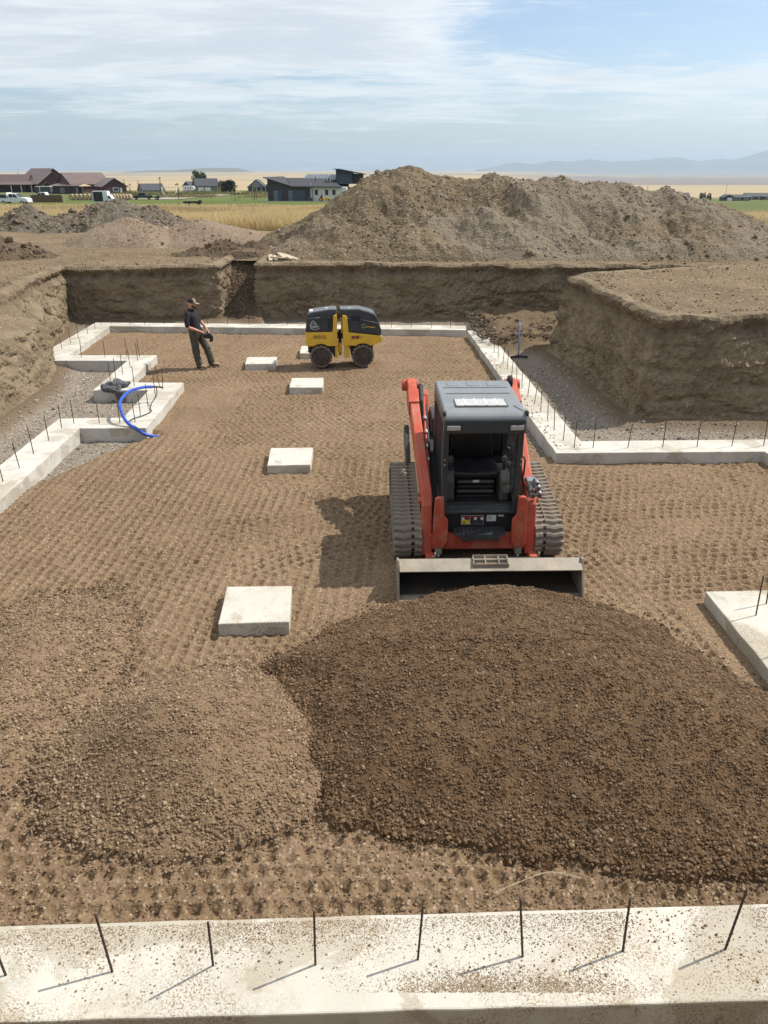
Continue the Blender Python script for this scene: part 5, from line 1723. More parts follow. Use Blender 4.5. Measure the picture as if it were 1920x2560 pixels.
def lettering(txt, size, loc, rot, mat, parent, name='lettering', shear=0.0, ext=0.0008, bold=0.0, sx=1.0):
    cu_ = bpy.data.curves.new(name, 'FONT')
    cu_.body = txt
    cu_.size = size
    cu_.extrude = ext
    cu_.shear = shear
    cu_.offset = bold
    cu_.align_x = 'LEFT'
    cu_.materials.append(mat)
    tmp = bpy.data.objects.new(name, cu_)
    COL.objects.link(tmp)
    me = bpy.data.meshes.new_from_object(tmp.evaluated_get(bpy.context.evaluated_depsgraph_get()))
    bpy.data.objects.remove(tmp)
    o = link_mesh(name, me, mat)
    o.parent = parent
    o.location = loc
    o.rotation_euler = rot
    o.scale = (sx, 1, 1)
    return o


lettering('18V0125', 0.115, (rx(285), -YW - 0.002, rz(622)), (R(90), 0, 0), M['dark_print'], RL, bold=0.002, sx=0.82)
lettering('BMP 8500', 0.085, (rx(1155), -YW + 0.045, rz(288)), (R(78), R(9), 0), M['yellow_print'], RL, shear=0.25, bold=0.002, sx=0.9)
lettering('ECONOMIZER', 0.042, (rx(1200), -YW - 0.003, rz(437)), (R(90), R(6), 0), M['yellow_print'], RL, shear=0.2, bold=0.001)
ring = MB()
ring.tube([(rx(1190) + 0.05 * math.cos(a), -YW - 0.004, rz(420) + 0.05 * math.sin(a)) for a in np.linspace(R(50), R(300), 18)], 0.004, 5)
ring.build('dial_mark', M['white_print'], RL)
tg = MB().prism(rp((968, 588), (1085, 580), (1118, 605), (1088, 632), (968, 634)), 'Y', -YW - 0.006, -YW - 0.001).build('red_tag', M['red_print'], RL)
MB().box(rx(1118), rx(1165), -YW - 0.005, -YW - 0.001, rz(607), rz(602)).build('tag_cord', M['red_print'], tg)
MB().box(rx(1160), rx(1166), -YW - 0.005, -YW - 0.001, rz(622), rz(588)).build('tag_cord', M['red_print'], tg)
lettering('TAX', 0.042, (rx(1000), -YW - 0.008, rz(620)), (R(90), 0, 0), M['white_print'], tg)
lg = MB()
for pl in ([(245, 400), (265, 365), (300, 315), (345, 360), (372, 405)], [(275, 408), (282, 375), (303, 345), (315, 375), (318, 408)], [(335, 408), (345, 375), (372, 405)], [(245, 400), (262, 410), (275, 408)],
           [(252, 422), (408, 415), (410, 450), (330, 478), (255, 448), (252, 422)]):
    lg.tube([(rx(a), -YW - 0.003 + 0.02 * max(0, (rz(b) - 0.9)), rz(b)) for a, b in pl], 0.0055, 5)
lg.build('crest_emblem', M['white_print'], hr)
lettering('DIAMOND', 0.034, (rx(266), -YW - 0.004, rz(444)), (R(90), 0, 0), M['white_print'], hr, bold=0.0006, sx=1.05)

# ================================================================== standing man
M['skin'] = plain('skin', (0.46, 0.22, 0.145), 0.5, 0, 0.08, 12)
M['tee'] = plain('black cotton', (0.014, 0.014, 0.017), 0.9, 0, 0.3, 10, 0.1, (0.06, 0.055, 0.05), bump=0.3)
M['trouser'] = plain('olive grey work cloth', (0.070, 0.064, 0.046), 0.92, 0, 0.2, 9, 0.25, (0.14, 0.12, 0.085), bump=0.4)
M['boot'] = plain('tan suede', (0.36, 0.26, 0.16), 0.9, 0, 0.15, 15, 0.3)
M['beard'] = plain('dark beard', (0.06, 0.03, 0.02), 0.9, 0, 0.3, 40)
M['cap_tan'] = plain('tan cap cloth', (0.26, 0.215, 0.15), 0.9, 0, 0.1, 20)
M['cap_dark'] = plain('dark cap mesh', (0.022, 0.019, 0.017), 0.9, 0, 0.2, 30)

MAN = empty('person', (-4.72, 20.02, 0.0), 0)
tag(MAN, 'man in black tee, olive trousers and cap holding a remote controller', 'person')


def organic(name, chains, mat, parent, voxel=0.009, smooth=4, balls=()):
    """limbs lofted along joints, merged into one continuous skin"""
    mb = MB()
    for ch in chains:
        pts = [Vector(c[:3]) for c in ch]
        rad = [c[3] for c in ch]
        fl = [c[4] if len(c) > 4 else 1.0 for c in ch]      # depth flattening across y
        P2, R2, F2 = [], [], []
        for i in range(len(pts) - 1):
            for q in range(4):
                t = q / 4
                P2.append(pts[i].lerp(pts[i + 1], t))
                R2.append(rad[i] + (rad[i + 1] - rad[i]) * t)
                F2.append(fl[i] + (fl[i + 1] - fl[i]) * t)
        P2.append(pts[-1])
        R2.append(rad[-1])
        F2.append(fl[-1])
        b0 = len(mb.v)
        mb.tube(P2, R2, 14)
        for i in range(len(P2)):
            for k in range(14):
                v = mb.v[b0 + i * 14 + k]
                mb.v[b0 + i * 14 + k] = (v[0], P2[i].y + (v[1] - P2[i].y) * F2[i], v[2])
        for e in (0, -1):
            mb.ball(tuple(pts[e]), rad[e] * 0.98, 12, 8, 1, fl[e], 1)
    for (c, r, sx, sy, sz) in balls:
        mb.ball(c, r, 16, 12, sx, sy, sz)
    o = mb.build(name, mat, parent)
    m = o.modifiers.new('skin', 'REMESH')
    m.mode = 'VOXEL'
    m.voxel_size = voxel
    m.use_smooth_shade = True
    s = o.modifiers.new('soften', 'SMOOTH')
    s.factor = 0.5
    s.iterations = smooth
    return o


NH = [(-.165, 0, 1.38), (-.17, -.2, 1.375), (-.13, .2, 1.375)]
near_arm = [(-.235, -.175, 1.375, .058), (-.26, -.235, 1.22, .05), (-.245, -.25, 1.065, .042), (-.10, -.22, 1.005, .042), (.02, -.15, .945, .029)]
far_arm = [(-.16, .175, 1.375, .058), (-.10, .225, 1.22, .05), (.01, .20, 1.10, .042), (.09, .13, 1.03, .038), (.155, .05, .965, .028)]
near_leg = [(-.17, -.10, .90, .095), (-.155, -.11, .80, .092), (-.135, -.125, .47, .062), (-.09, -.14, .28, .056), (-.065, -.15, .09, .045)]
far_leg = [(-.09, .10, .90, .095), (-.04, .10, .78, .09), (.10, .10, .48, .062), (.155, .105, .28, .056), (.20, .11, .09, .045)]
torso = [(-.14, 0, .92, .155, 1.02), (-.145, 0, 1.03, .135, 1.08), (-.165, 0, 1.18, .145, 1.15), (-.19, 0, 1.31, .145, 1.3), (-.195, 0, 1.40, .10, 1.5), (-.195, 0, 1.455, .062, 1.0), (-.175, 0, 1.52, .058, 1.0)]


def hand(w, d, side, thumb_up=1.0):
    """palm and five bent fingers from wrist w along direction d"""
    w, d = Vector(w), Vector(d).normalized()
    s = Vector((-d.y, d.x, 0)).normalized()
    n_ = d.cross(s).normalized()
    ch = [[(*w, .028), (*(w + d * .05), .03, ), (*(w + d * .085), .028)]]
    for i, (off, ln) in enumerate(((-.027, .062), (-.009, .072), (.010, .068), (.027, .052))):
        b = w + d * .085 + s * off
        k1 = b + d * ln * .5 - n_ * .006 * thumb_up
        k2 = k1 + (d * .5 - n_ * .85 * thumb_up).normalized() * ln * .35
        k3 = k2 + (d * .1 - n_ * 1.0 * thumb_up).normalized() * ln * .3
        ch.append([(*b, .0095), (*k1, .009), (*k2, .0085), (*k3, .0075)])
    t0 = w + d * .03 + s * .026 * side
    t1 = t0 + (d * .6 + s * .6 * side).normalized() * .035
    t2 = t1 + (d * .9 - n_ * .3 * thumb_up).normalized() * .03
    ch.append([(*t0, .012), (*t1, .0105), (*t2, .0085)])
    return ch


head_balls = [((-.155, 0, 1.61), .098, 1.0, .80, 1.14), ((-.105, 0, 1.545), .066, .95, .85, 1.0), ((-.052, 0, 1.585), .018, 1.2, .8, 1.2), ((-.150, -.083, 1.585), .024, .8, .5, 1.25), ((-.150, .083, 1.585), .024, .8, .5, 1.25)]
chains = [torso, near_arm, far_arm, [c for c in near_leg], [c for c in far_leg]]
chains += hand((.02, -.15, .945), (.86, .30, -.42), 1) + hand((.155, .05, .965), (.55, -.62, -.56), -1)
feet = [[(-.075, -.15, .05, .04), (.02, -.165, .035, .036), (.08, -.175, .03, .03)], [(.19, .11, .05, .04), (.30, .10, .035, .036), (.36, .095, .03, .03)]]
body = organic('body', chains + feet, M['skin'], MAN, 0.0075, 2, head_balls)
# eyes, brow, mouth
for sy in (-1, 1):
    MB().ball((-.066, sy * .033, 1.603), .011, 8, 6).build('eye', M['white_print'], MAN, 0, True)
    MB().ball((-.057, sy * .034, 1.603), .0055, 8, 6).build('pupil', M['dark_print'], MAN, 0, True)
MB().box(-.052, -.046, -.02, .02, 1.541, 1.545).build('mouth', M['red_print'], MAN)
organic('beard', [[(-.125, -.072, 1.57, .022), (-.10, -.055, 1.525, .026), (-.068, 0, 1.512, .032), (-.10, .055, 1.525, .026), (-.125, .072, 1.57, .022)], [(-.058, -.03, 1.555, .010), (-.048, 0, 1.560, .010), (-.058, .03, 1.555, .010)]], M['beard'], MAN, 0.007, 2)
shirt = [[(-.135, 0, .955, .166, 1.06), (-.14, 0, 1.04, .158, 1.12), (-.165, 0, 1.18, .160, 1.18), (-.19, 0, 1.31, .156, 1.32), (-.195, 0, 1.405, .115, 1.55), (-.195, 0, 1.445, .084, 1.0)],
         [(-.235, -.175, 1.378, .07), (-.262, -.235, 1.23, .068), (-.256, -.252, 1.115, .066)], [(-.16, .175, 1.378, .07), (-.10, .225, 1.23, .068), (-.045, .215, 1.15, .064)]]
organic('t_shirt', shirt, M['tee'], MAN, 0.010, 3)
tr = [[(-.14, 0, .985, .150, 1.08), (-.14, 0, .90, .160, 1.12), (-.13, 0, .82, .13, 1.2)],
      [(-.17, -.10, .90, .108), (-.155, -.11, .78, .106), (-.14, -.122, .62, .088), (-.135, -.128, .46, .082), (-.11, -.138, .30, .080), (-.08, -.148, .13, .078), (-.07, -.15, .075, .072)],
      [(-.09, .10, .90, .108), (-.04, .10, .76, .104), (.04, .10, .60, .088), (.10, .10, .47, .082), (.145, .103, .30, .080), (.185, .108, .14, .078), (.195, .11, .08, .072)]]
for ch in tr[1:]:
    for i in range(2, len(ch)):
        ch[i] = (*ch[i][:3], ch[i][3] * (1.10 + 0.05 * (i % 2)))
tr_o = organic('trousers', tr, M['trouser'], MAN, 0.010, 2)
tx2 = bpy.data.textures.new('creases', 'CLOUDS')
tx2.noise_scale = 0.09
dm2 = tr_o.modifiers.new('creases', 'DISPLACE')
dm2.texture = tx2
dm2.strength = 0.045
dm2.texture_coords = 'LOCAL'
for (ax_, ay_, dx_, dy_) in ((-.075, -.15, .165, -.03), (.19, .11, .185, -.015)):
    organic('boot', [[(ax_ - .02, ay_, .10, .05), (ax_ - .03, ay_, .05, .046), (ax_ + dx_ * .5, ay_ + dy_ * .5, .052, .047), (ax_ + dx_, ay_ + dy_, .04, .040)]], M['boot'], MAN, 0.009, 2)
    MB().prism([(ax_ - .075, ay_ - .038), (ax_ + .02, ay_ - .045), (ax_ + dx_, ay_ + dy_ - .046), (ax_ + dx_ + .04, ay_ + dy_), (ax_ + dx_, ay_ + dy_ + .046), (ax_ + .02, ay_ + .045), (ax_ - .075, ay_ + .038)], 'Z', 0.0, 0.022).build('boot_sole', M['black_matt'], MAN, 0.005)
# belt and cap
cap = empty('cap', (-.152, 0, 1.645))
cap.parent = MAN
cap.rotation_euler = (0, R(12), 0)
dome, front = MB(), MB()
rgs = []
for k in range(8):
    a = k / 7 * math.pi / 2
    rgs.append([(0.112 * math.cos(a) * math.cos(t), 0.094 * math.cos(a) * math.sin(t), 0.112 * math.sin(a)) for t in np.linspace(R(60), R(300), 16)])
b_ = MB()
n_ = 16
vs = [p for r_ in rgs for p in r_]
fs = [(i * n_ + j, i * n_ + j + 1, (i + 1) * n_ + j + 1, (i + 1) * n_ + j) for i in range(7) for j in range(n_ - 1)]
b_.raw(vs, fs)
o = b_.build('cap_crown', M['cap_dark'], cap, 0, True)
o.modifiers.new('thick', 'SOLIDIFY').thickness = 0.006
rgs = []
for k in range(8):
    a = k / 7 * math.pi / 2
    rgs.append([(0.113 * math.cos(a) * math.cos(t), 0.095 * math.cos(a) * math.sin(t), 0.114 * math.sin(a)) for t in np.linspace(R(-61), R(61), 12)])
b_ = MB()
n_ = 12
vs = [p for r_ in rgs for p in r_]
fs = [(i * n_ + j, i * n_ + j + 1, (i + 1) * n_ + j + 1, (i + 1) * n_ + j) for i in range(7) for j in range(n_ - 1)]
b_.raw(vs, fs)
o = b_.build('cap_front', M['cap_tan'], cap, 0, True)
o.modifiers.new('thick', 'SOLIDIFY').thickness = 0.006
br_ = [(0.085, -0.085)] + [(0.10 + 0.10 * math.cos(t), 0.088 * math.sin(t)) for t in np.linspace(R(-75), R(75), 12)] + [(0.085, 0.085)]
MB().prism(br_, 'Z', -0.004, 0.004).build('cap_brim', M['cap_tan'], cap, 0.002)
# remote controller he holds: a thing of its own
RC = empty('remote_controller', (-4.55, 19.95, 0.80), R(10))
tag(RC, 'black radio remote controller hanging at the waist of the standing man', 'remote')
MB().prism([(-.10, -.02), (.10, -.05), (.13, .02), (.10, .09), (-.09, .07)], 'Y', -.09, .09).build('case', M['black_matt'], RC, 0.012, seg=3)
MB().prism([(.06, -.14), (.15, -.12), (.16, .02), (.08, .03)], 'Y', -.07, .07).build('pouch', M['black_matt'], RC, 0.02, seg=3)
for sy in (-.05, .05):
    MB().cyl((.02, sy, .07), (.03, sy, .125), .010, 8).build('joystick', M['dark_print'], RC)
    MB().ball((.03, sy, .13), .016, 8, 6).build('joystick_knob', M['dark_print'], RC)
for sy in (-.03, 0, .03):
    MB().ball((.09, sy, .085), .009, 6, 5).build('button', M['white_print'], RC)
MB().tube([(-.06, .09, .06), (-.15, .12, .25), (-.28, .10, .58), (-.36, .02, .66)], .010, 6).build('strap', M['black_matt'], RC, 0, True)

# ================================================================== things on the footings
M['hose_blue'] = plain('blue poly pipe', (0.020, 0.075, 0.46), 0.38, 0, 0.06, 8, 0.12, (0.12, 0.2, 0.45))
M['pipe_blue'] = plain('pale blue pipe', (0.10, 0.26, 0.55), 0.45, 0, 0.08, 8, 0.2)


def bez(pts, n=8):
    out = []
    P = [Vector(p) for p in pts]
    for i in range(len(P) - 1):
        p0, p1, p2, p3 = P[max(i - 1, 0)], P[i], P[i + 1], P[min(i + 2, len(P) - 1)]
        for q in range(n):
            t = q / n
            out.append(0.5 * ((2 * p1) + (-p0 + p2) * t + (2 * p0 - 5 * p1 + 4 * p2 - p3) * t * t + (-p0 + 3 * p1 - 3 * p2 + p3) * t ** 3))
    out.append(P[-1])
    return out


HO = empty('water_hose', (-4.9, 14.6, 0))
tag(HO, 'bright blue pipe arching over the stepped footing with a dark cable', 'hose')
o0 = Vector((4.9, -14.6, 0))
MB().tube([p + o0 for p in bez([(-4.42, 14.38, -.06), (-4.56, 14.22, .03), (-4.72, 14.22, .12), (-4.98, 14.38, .24), (-5.13, 14.58, .40), (-5.23, 14.85, .48), (-5.25, 15.2, .54), (-5.19, 15.55, .56), (-5.06, 15.9, .53), (-4.93, 16.1, .49)])], 0.031, 12).build('pipe', M['hose_blue'], HO, 0, True)
MB().tube([p + o0 for p in bez([(-4.95, 16.08, .49), (-4.86, 16.14, .48), (-4.74, 16.2, .45)])], [0.024] * 8 + [0.02] * 8 + [0.012], 10).build('pipe_end', M['drum'], HO, 0, True)
MB().tube([p + o0 for p in bez([(-4.85, 16.12, .46), (-4.80, 15.9, .36), (-4.86, 15.7, .25), (-4.84, 15.5, .19), (-4.78, 15.3, .178), (-4.88, 15.0, .178), (-5.0, 14.8, .178), (-5.02, 14.6, .178), (-4.92, 14.42, .182), (-4.76, 14.24, .178), (-4.6, 14.19, .06), (-4.45, 14.3, -.03)])], 0.010, 8).build('cable', M['black_matt'], HO, 0, True)

JK = empty('jacket', (-6.1, 17.22, 0.16), 0, 0.82)
tag(JK, 'crumpled dark grey jacket thrown over the corner of the stepped footing', 'jacket')
M['jacket'] = plain('dark grey cloth', (0.095, 0.098, 0.105), 0.9, 0, 0.25, 6, 0.35, (0.12, 0.115, 0.105), bump=0.4)
jb = organic('cloth', [[(-.28, -.12, .06, .10, .9), (-.12, -.05, .08, .13, 1.0), (.06, .02, .10, .13, .9), (.2, .10, .09, .10, .8), (.30, .18, .10, .06, .8)], [(-.25, -.2, .02, .07), (-.1, -.22, .03, .09), (.05, -.2, .02, .08)], [(-.02, .0, .12, .10), (.0, .15, .12, .12), (.1, .22, .08, .09)],
                       [(.10, -.16, .05, .085, .5), (.12, -.24, -.03, .08, .45), (.13, -.25, -.14, .075, .4), (.15, -.25, -.25, .07, .4)], [(.22, -.2, -.05, .06, .5), (.25, -.25, -.2, .07, .4)], [(-.05, -.28, -.285, .03, .8), (.0, -.28, -.28, .03, .8)]], M['jacket'], JK, 0.012, 1)
tx = bpy.data.textures.new('folds', 'CLOUDS')
tx.noise_scale = 0.11
tx.noise_depth = 2
dm = jb.modifiers.new('folds', 'DISPLACE')
dm.texture = tx
dm.strength = 0.085
dm.mid_level = 0.5
dm.texture_coords = 'LOCAL'

BP = empty('water_stub', (3.76, 21.5, 0.0))
tag(BP, 'upright pale blue pipe stub by the earth shelf beyond the right footing', 'pipe')
MB().cyl((0, 0, -0.1), (-0.03, 0, 0.90), 0.017, 12).build('pipe', M['pipe_blue'], BP, 0, True)
MB().tube([(-0.22, -0.06, -0.06), (0.0, -0.02, -0.05), (0.25, -0.08, -0.055)], 0.028, 10).build('pipe_elbow', M['black_matt'], BP, 0, True)

# weathered boards by the ramp
M['board'] = plain('weathered board', (0.47, 0.39, 0.29), 0.85, 0, 0.18, 5, 0.3, (0.3, 0.25, 0.18), bump=0.2)
BD = [(-3.97, 28.30, 8, 1.05, 0.13, 0.03, 'leftmost pale board in the small stack on the pit edge'),
      (-3.82, 28.42, 12, 0.80, 0.12, 0.03, 'short pale board second from the left in the stack'),
      (-3.70, 28.15, 80, 0.50, 0.12, 0.06, 'short pale crossboard lying across the middle of the stack'),
      (-3.60, 28.52, 20, 0.95, 0.13, 0.09, 'pale board lying on top in the middle of the stack'),
      (-3.44, 28.50, 28, 1.05, 0.12, 0.055, 'pale board second from the right in the stack'),
      (-3.28, 28.46, 33, 1.10, 0.14, 0.05, 'rightmost pale board in the small stack on the pit edge')]
for x, y, a, ln, w, z, lab in BD:
    o = MB().box(-w / 2, w / 2, -ln / 2, ln / 2, 0, 0.035).build('board', M['board'], None, 0.004)
    o.location = (x, y, float(ground_z(x, y)) + z + 0.05)
    o.rotation_euler = (R(5), R(random.uniform(-3, 3)), R(a))
    tag(o, lab, 'board', 'boards stacked on the pit edge')
sk = MB().tube([p for p in bez([(0.78, 3.9, .03), (0.98, 3.98, .05), (1.2, 4.06, .05), (1.42, 4.02, .035)], 5)], 0.0026, 5).build('straw', M['board'])
tag(sk, 'long thin dry straw lying on the gravel above the front footing', 'straw')
for (x, y, r, lab) in ((5.75, 14.2, 0.09, 'fist sized grey stone on the drain gravel below the right bank'),):
    mb = MB().ball((0, 0, r * 0.5), r, 9, 6, 1.2, 0.9, 0.8)
    o = mb.build('rock', M['grey_gravel'])
    o.location = (x, y, -0.10)
    tag(o, lab, 'rock')

# ================================================================== the neighbourhood beyond
M['maroon'] = plain('maroon siding', (0.085, 0.034, 0.034), 0.7, 0, 0.12, 0.6)
M['maroon_dark'] = plain('dark maroon siding', (0.045, 0.026, 0.030), 0.7, 0, 0.12, 0.6)
M['brown_roof'] = plain('brown metal roof', (0.135, 0.092, 0.082), 0.45, 0.1, 0.1, 0.4)
M['trim_white'] = plain('white trim', (0.72, 0.71, 0.68), 0.6, 0, 0.05, 2)
M['win_dark'] = plain('dark window pane', (0.03, 0.035, 0.045), 0.15, 0, 0.1, 1)
M['green_wall'] = plain('sage siding', (0.15, 0.17, 0.15), 0.75, 0, 0.1, 0.6)
M['slate_roof'] = plain('charcoal shingles', (0.055, 0.06, 0.068), 0.8, 0, 0.2, 0.5)
M['brick'] = plain('brown brick', (0.24, 0.15, 0.10), 0.85, 0, 0.15, 1)
M['char_wall'] = plain('charcoal cladding', (0.035, 0.031, 0.036), 0.65, 0, 0.15, 0.6)
M['navy_wall'] = plain('navy cladding', (0.040, 0.055, 0.085), 0.6, 0, 0.1, 0.6)
M['black_roof'] = plain('dark shingle roof', (0.036, 0.038, 0.044), 0.85, 0, 0.18, 0.5)
M['metal_roof'] = plain('blue grey seamed roof', (0.14, 0.165, 0.20), 0.4, 0.2, 0.08, 0.6)
M['stucco'] = plain('white stucco', (0.72, 0.71, 0.68), 0.85, 0, 0.04, 0.8)
M['white_car'] = plain('white vehicle paint', (0.72, 0.73, 0.74), 0.3, 0, 0.04, 1)
M['dark_car'] = plain('dark green vehicle paint', (0.022, 0.032, 0.034), 0.35, 0, 0.1, 1)
M['tyre'] = plain('tyre', (0.02, 0.02, 0.02), 0.85)
M['hay'] = plain('straw bale', (0.40, 0.31, 0.19), 0.95, 0, 0.25, 2.5)
M['rust_wood'] = plain('brown fence board', (0.14, 0.085, 0.055), 0.9, 0, 0.2, 1.5)
M['asphalt'] = plain('pale gravel drive', (0.30, 0.265, 0.22), 0.95, 0, 0.12, 0.3)
M['slab'] = plain('pale concrete apron', (0.66, 0.64, 0.60), 0.85, 0, 0.08, 0.4)
M['bark'] = plain('bark', (0.09, 0.065, 0.045), 0.95, 0, 0.2, 4)
M['leaf'] = plain('green foliage', (0.055, 0.085, 0.030), 0.8, 0, 0.35, 0.8)
M['leaf_light'] = plain('young foliage', (0.13, 0.17, 0.055), 0.8, 0, 0.3, 1.5)
M['leaf_dark'] = plain('dark conifer foliage', (0.030, 0.046, 0.026), 0.85, 0, 0.35, 0.8)


def at(x, y, yd):
    """ground point at real distance yd seen in the direction of a point measured at reference distance y"""
    return x / y * yd


def gz(x, y):
    return float(far_z(np.array([x]), np.array([y]))[0])


def gable(root, x, y, zb, w, ln, rot, wh, ph, wallm, roofm, ov=0.5, gablem=None):
    """gabled block: w across the gable, ln along the ridge; local y runs along the ridge, front gable at -y"""
    hw, hl = w / 2, ln / 2
    c, s = math.cos(rot), math.sin(rot)

    def tr(p):
        return (x + p[0] * c - p[1] * s, y + p[0] * s + p[1] * c, zb + p[2])
    mb = MB()
    pr = [(-hw, 0), (hw, 0), (hw, wh), (0, ph), (-hw, wh)]
    vs = [tr((a, -hl, b)) for a, b in pr] + [tr((a, hl, b)) for a, b in pr]
    mb.raw(vs, [(0, 1, 2, 3, 4), (9, 8, 7, 6, 5), (0, 5, 6, 1), (1, 6, 7, 2), (4, 9, 5, 0), (2, 7, 8, 3), (3, 8, 9, 4)])
    wl = mb.build('wall', M[wallm], root)
    k = (ph - wh) / hw
    rf = MB()
    e = ov
    for sx in (-1, 1):
        a0 = (sx * (hw + e), wh - k * e + 0.06)
        a1 = (0, ph + 0.06)
        q = [tr((a0[0], -hl - e, a0[1])), tr((a0[0], hl + e, a0[1])), tr((a1[0], hl + e, a1[1])), tr((a1[0], -hl - e, a1[1]))]
        q2 = [tr((a0[0], -hl - e, a0[1] + 0.22)), tr((a0[0], hl + e, a0[1] + 0.22)), tr((a1[0], hl + e, a1[1] + 0.22)), tr((a1[0], -hl - e, a1[1] + 0.22))]
        rf.raw(q + q2, [(0, 1, 2, 3), (7, 6, 5, 4), (0, 4, 5, 1), (1, 5, 6, 2), (2, 6, 7, 3), (3, 7, 4, 0)])
    ro = rf.build('roof', M[roofm], root)
    return wl, ro, tr


def rect_on(root, tr, face, u0, u1, z0, z1, mat, off, name, th=0.08):
    """thin panel set proud of a wall; face: ('f', y) front gable plane or ('s', x) side plane, local coordinates"""
    mb = MB()
    k, q = face
    if k == 'f':
        ps = [(u0, q - off, z0), (u1, q - off, z0), (u1, q - off, z1), (u0, q - off, z1)]
        bs = [(a, q + th, c) for a, b, c in ps]
    else:
        sg = 1 if q > 0 else -1
        ps = [(q + off * sg, u0, z0), (q + off * sg, u1, z0), (q + off * sg, u1, z1), (q + off * sg, u0, z1)]
        bs = [(q - th * sg, b, c) for a, b, c in ps]
    mb.raw([tr(p) for p in ps] + [tr(p) for p in bs], [(0, 1, 2, 3), (7, 6, 5, 4), (0, 4, 5, 1), (1, 5, 6, 2), (2, 6, 7, 3), (3, 7, 4, 0)])
    return mb.build(name, M[mat], root)


def window(root, tr, face, u0, u1, z0, z1, frame='trim_white'):
    f = rect_on(root, tr, face, u0, u1, z0, z1, frame, 0.06, 'window')
    e = 0.14 * min(u1 - u0, z1 - z0) + 0.02
    rect_on(f, tr, face, u0 + e, u1 - e, z0 + e, z1 - e, 'win_dark', 0.09, 'pane')
    return f


# ---- maroon house, nearer
Yh = 300
h2 = empty('house', (at(-85, 240, Yh), Yh, gz(at(-85, 240, Yh), Yh)))
tag(h2, 'maroon house with brown metal roof and a side wing, right of the other maroon house', 'house')
zb = 0.0
wl, ro, tr = gable(h2, -3.5, 6, zb, 10.5, 15, R(-42), 3.2, 6.7, 'maroon', 'brown_roof')
wl, ro, tr2 = gable(h2, 8.6, -1.0, zb, 8.2, 9.5, R(36), 2.5, 5.0, 'maroon', 'brown_roof')
window(h2, tr2, ('f', -4.75), -0.8, 1.3, 0.9, 2.1)
d = rect_on(h2, tr2, ('f', -4.75), 1.7, 2.5, 0.02, 2.05, 'trim_white', 0.06, 'door')
# shed-roofed porch in front
mb = MB()
mb.prism([(-11.2, 0.0), (-1.6, 0.0), (-1.6, 2.5), (-11.2, 2.5)], 'Y', -4.6, 0.0)
wp = mb.build('porch_wall', M['maroon_dark'], h2)
MB().raw([(-11.9, -5.2, 2.5), (-1.0, -5.2, 2.5), (-1.6, 1.5, 3.7), (-9.0, 1.5, 3.7), (-11.9, -5.2, 2.7), (-1.0, -5.2, 2.7), (-1.6, 1.5, 3.9), (-9.0, 1.5, 3.9)], [(3, 2, 1, 0), (4, 5, 6, 7), (0, 1, 5, 4), (1, 2, 6, 5), (2, 3, 7, 6), (3, 0, 4, 7)]).build('porch_roof', M['brown_roof'], h2)
idt = lambda p: p
for u in (-8.1, -7.3, -2.5):
    window(h2, idt, ('f', -4.6), u, u + 0.55, 0.5, 2.0)
MB().raw([(-1.0, -5.2, 2.45), (2.2, -2.0, 2.45), (-1.0, -1.0, 2.5), (-1.0, -5.2, 2.62), (2.2, -2.0, 2.62), (-1.0, -1.0, 3.3)], [(0, 2, 1), (3, 4, 5), (0, 1, 4, 3), (1, 2, 5, 4), (2, 0, 3, 5)]).build('porch_roof', M['hay'], h2)
# ---- maroon house, farther left
Yh = 335
xh = at(-110, 260, Yh)
h1 = empty('house', (xh, Yh, gz(xh, Yh)))
tag(h1, 'large maroon house with broad brown roof at the left edge', 'house')
gable(h1, 4.5, 4, 0, 14.5, 15, R(-128), 3.5, 8.6, 'maroon', 'brown_roof', 0.7)
wl, ro, t1 = gable(h1, 9.0, -1.0, 0, 11, 12, R(32), 3.3, 7.4, 'maroon', 'brown_roof', 0.6)
gable(h1, -8.5, 1, 0, 9, 17, R(90), 3.2, 6.4, 'maroon_dark', 'brown_roof', 0.9)
gable(h1, 10.2, -8.0, 0, 3.4, 3, R(30), 2.6, 3.9, 'maroon_dark', 'brown_roof', 0.3)
gable(h1, -19, 2, 0, 10, 14, R(60), 3.2, 6.6, 'maroon_dark', 'brown_roof', 0.8)
for x_ in (-11, -5.0, -1.0, 3.0):
    MB().box(x_ - 0.12, x_ + 0.12, -5.6, -5.35, 0, 2.9).build('porch_post', M['trim_white'], h1)
MB().raw([(-14, -6.0, 2.85), (4.5, -6.0, 2.85), (4.5, -1.5, 4.2), (-14, -1.5, 4.2), (-14, -6.0, 3.05), (4.5, -6.0, 3.05), (4.5, -1.5, 4.4), (-14, -1.5, 4.4)], [(3, 2, 1, 0), (4, 5, 6, 7), (0, 1, 5, 4), (1, 2, 6, 5), (2, 3, 7, 6), (3, 0, 4, 7)]).build('porch_roof', M['brown_roof'], h1)
MB().box(-14, 4.4, -2.2, -1.6, 0, 2.9).build('porch_wall', M['win_dark'], h1)
MB().cyl((-5.0, 3.0, 6.4), (-5.0, 3.0, 7.6), 0.1, 8).build('roof_pipe', M['win_dark'], h1)


def wheel(root, x, y, z, r, w=0.22, axis='y', hub='trim_white'):
    a = (x, y - w / 2, z) if axis == 'y' else (x - w / 2, y, z)
    b = (x, y + w / 2, z) if axis == 'y' else (x + w / 2, y, z)
    o = MB().cyl(a, b, r, 14).build('wheel', M['tyre'], root)
    a2 = tuple(c * 1.03 - d * 0.03 for c, d in zip(a, b))
    MB().cyl(a2, b, r * 0.5, 10).build('rim', M[hub], o)
    return o


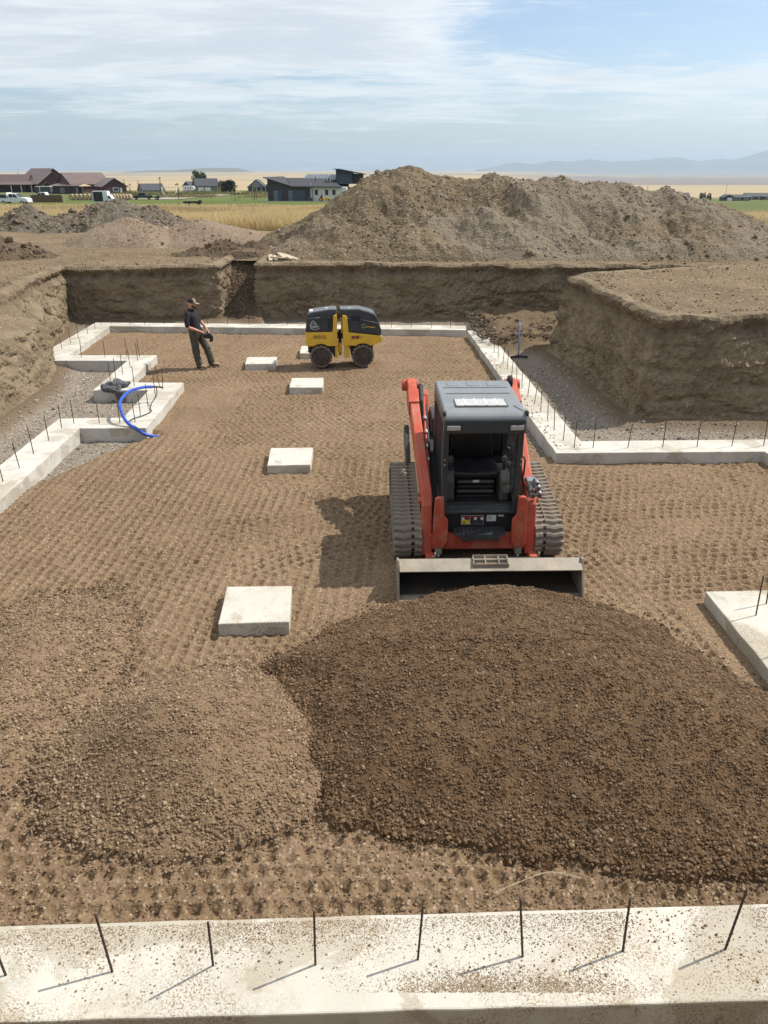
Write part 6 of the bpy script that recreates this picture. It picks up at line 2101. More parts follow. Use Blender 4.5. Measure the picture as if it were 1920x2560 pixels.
# ---- grey cargo trailer by the maroon house
Yt = 285
x_ = at(-91.5, 225, Yt)
ct = empty('cargo_trailer', (x_, Yt, gz(x_, Yt)))
tag(ct, 'grey enclosed cargo trailer parked before the maroon houses', 'trailer')
MB().prism([(-2.5, 0.45), (2.3, 0.45), (2.6, 0.9), (2.6, 2.55), (-2.5, 2.55)], 'Y', -1.1, 1.1).build('box', M['slate_roof'], ct, 0.03)
MB().box(-2.52, 2.62, -1.13, 1.13, 2.55, 2.68).build('roof', M['trim_white'], ct)
MB().box(-1.05, -0.85, -1.14, -1.09, 0.5, 2.5).build('side_strip', M['trim_white'], ct)
MB().box(0.1, 1.7, -1.2, -0.9, 0.75, 0.9).build('mudguard', M['trim_white'], ct)
wheel(ct, 0.5, -1.05, 0.36, 0.36)
wheel(ct, 1.3, -1.05, 0.36, 0.36)
MB().tube([(2.6, -0.4, 0.5), (3.5, 0, 0.5), (2.6, 0.4, 0.5)], 0.06, 6).build('drawbar', M['tyre'], ct)


def pickup(name, loc, rz_, paint, label, group=None, bed=True, sc=1.0):
    o = empty(name, loc, rz_, sc)
    tag(o, label, 'truck')
    MB().prism([(-2.7, 0.55), (2.45, 0.55), (2.7, 0.7), (2.72, 1.05), (2.45, 1.2), (1.25, 1.28), (-0.75, 1.28), (-0.75, 1.22), (-2.75, 1.22), (-2.75, 0.7)], 'Y', -0.95, 0.95).build('body', M[paint], o, 0.05)
    cb = [(-0.85, 1.26), (1.25, 1.26), (0.55, 1.92), (-0.55, 1.95), (-0.8, 1.85)]
    MB().prism(cb, 'Y', -0.80, 0.80).build('cab', M[paint], o, 0.05)
    for sy in (-1, 1):
        for q in ([(-0.68, 1.30), (0.08, 1.30), (0.08, 1.82), (-0.55, 1.84)], [(0.18, 1.30), (1.08, 1.30), (0.55, 1.80), (0.18, 1.82)]):
            MB().prism(q, 'Y', sy * 0.795, sy * 0.82).build('side_window', M['win_dark'], o)
        MB().box(2.62, 2.76, sy * 0.75 - 0.15, sy * 0.75 + 0.15, 0.85, 1.02).build('headlight', M['trim_white'], o)
        MB().box(0.75, 0.9, sy * 1.0 - 0.1, sy * 1.0 + 0.1, 1.3, 1.5).build('mirror', M['tyre'], o)
    MB().raw([(1.23, -0.72, 1.31), (1.23, 0.72, 1.31), (0.60, 0.72, 1.89), (0.60, -0.72, 1.89), (1.27, -0.72, 1.33), (1.27, 0.72, 1.33), (0.64, 0.72, 1.91), (0.64, -0.72, 1.91)], [(0, 1, 2, 3), (7, 6, 5, 4), (0, 4, 5, 1), (1, 5, 6, 2), (2, 6, 7, 3), (3, 7, 4, 0)]).build('windscreen', M['win_dark'], o)
    for xx in (-1.75, 1.75):
        for sy in (-1, 1):
            wheel(o, xx, sy * 0.86, 0.38, 0.38)
    MB().box(2.7, 2.82, -0.9, 0.9, 0.5, 0.7).build('bumper', M['trim_white'] if paint == 'white_car' else M['tyre'], o)
    return o


Yv = 150
x_ = at(-48.9, 110, Yv)
wt_ = pickup('pickup_truck', (x_ + 0.2, Yv, gz(x_, Yv) - 0.25), R(-6), 'white_car', 'white flatbed work truck with its bonnet pointing right, far left beyond the grass')
MB().box(-2.9, -1.0, -1.0, 1.0, 1.25, 1.35).build('flatbed', M['tyre'], wt_)
MB().box(-1.05, -0.92, -0.95, 0.95, 1.3, 2.1).build('headboard', M['trim_white'], wt_)
MB().box(-2.5, -1.2, -0.8, 0.8, 1.35, 1.75).build('toolbox', M['slate_roof'], wt_)
x_ = at(-53.1, 130, 175)
pickup('pickup_truck', (x_, 175, gz(x_, 175) - 0.05), R(180), 'white_car', 'white pickup of which only the cab top shows behind the brown fence', sc=1.0)
# brown board fence in front of it
f0, f1 = at(-55.2, 130, 168), at(-50.2, 130, 168)
fn = empty('board_fence', ((f0 + f1) / 2, 168, gz((f0 + f1) / 2, 168)))
tag(fn, 'low brown board fence in front of the white pickup', 'fence')
nb = 16
wid = (f1 - f0) / nb
for i in range(nb):
    MB().box(-(f1 - f0) / 2 + i * wid + 0.02, -(f1 - f0) / 2 + (i + 1) * wid - 0.02, -0.05, 0.05, 0.0, 1.35 + 0.04 * (i % 3)).build('fence_board', M['rust_wood'], fn)
for xx in (-0.5, 0.5):
    MB().box(xx * (f1 - f0) + 0.25 - 0.06, xx * (f1 - f0) + 0.25 + 0.06, 0.06, 0.18, 0, 1.6).build('fence_post', M['board'], fn)
# hay bales in a row
ORD = ['first', 'second', 'third', 'fourth', 'fifth', 'sixth', 'seventh', 'eighth', 'ninth', 'tenth']
BL = []
for i in range(6):
    BL.append((at(-52.4 + i * 0.66, 140, 214), 214 + 0.2 * i))
for i in range(8):
    BL.append((at(-46.4 + i * 0.42, 140, 232), 232 + 0.5 * i))
for i, (x_, y_) in enumerate(BL):
    b = empty('hay_bale', (x_, y_, gz(x_, y_)))
    rr0 = 0.76
    MB().cyl((-0.12, -0.62, rr0), (0.12, 0.62, rr0), rr0, 18).build('bale', M['hay'], b, 0.08)
    tag(b, '%s straw bale counting left from the dark pickup' % ORD[13 - i] if i >= 6 else '%s straw bale counting right from the brown board fence' % ORD[i], 'hay bale', 'straw bales in a row' if i >= 6 else 'straw bales by the fence')
# open box truck
Yv = 178
x_ = at(-33.8, 100, Yv)
bt = empty('box_truck', (x_, Yv, gz(x_, Yv) - 0.45))
tag(bt, 'white box truck with its dark side open, half sunk behind the grass', 'truck')
for q in ((-1.75, 1.35, -1.0, 1.0, 2.45, 2.6), (-1.75, 1.35, 0.95, 1.05, 0.5, 2.5), (-1.75, -1.65, -1.0, 1.0, 0.5, 2.5), (0.45, 1.35, -1.02, -0.9, 0.5, 2.5), (1.25, 1.4, -1.0, 1.0, 0.5, 2.5), (-1.75, 1.35, -1.0, 1.0, 0.45, 0.55)):
    MB().box(*q).build('box_panel', M['white_car'], bt)
MB().box(-1.6, 0.4, -0.4, 0.9, 0.56, 2.4).build('box_inside', M['win_dark'], bt)
MB().prism([(1.45, 0.5), (3.1, 0.5), (3.15, 1.0), (2.3, 1.15), (1.9, 1.75), (1.45, 1.8)], 'Y', -0.95, 0.95).build('cab', M['white_car'], bt, 0.05)
MB().prism([(1.6, 1.15), (2.2, 1.15), (1.85, 1.68), (1.6, 1.7)], 'Y', -0.97, -0.93).build('side_window', M['win_dark'], bt)
for xx in (-0.9, 2.4):
    wheel(bt, xx, -0.85, 0.36, 0.36)
    wheel(bt, xx, 0.85, 0.36, 0.36)
# dark pickup with a small trailer
Yv = 238
x_ = at(-36.2, 125, Yv)
dk = pickup('pickup_truck', (x_, Yv, gz(x_, Yv)), R(195), 'dark_car', 'dark green pickup parked on the drive beside the bales')
x_ = at(-34.3, 125, Yv - 3)
ut = empty('utility_trailer', (x_, Yv - 3, gz(x_, Yv - 3)))
tag(ut, 'small dark flat trailer standing behind the dark pickup', 'trailer')
MB().box(-1.6, 1.3, -0.8, 0.8, 0.5, 0.62).build('deck', M['tyre'], ut)
MB().prism([(0.6, 0.6), (1.5, 0.6), (1.2, 1.25), (0.8, 1.25)], 'Y', -0.6, 0.6).build('load', M['dark_car'], ut)
MB().tube([(-1.6, 0, 0.5), (-2.6, 0, 0.5)], 0.06, 6).build('drawbar', M['tyre'], ut)
wheel(ut, 0.4, -0.85, 0.34, 0.34)
wheel(ut, 0.4, 0.85, 0.34, 0.34)
# goal frame
Yv = 290
x0_, x1_ = at(-42.6, 160, Yv), at(-39.6, 160, Yv)
gl = empty('soccer_goal', ((x0_ + x1_) / 2, Yv, gz((x0_ + x1_) / 2, Yv)))
tag(gl, 'white pipe soccer goal standing on the lawn', 'goal')
w2 = (x1_ - x0_) / 2
gm = lambda *p: MB().tube(p, 0.07, 6)
gm((-w2, 0, 0), (-w2, 0, 2.3)).build('goal_post', M['trim_white'], gl)
gm((w2, 0, 0), (w2, 0, 2.3)).build('goal_post', M['trim_white'], gl)
MB().tube([(-w2, 0, 2.3), (w2, 0, 2.3)], 0.10, 6).build('crossbar', M['trim_white'], gl)
gm((-w2, 0, 2.3), (-w2 + 0.6, -1.2, 1.8), (-w2 + 1.6, -3.0, 0.05)).build('back_stay', M['trim_white'], gl)
gm((w2, 0, 2.3), (w2 + 0.4, -1.2, 1.6), (w2 - 0.1, -3.0, 0.05)).build('back_stay', M['trim_white'], gl)
gm((-w2 + 1.6, -3.0, 0.05), (w2 - 0.1, -3.0, 0.05)).build('ground_bar', M['trim_white'], gl)

# ---- sage house with double garage
Yh = 480
x_ = at(-64.5, 300, Yh)
h3 = empty('house', (x_, Yh, gz(x_, Yh)))
tag(h3, 'grey-green house with charcoal roof and two white garage doors', 'house')
wl, ro, t3 = gable(h3, 0.5, 3, 0, 8.5, 13, R(-62), 2.8, 6.6, 'green_wall', 'slate_roof', 0.5)
window(h3, t3, ('f', -6.5), -0.5, 0.5, 3.2, 5.0)
MB().box(-3.0, 8.2, -3.6, 1.5, 0, 2.7).build('garage_wall', M['green_wall'], h3)
MB().raw([(-3.6, -4.2, 2.7), (8.8, -4.2, 2.7), (7.6, 2.6, 6.2), (-1.6, 2.6, 6.2), (-3.6, -4.2, 2.9), (8.8, -4.2, 2.9), (7.6, 2.6, 6.45), (-1.6, 2.6, 6.45)], [(3, 2, 1, 0), (4, 5, 6, 7), (0, 1, 5, 4), (1, 2, 6, 5), (2, 3, 7, 6), (3, 0, 4, 7)]).build('garage_roof', M['slate_roof'], h3)
for u in (-2.6, 1.3):
    gd = rect_on(h3, idt, ('f', -3.6), u, u + 3.2, 0.03, 2.3, 'trim_white', 0.06, 'garage_door')
wl, ro, t4 = gable(h3, 10.0, 2, 0, 6, 6, R(0), 2.8, 5.8, 'brick', 'brick', 0.4)
rect_on(h3, t4, ('f', -3.0), -2.2, 2.2, 0.03, 2.3, 'hay', 0.06, 'garage_door')
gable(h3, -8.5, 6, 0, 7, 7, R(-40), 2.6, 5.0, 'slate_roof', 'slate_roof', 0.4)
x_ = at(-70.0, 300, 455)
rv = empty('camper_trailer', (x_, 455, gz(x_, 455)))
tag(rv, 'white camper trailer beside the grey-green house', 'camper')
MB().prism([(-3.0, 0.5), (2.6, 0.5), (3.4, 1.5), (3.2, 2.2), (2.4, 2.9), (-2.9, 2.9)], 'Y', -1.1, 1.1).build('shell', M['white_car'], rv, 0.08)
for u in (-1.8, -0.3, 0.9):
    MB().box(u, u + 0.6, -1.13, -1.09, 1.5, 2.1).build('window', M['win_dark'], rv)
wheel(rv, -0.4, -1.0, 0.38, 0.38)
wheel(rv, 0.5, -1.0, 0.38, 0.38)
# half sunken grey roof in the hollow
x_ = at(-83.5, 300, 420)
h5 = empty('house', (x_, 420, gz(x_, 420) - 0.8))
tag(h5, 'low grey-roofed building in the hollow left of the soccer goal', 'house')
gable(h5, 0, 0, 0, 7.5, 11, R(-55), 1.6, 4.4, 'green_wall', 'slate_roof', 0.4)
# ---- second sage house, partly behind the dark modern one
Yh = 430
x_ = at(-29.3, 200, Yh)
h4 = empty('house', (x_, Yh, gz(x_, Yh)))
tag(h4, 'small sage house with twin white-trimmed gables behind the dark modern house', 'house')
wl, ro, t5 = gable(h4, -1.8, 0, 0, 8.6, 11, R(0), 2.2, 5.6, 'green_wall', 'slate_roof', 0.4)
for u in (-1.5, -0.45, 1.0):
    window(h4, t5, ('f', -5.5), u, u + (0.9 if u == -0.45 else 0.5), 2.5, 3.9 + (0.4 if u == -0.45 else 0))
gable(h4, 5.0, 1.5, 0, 5.5, 9, R(0), 2.2, 5.0, 'green_wall', 'slate_roof', 0.4)
for u in (-5.8, -3.6, -1.4, 0.8, 3.0, 5.2, 7.0):
    MB().box(u - 0.09, u + 0.09, -6.6, -6.4, 0, 2.2).build('porch_post', M['trim_white'], h4)
MB().box(-6.3, 7.6, -6.8, -5.4, 2.15, 2.35).build('porch_roof', M['slate_roof'], h4)
MB().box(-5.9, 7.2, -5.64, -5.54, 0.1, 2.1).build('porch_glass', M['win_dark'], h4)

# ---- modern dark house
Yh = 192
k_ = Yh / 115.0
zg = gz(-20, Yh)
md = empty('house', (-19.0, Yh, zg))
tag(md, 'dark modern house with slanted roofs and a white end wall', 'house')


def mx(x):
    return x * k_ + 19.0


def mz(z):
    return 4.7 - (4.7 - z) * k_ - zg


wall = [(mx(-15.5), 0), (mx(-9.9), 0), (mx(-9.9), mz(2.70)), (mx(-12.06), mz(2.74)), (mx(-15.5), mz(3.78))]
MB().prism(wall, 'Y', -6.0, 3.0).build('garage_wall', M['char_wall'], md)
MB().raw([(mx(-16.0), -6.7, mz(3.90)), (mx(-12.0), -6.7, mz(2.74)), (mx(-12.0), 4.0, mz(3.10)), (mx(-14.1), 4.0, mz(3.95)), (mx(-16.0), -6.7, mz(3.80)), (mx(-12.0), -6.7, mz(2.64)), (mx(-12.0), 4.0, mz(2.9)), (mx(-14.1), 4.0, mz(3.75))], [(0, 1, 2, 3), (7, 6, 5, 4), (0, 4, 5, 1), (1, 5, 6, 2), (2, 6, 7, 3), (3, 7, 4, 0)]).build('slant_roof', M['black_roof'], md)
MB().raw([(mx(-12.2), -6.6, mz(2.78)), (mx(-5.6), -6.6, mz(2.72)), (mx(-7.6), 4.0, mz(3.75)), (mx(-13.6), 4.0, mz(3.75)), (mx(-12.2), -6.6, mz(2.66)), (mx(-5.6), -6.6, mz(2.60)), (mx(-7.6), 4.0, mz(3.6)), (mx(-13.6), 4.0, mz(3.6))], [(0, 1, 2, 3), (7, 6, 5, 4), (0, 4, 5, 1), (1, 5, 6, 2), (2, 6, 7, 3), (3, 7, 4, 0)]).build('shingle_roof', M['black_roof'], md)
MB().box(mx(-9.88), mx(-5.0), -5.6, 3.0, 0, mz(2.66)).build('end_wall', M['stucco'], md)
MB().tube([(mx(-9.55), -5.75, 0), (mx(-9.55), -5.75, mz(2.45)), (mx(-9.7), -6.1, mz(2.6))], 0.06, 6).build('downpipe', M['char_wall'], md)
for (a, b) in ((-14.75, -13.62), (-12.78, -10.55)):
    gd = MB().box(mx(a), mx(b), -6.12, -5.95, 0.03, mz(2.30)).build('garage_door', M['navy_wall'], md)
    for q in range(4):
        MB().box(mx(a) + 0.08, mx(a) + 0.95, -6.18, -6.1, 0.15 + q * 0.58, 0.55 + q * 0.58).build('door_pane', M['metal_roof'], gd)
for a in (-9.25, -7.86, -6.9):
    wf = MB().box(mx(a), mx(a) + 0.68, -5.70, -5.55, mz(1.70), mz(2.33)).build('window', M['char_wall'], md)
    MB().box(mx(a) + 0.07, mx(a) + 0.61, -5.74, -5.66, mz(1.70) + 0.07, mz(2.33) - 0.07).build('pane', M['win_dark'], wf)
MB().raw([(mx(-11.3), 2.0, mz(3.55)), (mx(-6.5), 2.0, mz(3.55)), (mx(-6.5), 8.0, mz(4.18)), (mx(-10.9), 8.0, mz(4.18)), (mx(-11.3), 2.0, mz(3.40)), (mx(-6.5), 2.0, mz(3.40)), (mx(-6.5), 8.0, mz(4.05)), (mx(-10.9), 8.0, mz(4.05))], [(0, 1, 2, 3), (7, 6, 5, 4), (0, 4, 5, 1), (1, 5, 6, 2), (2, 6, 7, 3), (3, 7, 4, 0)]).build('metal_roof', M['metal_roof'], md)
for i in range(14):
    x_ = mx(-10.9 + i * 0.32)
    MB().raw([(x_ - .03, 1.95, mz(3.56)), (x_ + .03, 1.95, mz(3.56)), (x_ + .03, 7.95, mz(4.19)), (x_ - .03, 7.95, mz(4.19)), (x_ - .03, 1.95, mz(3.56) + .07), (x_ + .03, 1.95, mz(3.56) + .07), (x_ + .03, 7.95, mz(4.19) + .07), (x_ - .03, 7.95, mz(4.19) + .07)], [(7, 6, 5, 4), (4, 5, 1, 0), (5, 6, 2, 1), (6, 7, 3, 2), (7, 4, 0, 3)]).build('roof_seam', M['slate_roof'], md)
MB().prism([(mx(-6.58), mz(3.0)), (mx(-4.3), mz(3.0)), (mx(-4.3), mz(4.42)), (mx(-6.58), mz(4.82))], 'Y', 0.0, 7.0).build('tower_wall', M['navy_wall'], md)
MB().prism([(mx(-4.28), mz(3.0)), (mx(-2.9), mz(3.0)), (mx(-2.9), mz(4.2)), (mx(-4.28), mz(4.32))], 'Y', 0.6, 7.0).build('tower_wall', M['char_wall'], md)
MB().prism([(mx(-6.92), mz(4.86)), (mx(-2.6), mz(4.16)), (mx(-2.6), mz(4.26)), (mx(-6.1), mz(4.90)), (mx(-6.92), mz(4.92))], 'Y', -1.2, 8.0).build('tower_roof', M['black_roof'], md)
MB().box(mx(-10.9), mx(-5.0), 3.0, 8.2, 0, mz(3.5)).build('rear_wall', M['char_wall'], md)
for (x_, z_) in ((-7.7, 3.95), (-7.3, 3.8), (-9.8, 3.12), (-9.35, 3.92)):
    MB().cyl((mx(x_), -1.0 if z_ > 3.3 else -4.5, mz(z_) - 0.9), (mx(x_), -1.0 if z_ > 3.3 else -4.5, mz(z_)), 0.09, 8).build('vent_pipe', M['trim_white'] if x_ != -9.35 else M['char_wall'], md)
MB().box(mx(-10.15), mx(-9.6), -6.9, -6.2, 0, 0.9).build('bin', M['navy_wall'], md)
zs = gz(-20, 183)
ap = MB().raw([(-26.6, 180.5, gz(-22, 180.5) + .05), (-17.0, 180.5, gz(-22, 180.5) + .05), (-16.8, 185.8, zg + .06), (-25.2, 185.8, zg + .06), (-26.6, 180.5, gz(-22, 180.5) - .2), (-17.0, 180.5, gz(-22, 180.5) - .2), (-16.8, 185.8, zg - .2), (-25.2, 185.8, zg - .2)], [(0, 1, 2, 3), (7, 6, 5, 4), (0, 4, 5, 1), (1, 5, 6, 2), (2, 6, 7, 3), (3, 7, 4, 0)]).build('driveway', M['slab'])
tag(ap, kind='structure')


def strip(name, pts, w0, w1, mat):
    """road laid 5 cm proud of the ground"""
    L_, R_ = [], []
    n = 40
    for i in range(n + 1):
        t = i / n
        x = np.interp(t, np.linspace(0, 1, len(pts)), [p[0] for p in pts])
        y = np.interp(t, np.linspace(0, 1, len(pts)), [p[1] for p in pts])
        w = w0 + (w1 - w0) * t
        L_.append((x - w / 2, y + w * 0.35))
        R_.append((x + w / 2, y - w * 0.35))
    mb = MB()
    mb.raw([(x, y, gz(x, y) + 0.12) for x, y in L_ + R_], [(i, n + 1 + i, n + 2 + i, i + 1) for i in range(n)])
    o = mb.build(name, M[mat])
    return tag(o, kind='structure')


strip('road', [(-86, 232), (-74, 238), (-65, 243), (-54.5, 299), (-60, 390), (-95, 440)], 12, 7, 'asphalt')
strip('path', [(-28.5, 177.6), (-20, 178.2), (-10, 180)], 2.0, 2.0, 'asphalt')

# small yellow garden tractor and driver by the white wall
x_ = at(-8.25, 115, 184)
tt = empty('garden_tractor', (x_, 184, gz(x_, 184)))
tag(tt, 'small yellow garden tractor beside the white end wall of the modern house', 'tractor')
MB().prism([(-0.4, 0.35), (1.3, 0.35), (1.35, 0.8), (0.3, 0.95), (0.2, 0.55), (-0.4, 0.6)], 'Y', -0.35, 0.35).build('bonnet', M['yellow'], tt, 0.03)
MB().box(-1.0, -0.3, -0.45, 0.45, 0.4, 0.75).build('mudguard', M['yellow'], tt, 0.03)
MB().box(-0.8, -0.35, -0.3, 0.3, 0.72, 1.15).build('seat', M['tyre'], tt, 0.03)
for sy in (-1, 1):
    wheel(tt, -0.7, sy * 0.5, 0.42, 0.42, 0.25, hub='yellow')
    wheel(tt, 1.0, sy * 0.45, 0.25, 0.25, 0.18, hub='yellow')
dv = empty('person', (x_ - 0.55, 184, gz(x_, 184) + 0.8))
tag(dv, 'driver in a blue top and yellow trousers seated on the garden tractor', 'person')
organic('body', [[(0, 0, 0, .15), (0, 0, .25, .15), (-.02, 0, .5, .15, 1.2), (0, 0, .62, .06), (.02, 0, .78, .10)], [(0, -.12, 0, .09), (.42, -.14, .02, .08), (.48, -.14, -.4, .06)], [(0, .12, 0, .09), (.42, .14, .02, .08), (.48, .14, -.4, .06)], [(0, -.2, .5, .06), (.12, -.22, .3, .05), (.38, -.15, .32, .04)], [(0, .2, .5, .06), (.12, .22, .3, .05), (.38, .15, .32, .04)]], M['skin'], dv, 0.03, 1)
M['blue_cloth'] = plain('blue cloth', (0.03, 0.07, 0.2), 0.9)
organic('shirt', [[(0, 0, .05, .165), (0, 0, .25, .165), (-.02, 0, .5, .165, 1.2)], [(0, -.2, .5, .075), (.12, -.22, .3, .065)], [(0, .2, .5, .075), (.12, .22, .3, .065)]], M['blue_cloth'], dv, 0.03, 1)
MB().ball((.03, 0, .84), .10, 10, 6, 1.1, 1, .7).build('cap', M['blue_cloth'], dv)
organic('trousers', [[(0, -.12, 0, .11), (.42, -.14, .02, .095), (.48, -.14, -.36, .075)], [(0, .12, 0, .11), (.42, .14, .02, .095), (.48, .14, -.36, .075)]], M['yellow'], dv, 0.03, 1)
# dark bench at the grass edge
x_, y_ = -22.6, 98
bn = empty('flat_trailer', (x_, y_, gz(x_, y_) + 0.1), 0, 0.62)
tag(bn, 'low black flat trailer half hidden in the dry grass before the lawn', 'trailer')
MB().box(-1.6, 1.6, -0.7, 0.7, 0.55, 0.85).build('deck', M['tyre'], bn, 0.03)
MB().box(1.3, 1.75, -0.6, 0.6, 0.3, 1.05).build('tailboard', M['tyre'], bn, 0.03)
for sy in (-1, 1):
    wheel(bn, 0.9, sy * 0.75, 0.3, 0.3)
    wheel(bn, -0.9, sy * 0.75, 0.3, 0.3)

# ------------------------------------------------------------------ trees
def leaves(n, fn, size, rg):
    """small leaf faces spread through a crown volume; fn returns a point"""
    vs, fs = [], []
    for i in range(n):
        p = Vector(fn(rg))
        a = Vector((rg.gauss(0, 1), rg.gauss(0, 1), rg.gauss(0, 1))).normalized()
        b = a.orthogonal().normalized()
        c = a.cross(b)
        s = size * rg.uniform(0.6, 1.4)
        k = len(vs)
        vs += [tuple(p + b * s), tuple(p + c * s * 0.6), tuple(p - b * s), tuple(p - c * s * 0.6)]
        fs.append((k, k + 1, k + 2, k + 3))
    return MB().raw(vs, fs)


def tree(name, x, y, h, w, mat, label, seed, n=700, trunk=0.25, group=None, conifer=False, z=None, leaf=0.2, lobes=9):
    rg = random.Random(seed)
    o = empty(name, (x, y, gz(x, y) if z is None else z))
    tag(o, label, 'tree', group)
    tb = MB()
    tb.tube([(0, 0, -0.3), (0.05 * w * rg.uniform(-1, 1), 0, h * 0.35), (0.08 * w * rg.uniform(-1, 1), 0, h * 0.8)], [h * 0.022 + 0.02, h * 0.016 + 0.015, 0.01], 6)
    for i in range(6):
        a = rg.uniform(0, 6.28)
        z0 = h * rg.uniform(0.25, 0.6)
        tb.tube([(0, 0, z0), (w * 0.3 * math.cos(a), w * 0.3 * math.sin(a), z0 + h * 0.22)], [h * 0.009 + 0.01, 0.006], 5)
    tb.build('trunk', M['bark'], o)
    if conifer:
        def fn(r):
            t = r.random() ** 0.8
            rad = w * 0.5 * (1 - t) * (0.75 + 0.25 * math.sin(t * 40)) + 0.05
            a = r.uniform(0, 6.28)
            q = math.sqrt(r.random())
            return (rad * q * math.cos(a), rad * q * math.sin(a), h * (trunk * 0.4 + (1 - trunk * 0.4) * t))
    else:
        L = []
        for i in range(lobes):
            a = rg.uniform(0, 6.28)
            q = rg.uniform(0.0, 0.33) * w
            L.append((q * math.cos(a), q * math.sin(a), h * rg.uniform(trunk + 0.15, 0.86), w * rg.uniform(0.14, 0.26)))

        def fn(r):
            c = L[r.randrange(len(L))]
            v = Vector((r.gauss(0, 1), r.gauss(0, 1), r.gauss(0, 1))).normalized() * c[3] * r.random() ** 0.4
            return (c[0] + v.x, c[1] + v.y, c[2] + v.z * 0.95)
    leaves(n, fn, leaf, rg).build('crown', M[mat], o)
    return o


x_ = at(-70.5, 320, 520)
tree('broadleaf_tree', x_ - 1.0, 520, 12.8, 8.0, 'leaf', 'tall green tree rising behind the grey-green house roof, left trunk', 5, 1800, 0.35, leaf=0.38, lobes=14)
tree('broadleaf_tree', x_ + 2.2, 522, 11.6, 7.0, 'leaf', 'tall green tree rising behind the grey-green house roof, right trunk', 6, 1500, 0.35, leaf=0.38, lobes=12)
for i, (px_, ys_, hh, ww) in enumerate(((-38.6, 300, 4.6, 3.4), (-37.9, 300, 4.0, 3.6), (-37.1, 300, 4.9, 3.6), (-36.3, 300, 4.6, 3.4))):
    xx = at(px_, 200, 300)
    tree('pine_tree', xx, 300 + i, hh, ww, 'leaf_dark', ['dark bushy conifer farthest left of the clump between the houses', 'dark bushy conifer second from left of the clump between the houses', 'dark bushy conifer third from left of the clump between the houses', 'dark bushy conifer nearest the modern house in the clump'][i], 20 + i, 900, 0.08, 'conifers between the houses', False, leaf=0.26, lobes=10)
SAP = [(-55.0, 222.9, 4.6, 'thin staked sapling in front of the soccer goal'), (-33.5, 187.4, 4.0, 'thin staked sapling on the lawn left of the modern house drive'), (-72.4, 238.7, 5.0, 'thin sapling beside the left bales'),
       (-81.7, 263.6, 6.0, 'thin sapling with sparse leaves right of the maroon wing'), (-76.8, 262.0, 6.5, 'bare leaning sapling above the bales'), (-73.5, 275.0, 7.0, 'tallest bare sapling left of the goal'), (-36.6, 235.0, 4.4, 'young lime-green sapling before the small sage house')]
for i, (x_, y_, h_, lab) in enumerate(SAP):
    s_ = tree('sapling_tree', x_, y_, h_, 1.5, 'leaf_light', lab, 40 + i, 130 if i in (0, 1, 6) else 60, 0.3, leaf=0.11, lobes=6)
    if i in (0, 1, 6):
        for sx in (-0.7, 0.7):
            MB().box(sx - 0.04, sx + 0.04, -0.04, 0.04, 0, 1.9).build('stake', M['bark'], s_)
# right hand valley
rb = empty('house', (272, 650, gz(272, 650)))
tag(rb, 'low dark bungalow with a pale garage front in the valley at the right', 'house')
wl, ro, t6 = gable(rb, -5.5, -2, 0, 7.5, 9, R(0), 2.5, 4.4, 'char_wall', 'slate_roof', 0.5)
rect_on(rb, t6, ('f', -4.5), -1.2, 2.6, 0.03, 2.3, 'trim_white', 0.06, 'garage_door')
wl, ro, t7 = gable(rb, 6, 2, 0, 8, 14, R(90), 2.5, 4.2, 'char_wall', 'slate_roof', 0.5)
for u in (-5.5, -3.4, 0.5, 3.0, 5.0):
    window(rb, t7, ('s', -4.0), u, u + 1.2, 0.8, 2.0)
MB().box(-8, 0, -9, -6.6, -0.2, 0.06).build('forecourt', M['slab'], rb)
for (x_, y_, w_, lab) in ((247, 700, 16, 'low dark roof peeping over the right end of the spoil heap'), (322, 720, 22, 'broad dark roof among trees at the right edge of the valley'), (266, 760, 22, 'wide grey roof behind the trees in the valley')):
    o = empty('house', (x_, y_, gz(x_, y_)))
    tag(o, lab, 'house')
    wl, ro, tq = gable(o, 0, 0, 0, 9, w_, R(90), 2.6, 5.2, 'char_wall', 'slate_roof', 0.5)
    for u in (-w_ * 0.35, -1.0, w_ * 0.25):
        window(o, tq, ('s', -4.5), u, u + 1.4, 0.8, 2.0)
VL = ['dark evergreen farthest left of the three beside the valley bungalow', 'tallest dark evergreen of the three beside the valley bungalow', 'dark evergreen nearest the valley bungalow on its left',
      'round bush left of centre behind the valley bungalow', 'round bush behind the middle of the valley bungalow', 'round bush behind the right half of the valley bungalow', 'small bush by the low roof at the end of the spoil heap',
      'first evergreen from the left in the clump at the right edge', 'second and shortest evergreen in the clump at the right edge', 'third and tallest evergreen in the clump at the right edge', 'last evergreen from the left in the clump at the right edge',
      'small shrub right of the valley bungalow', 'low shrub on the slope farthest right below the valley', 'low shrub on the slope second from left below the bungalow', 'low shrub on the slope farthest left below the bungalow', 'low shrub on the slope third from left below the bungalow']
VT = [(252.0, 662, 5.0, 3.0), (255.5, 664, 6.2, 3.4), (258.5, 660, 5.4, 3.4), (262.5, 690, 5.6, 5.0), (268, 700, 5.2, 5.0), (274, 705, 5.6, 5.4), (244, 668, 3.6, 3.0), (293.0, 610, 5.4, 3.4), (296.5, 612, 4.8, 3.4), (300.0, 606, 5.6, 3.4), (304.0, 610, 5.2, 3.6), (290.0, 640, 3.4, 2.6), (284, 470, 1.8, 3.0), (236, 470, 1.6, 2.6), (228, 472, 1.5, 2.4), (243, 468, 1.6, 3.0)]
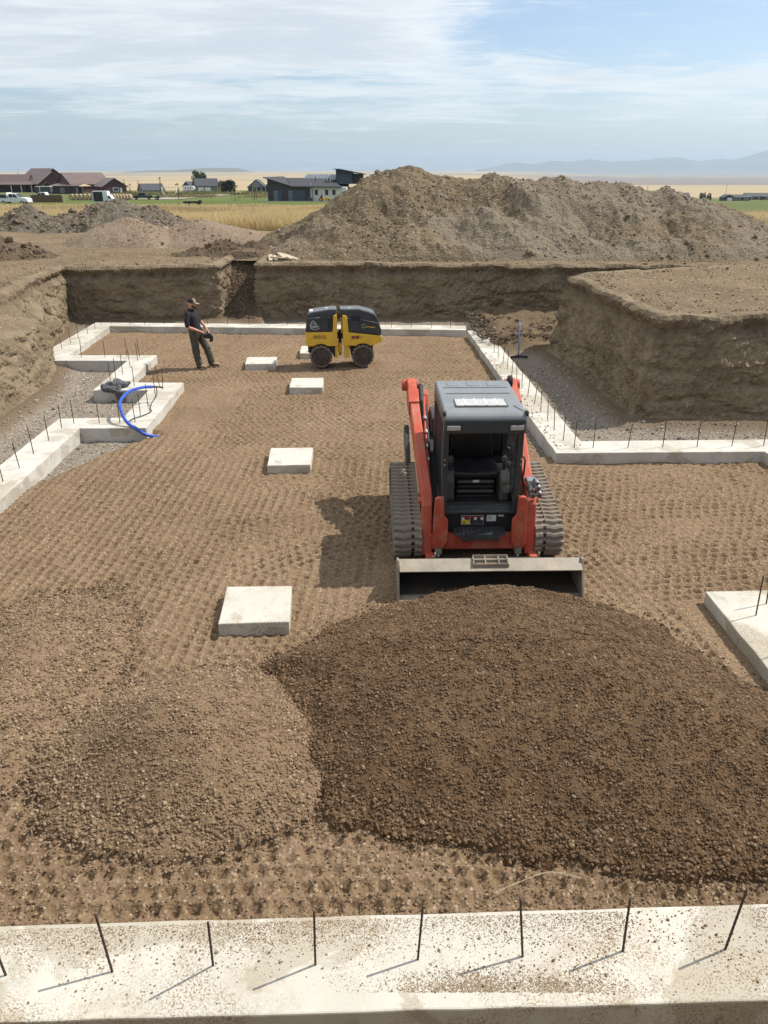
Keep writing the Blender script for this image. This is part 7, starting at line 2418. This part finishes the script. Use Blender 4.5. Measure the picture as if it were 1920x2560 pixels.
for i, (x_, y_, h_, w_) in enumerate(VT):
    con = i in (0, 1, 2, 7, 8, 9, 10)
    tree('pine_tree' if con else 'shrub', x_, y_, h_, w_, 'leaf_dark', VL[i], 60 + i, 500, 0.1, 'evergreens at the right edge' if i in (7, 8, 9, 10) else 'evergreens by the bungalow' if con else 'valley shrubs', con, leaf=0.3)
for (x_, y_, h_, lab) in ((252, 800, 11, 'left utility pole rising from the stubble field'), (344, 840, 12, 'right utility pole rising from the stubble field')):
    o = empty('utility_pole', (x_, y_, gz(x_, y_)))
    tag(o, lab, 'pole')
    MB().cyl((0, 0, -0.5), (0, 0, h_), 0.16, 8).build('pole', M['bark'], o)
    MB().box(-1.1, 1.1, -0.08, 0.08, h_ - 0.8, h_ - 0.65).build('crossarm', M['bark'], o)

# ------------------------------------------------------------------ tall dry grass
def grass(name, n, region, hmin, hmax, base_w, cols):
    P = region(n)
    n = len(P)
    h = RNG.uniform(hmin, hmax, n) * (0.55 + 0.75 * vn2(P[:, 0] * 0.22, P[:, 1] * 0.22, 401))
    a = RNG.uniform(0, 6.28, n)
    w = base_w * RNG.uniform(0.6, 1.5, n) * (0.6 + P[:, 1] / 80)
    h = h * (1 - 0.35 * sstep(60, 85, P[:, 1]))
    lean = RNG.normal(0, 0.22, (n, 2)) * h[:, None]
    z = np.where(np.hypot(P[:, 0], P[:, 1]) < 68, ground_z(P[:, 0], P[:, 1]), far_z(P[:, 0], P[:, 1])) - 0.05
    dx_, dy_ = np.cos(a) * w, np.sin(a) * w
    V = np.empty((n, 5, 3))
    V[:, 0] = np.stack([P[:, 0] - dx_, P[:, 1] - dy_, z], -1)
    V[:, 1] = np.stack([P[:, 0] + dx_, P[:, 1] + dy_, z], -1)
    V[:, 2] = np.stack([P[:, 0] + dx_ * .8 + lean[:, 0] * .45, P[:, 1] + dy_ * .8 + lean[:, 1] * .45, z + h * .6], -1)
    V[:, 3] = np.stack([P[:, 0] - dx_ * .8 + lean[:, 0] * .45, P[:, 1] - dy_ * .8 + lean[:, 1] * .45, z + h * .6], -1)
    V[:, 4] = np.stack([P[:, 0] + lean[:, 0], P[:, 1] + lean[:, 1], z + h], -1)
    k = np.arange(n)[:, None] * 5
    quad = (k + np.array([[0, 1, 2, 3]]))
    tri = (k + np.array([[3, 2, 4]]))
    me = bpy.data.meshes.new(name)
    me.vertices.add(n * 5)
    me.vertices.foreach_set('co', V.astype(np.float32).ravel())
    loops = np.concatenate([quad, tri], 1).astype(np.int32).ravel()
    me.loops.add(len(loops))
    me.loops.foreach_set('vertex_index', loops)
    me.polygons.add(2 * n)
    st_ = np.stack([np.arange(n) * 7, np.arange(n) * 7 + 4], -1).ravel().astype(np.int32)
    me.polygons.foreach_set('loop_start', st_)
    me.update(calc_edges=True)
    t = RNG.uniform(0, 1, n)[:, None]
    patch = vn2(P[:, 0] * 0.06 + 3, P[:, 1] * 0.2, 405)[:, None]
    c0, c1, c2 = (np.array(c) for c in cols)
    cc = c0 * (1 - t) + c1 * t
    cc = cc * (1 - 0.7 * sstep(0.55, 0.75, patch)) + c2 * 0.7 * sstep(0.55, 0.75, patch)
    cc = np.repeat(np.c_[cc, np.ones(n)], 5, 0)
    me.attributes.new('Col', 'FLOAT_COLOR', 'POINT').data.foreach_set('color', cc.astype(np.float32).ravel())
    return tag(link_mesh(name, me, M['grass']), kind='stuff')


m, nt, b = mat_new('dry grass')
a = N(nt, 'ShaderNodeAttribute', attribute_name='Col')
nt.links.new(a.outputs['Color'], b.inputs['Base Color'])
b.inputs['Roughness'].default_value = 0.9
b.inputs['Specular IOR Level'].default_value = 0.1
tl = N(nt, 'ShaderNodeBsdfTranslucent')
nt.links.new(a.outputs['Color'], tl.inputs[0])
mx_ = N(nt, 'ShaderNodeMixShader')
mx_.inputs[0].default_value = 0.4
nt.links.new(b.outputs[0], mx_.inputs[1])
nt.links.new(tl.outputs[0], mx_.inputs[2])
nt.links.new(mx_.outputs[0], nt.nodes['Material Output'].inputs['Surface'])
M['grass'] = m


def reg_left(n):
    y = 43.5 + 47 * RNG.uniform(0, 1, n) ** 1.2
    x = RNG.uniform(-0.60, 0.02, n) * y
    e = 44 + 2.0 * fbm2(x * 0.25, x * 0, 3, 411) - 1.2 * sstep(-13, -5, x)
    ok = (y > e) & (RNG.uniform(0, 1, n) < np.where(y > 84, 0.4, 1)) & ~((x > -20.6) & (x < -9.0) & (y < 47.5)) & ~((x < -16) & (y < 46.8))
    return np.stack([x[ok], y[ok]], -1)


def reg_right(n):
    y = RNG.uniform(38, 75, n)
    x = RNG.uniform(0.36, 0.62, n) * y
    return np.stack([x, y], -1)


grass('dry_grass', 130000, reg_left, 0.42, 0.85, 0.014, ((0.55, 0.43, 0.22), (0.66, 0.54, 0.31), (0.35, 0.27, 0.16)))
grass('dry_grass', 16000, reg_right, 0.5, 0.9, 0.016, ((0.52, 0.42, 0.23), (0.60, 0.50, 0.30), (0.33, 0.26, 0.16)))


def reg_scrub(n):
    y = RNG.uniform(255, 330, n)
    x = RNG.uniform(-0.36, -0.12, n) * y
    ok = vn2(x * 0.1, y * 0.1, 421) > 0.5
    return np.stack([x[ok], y[ok]], -1)


grass('scrub_grass', 14000, reg_scrub, 0.6, 1.3, 0.05, ((0.22, 0.20, 0.10), (0.34, 0.28, 0.15), (0.12, 0.14, 0.05)))
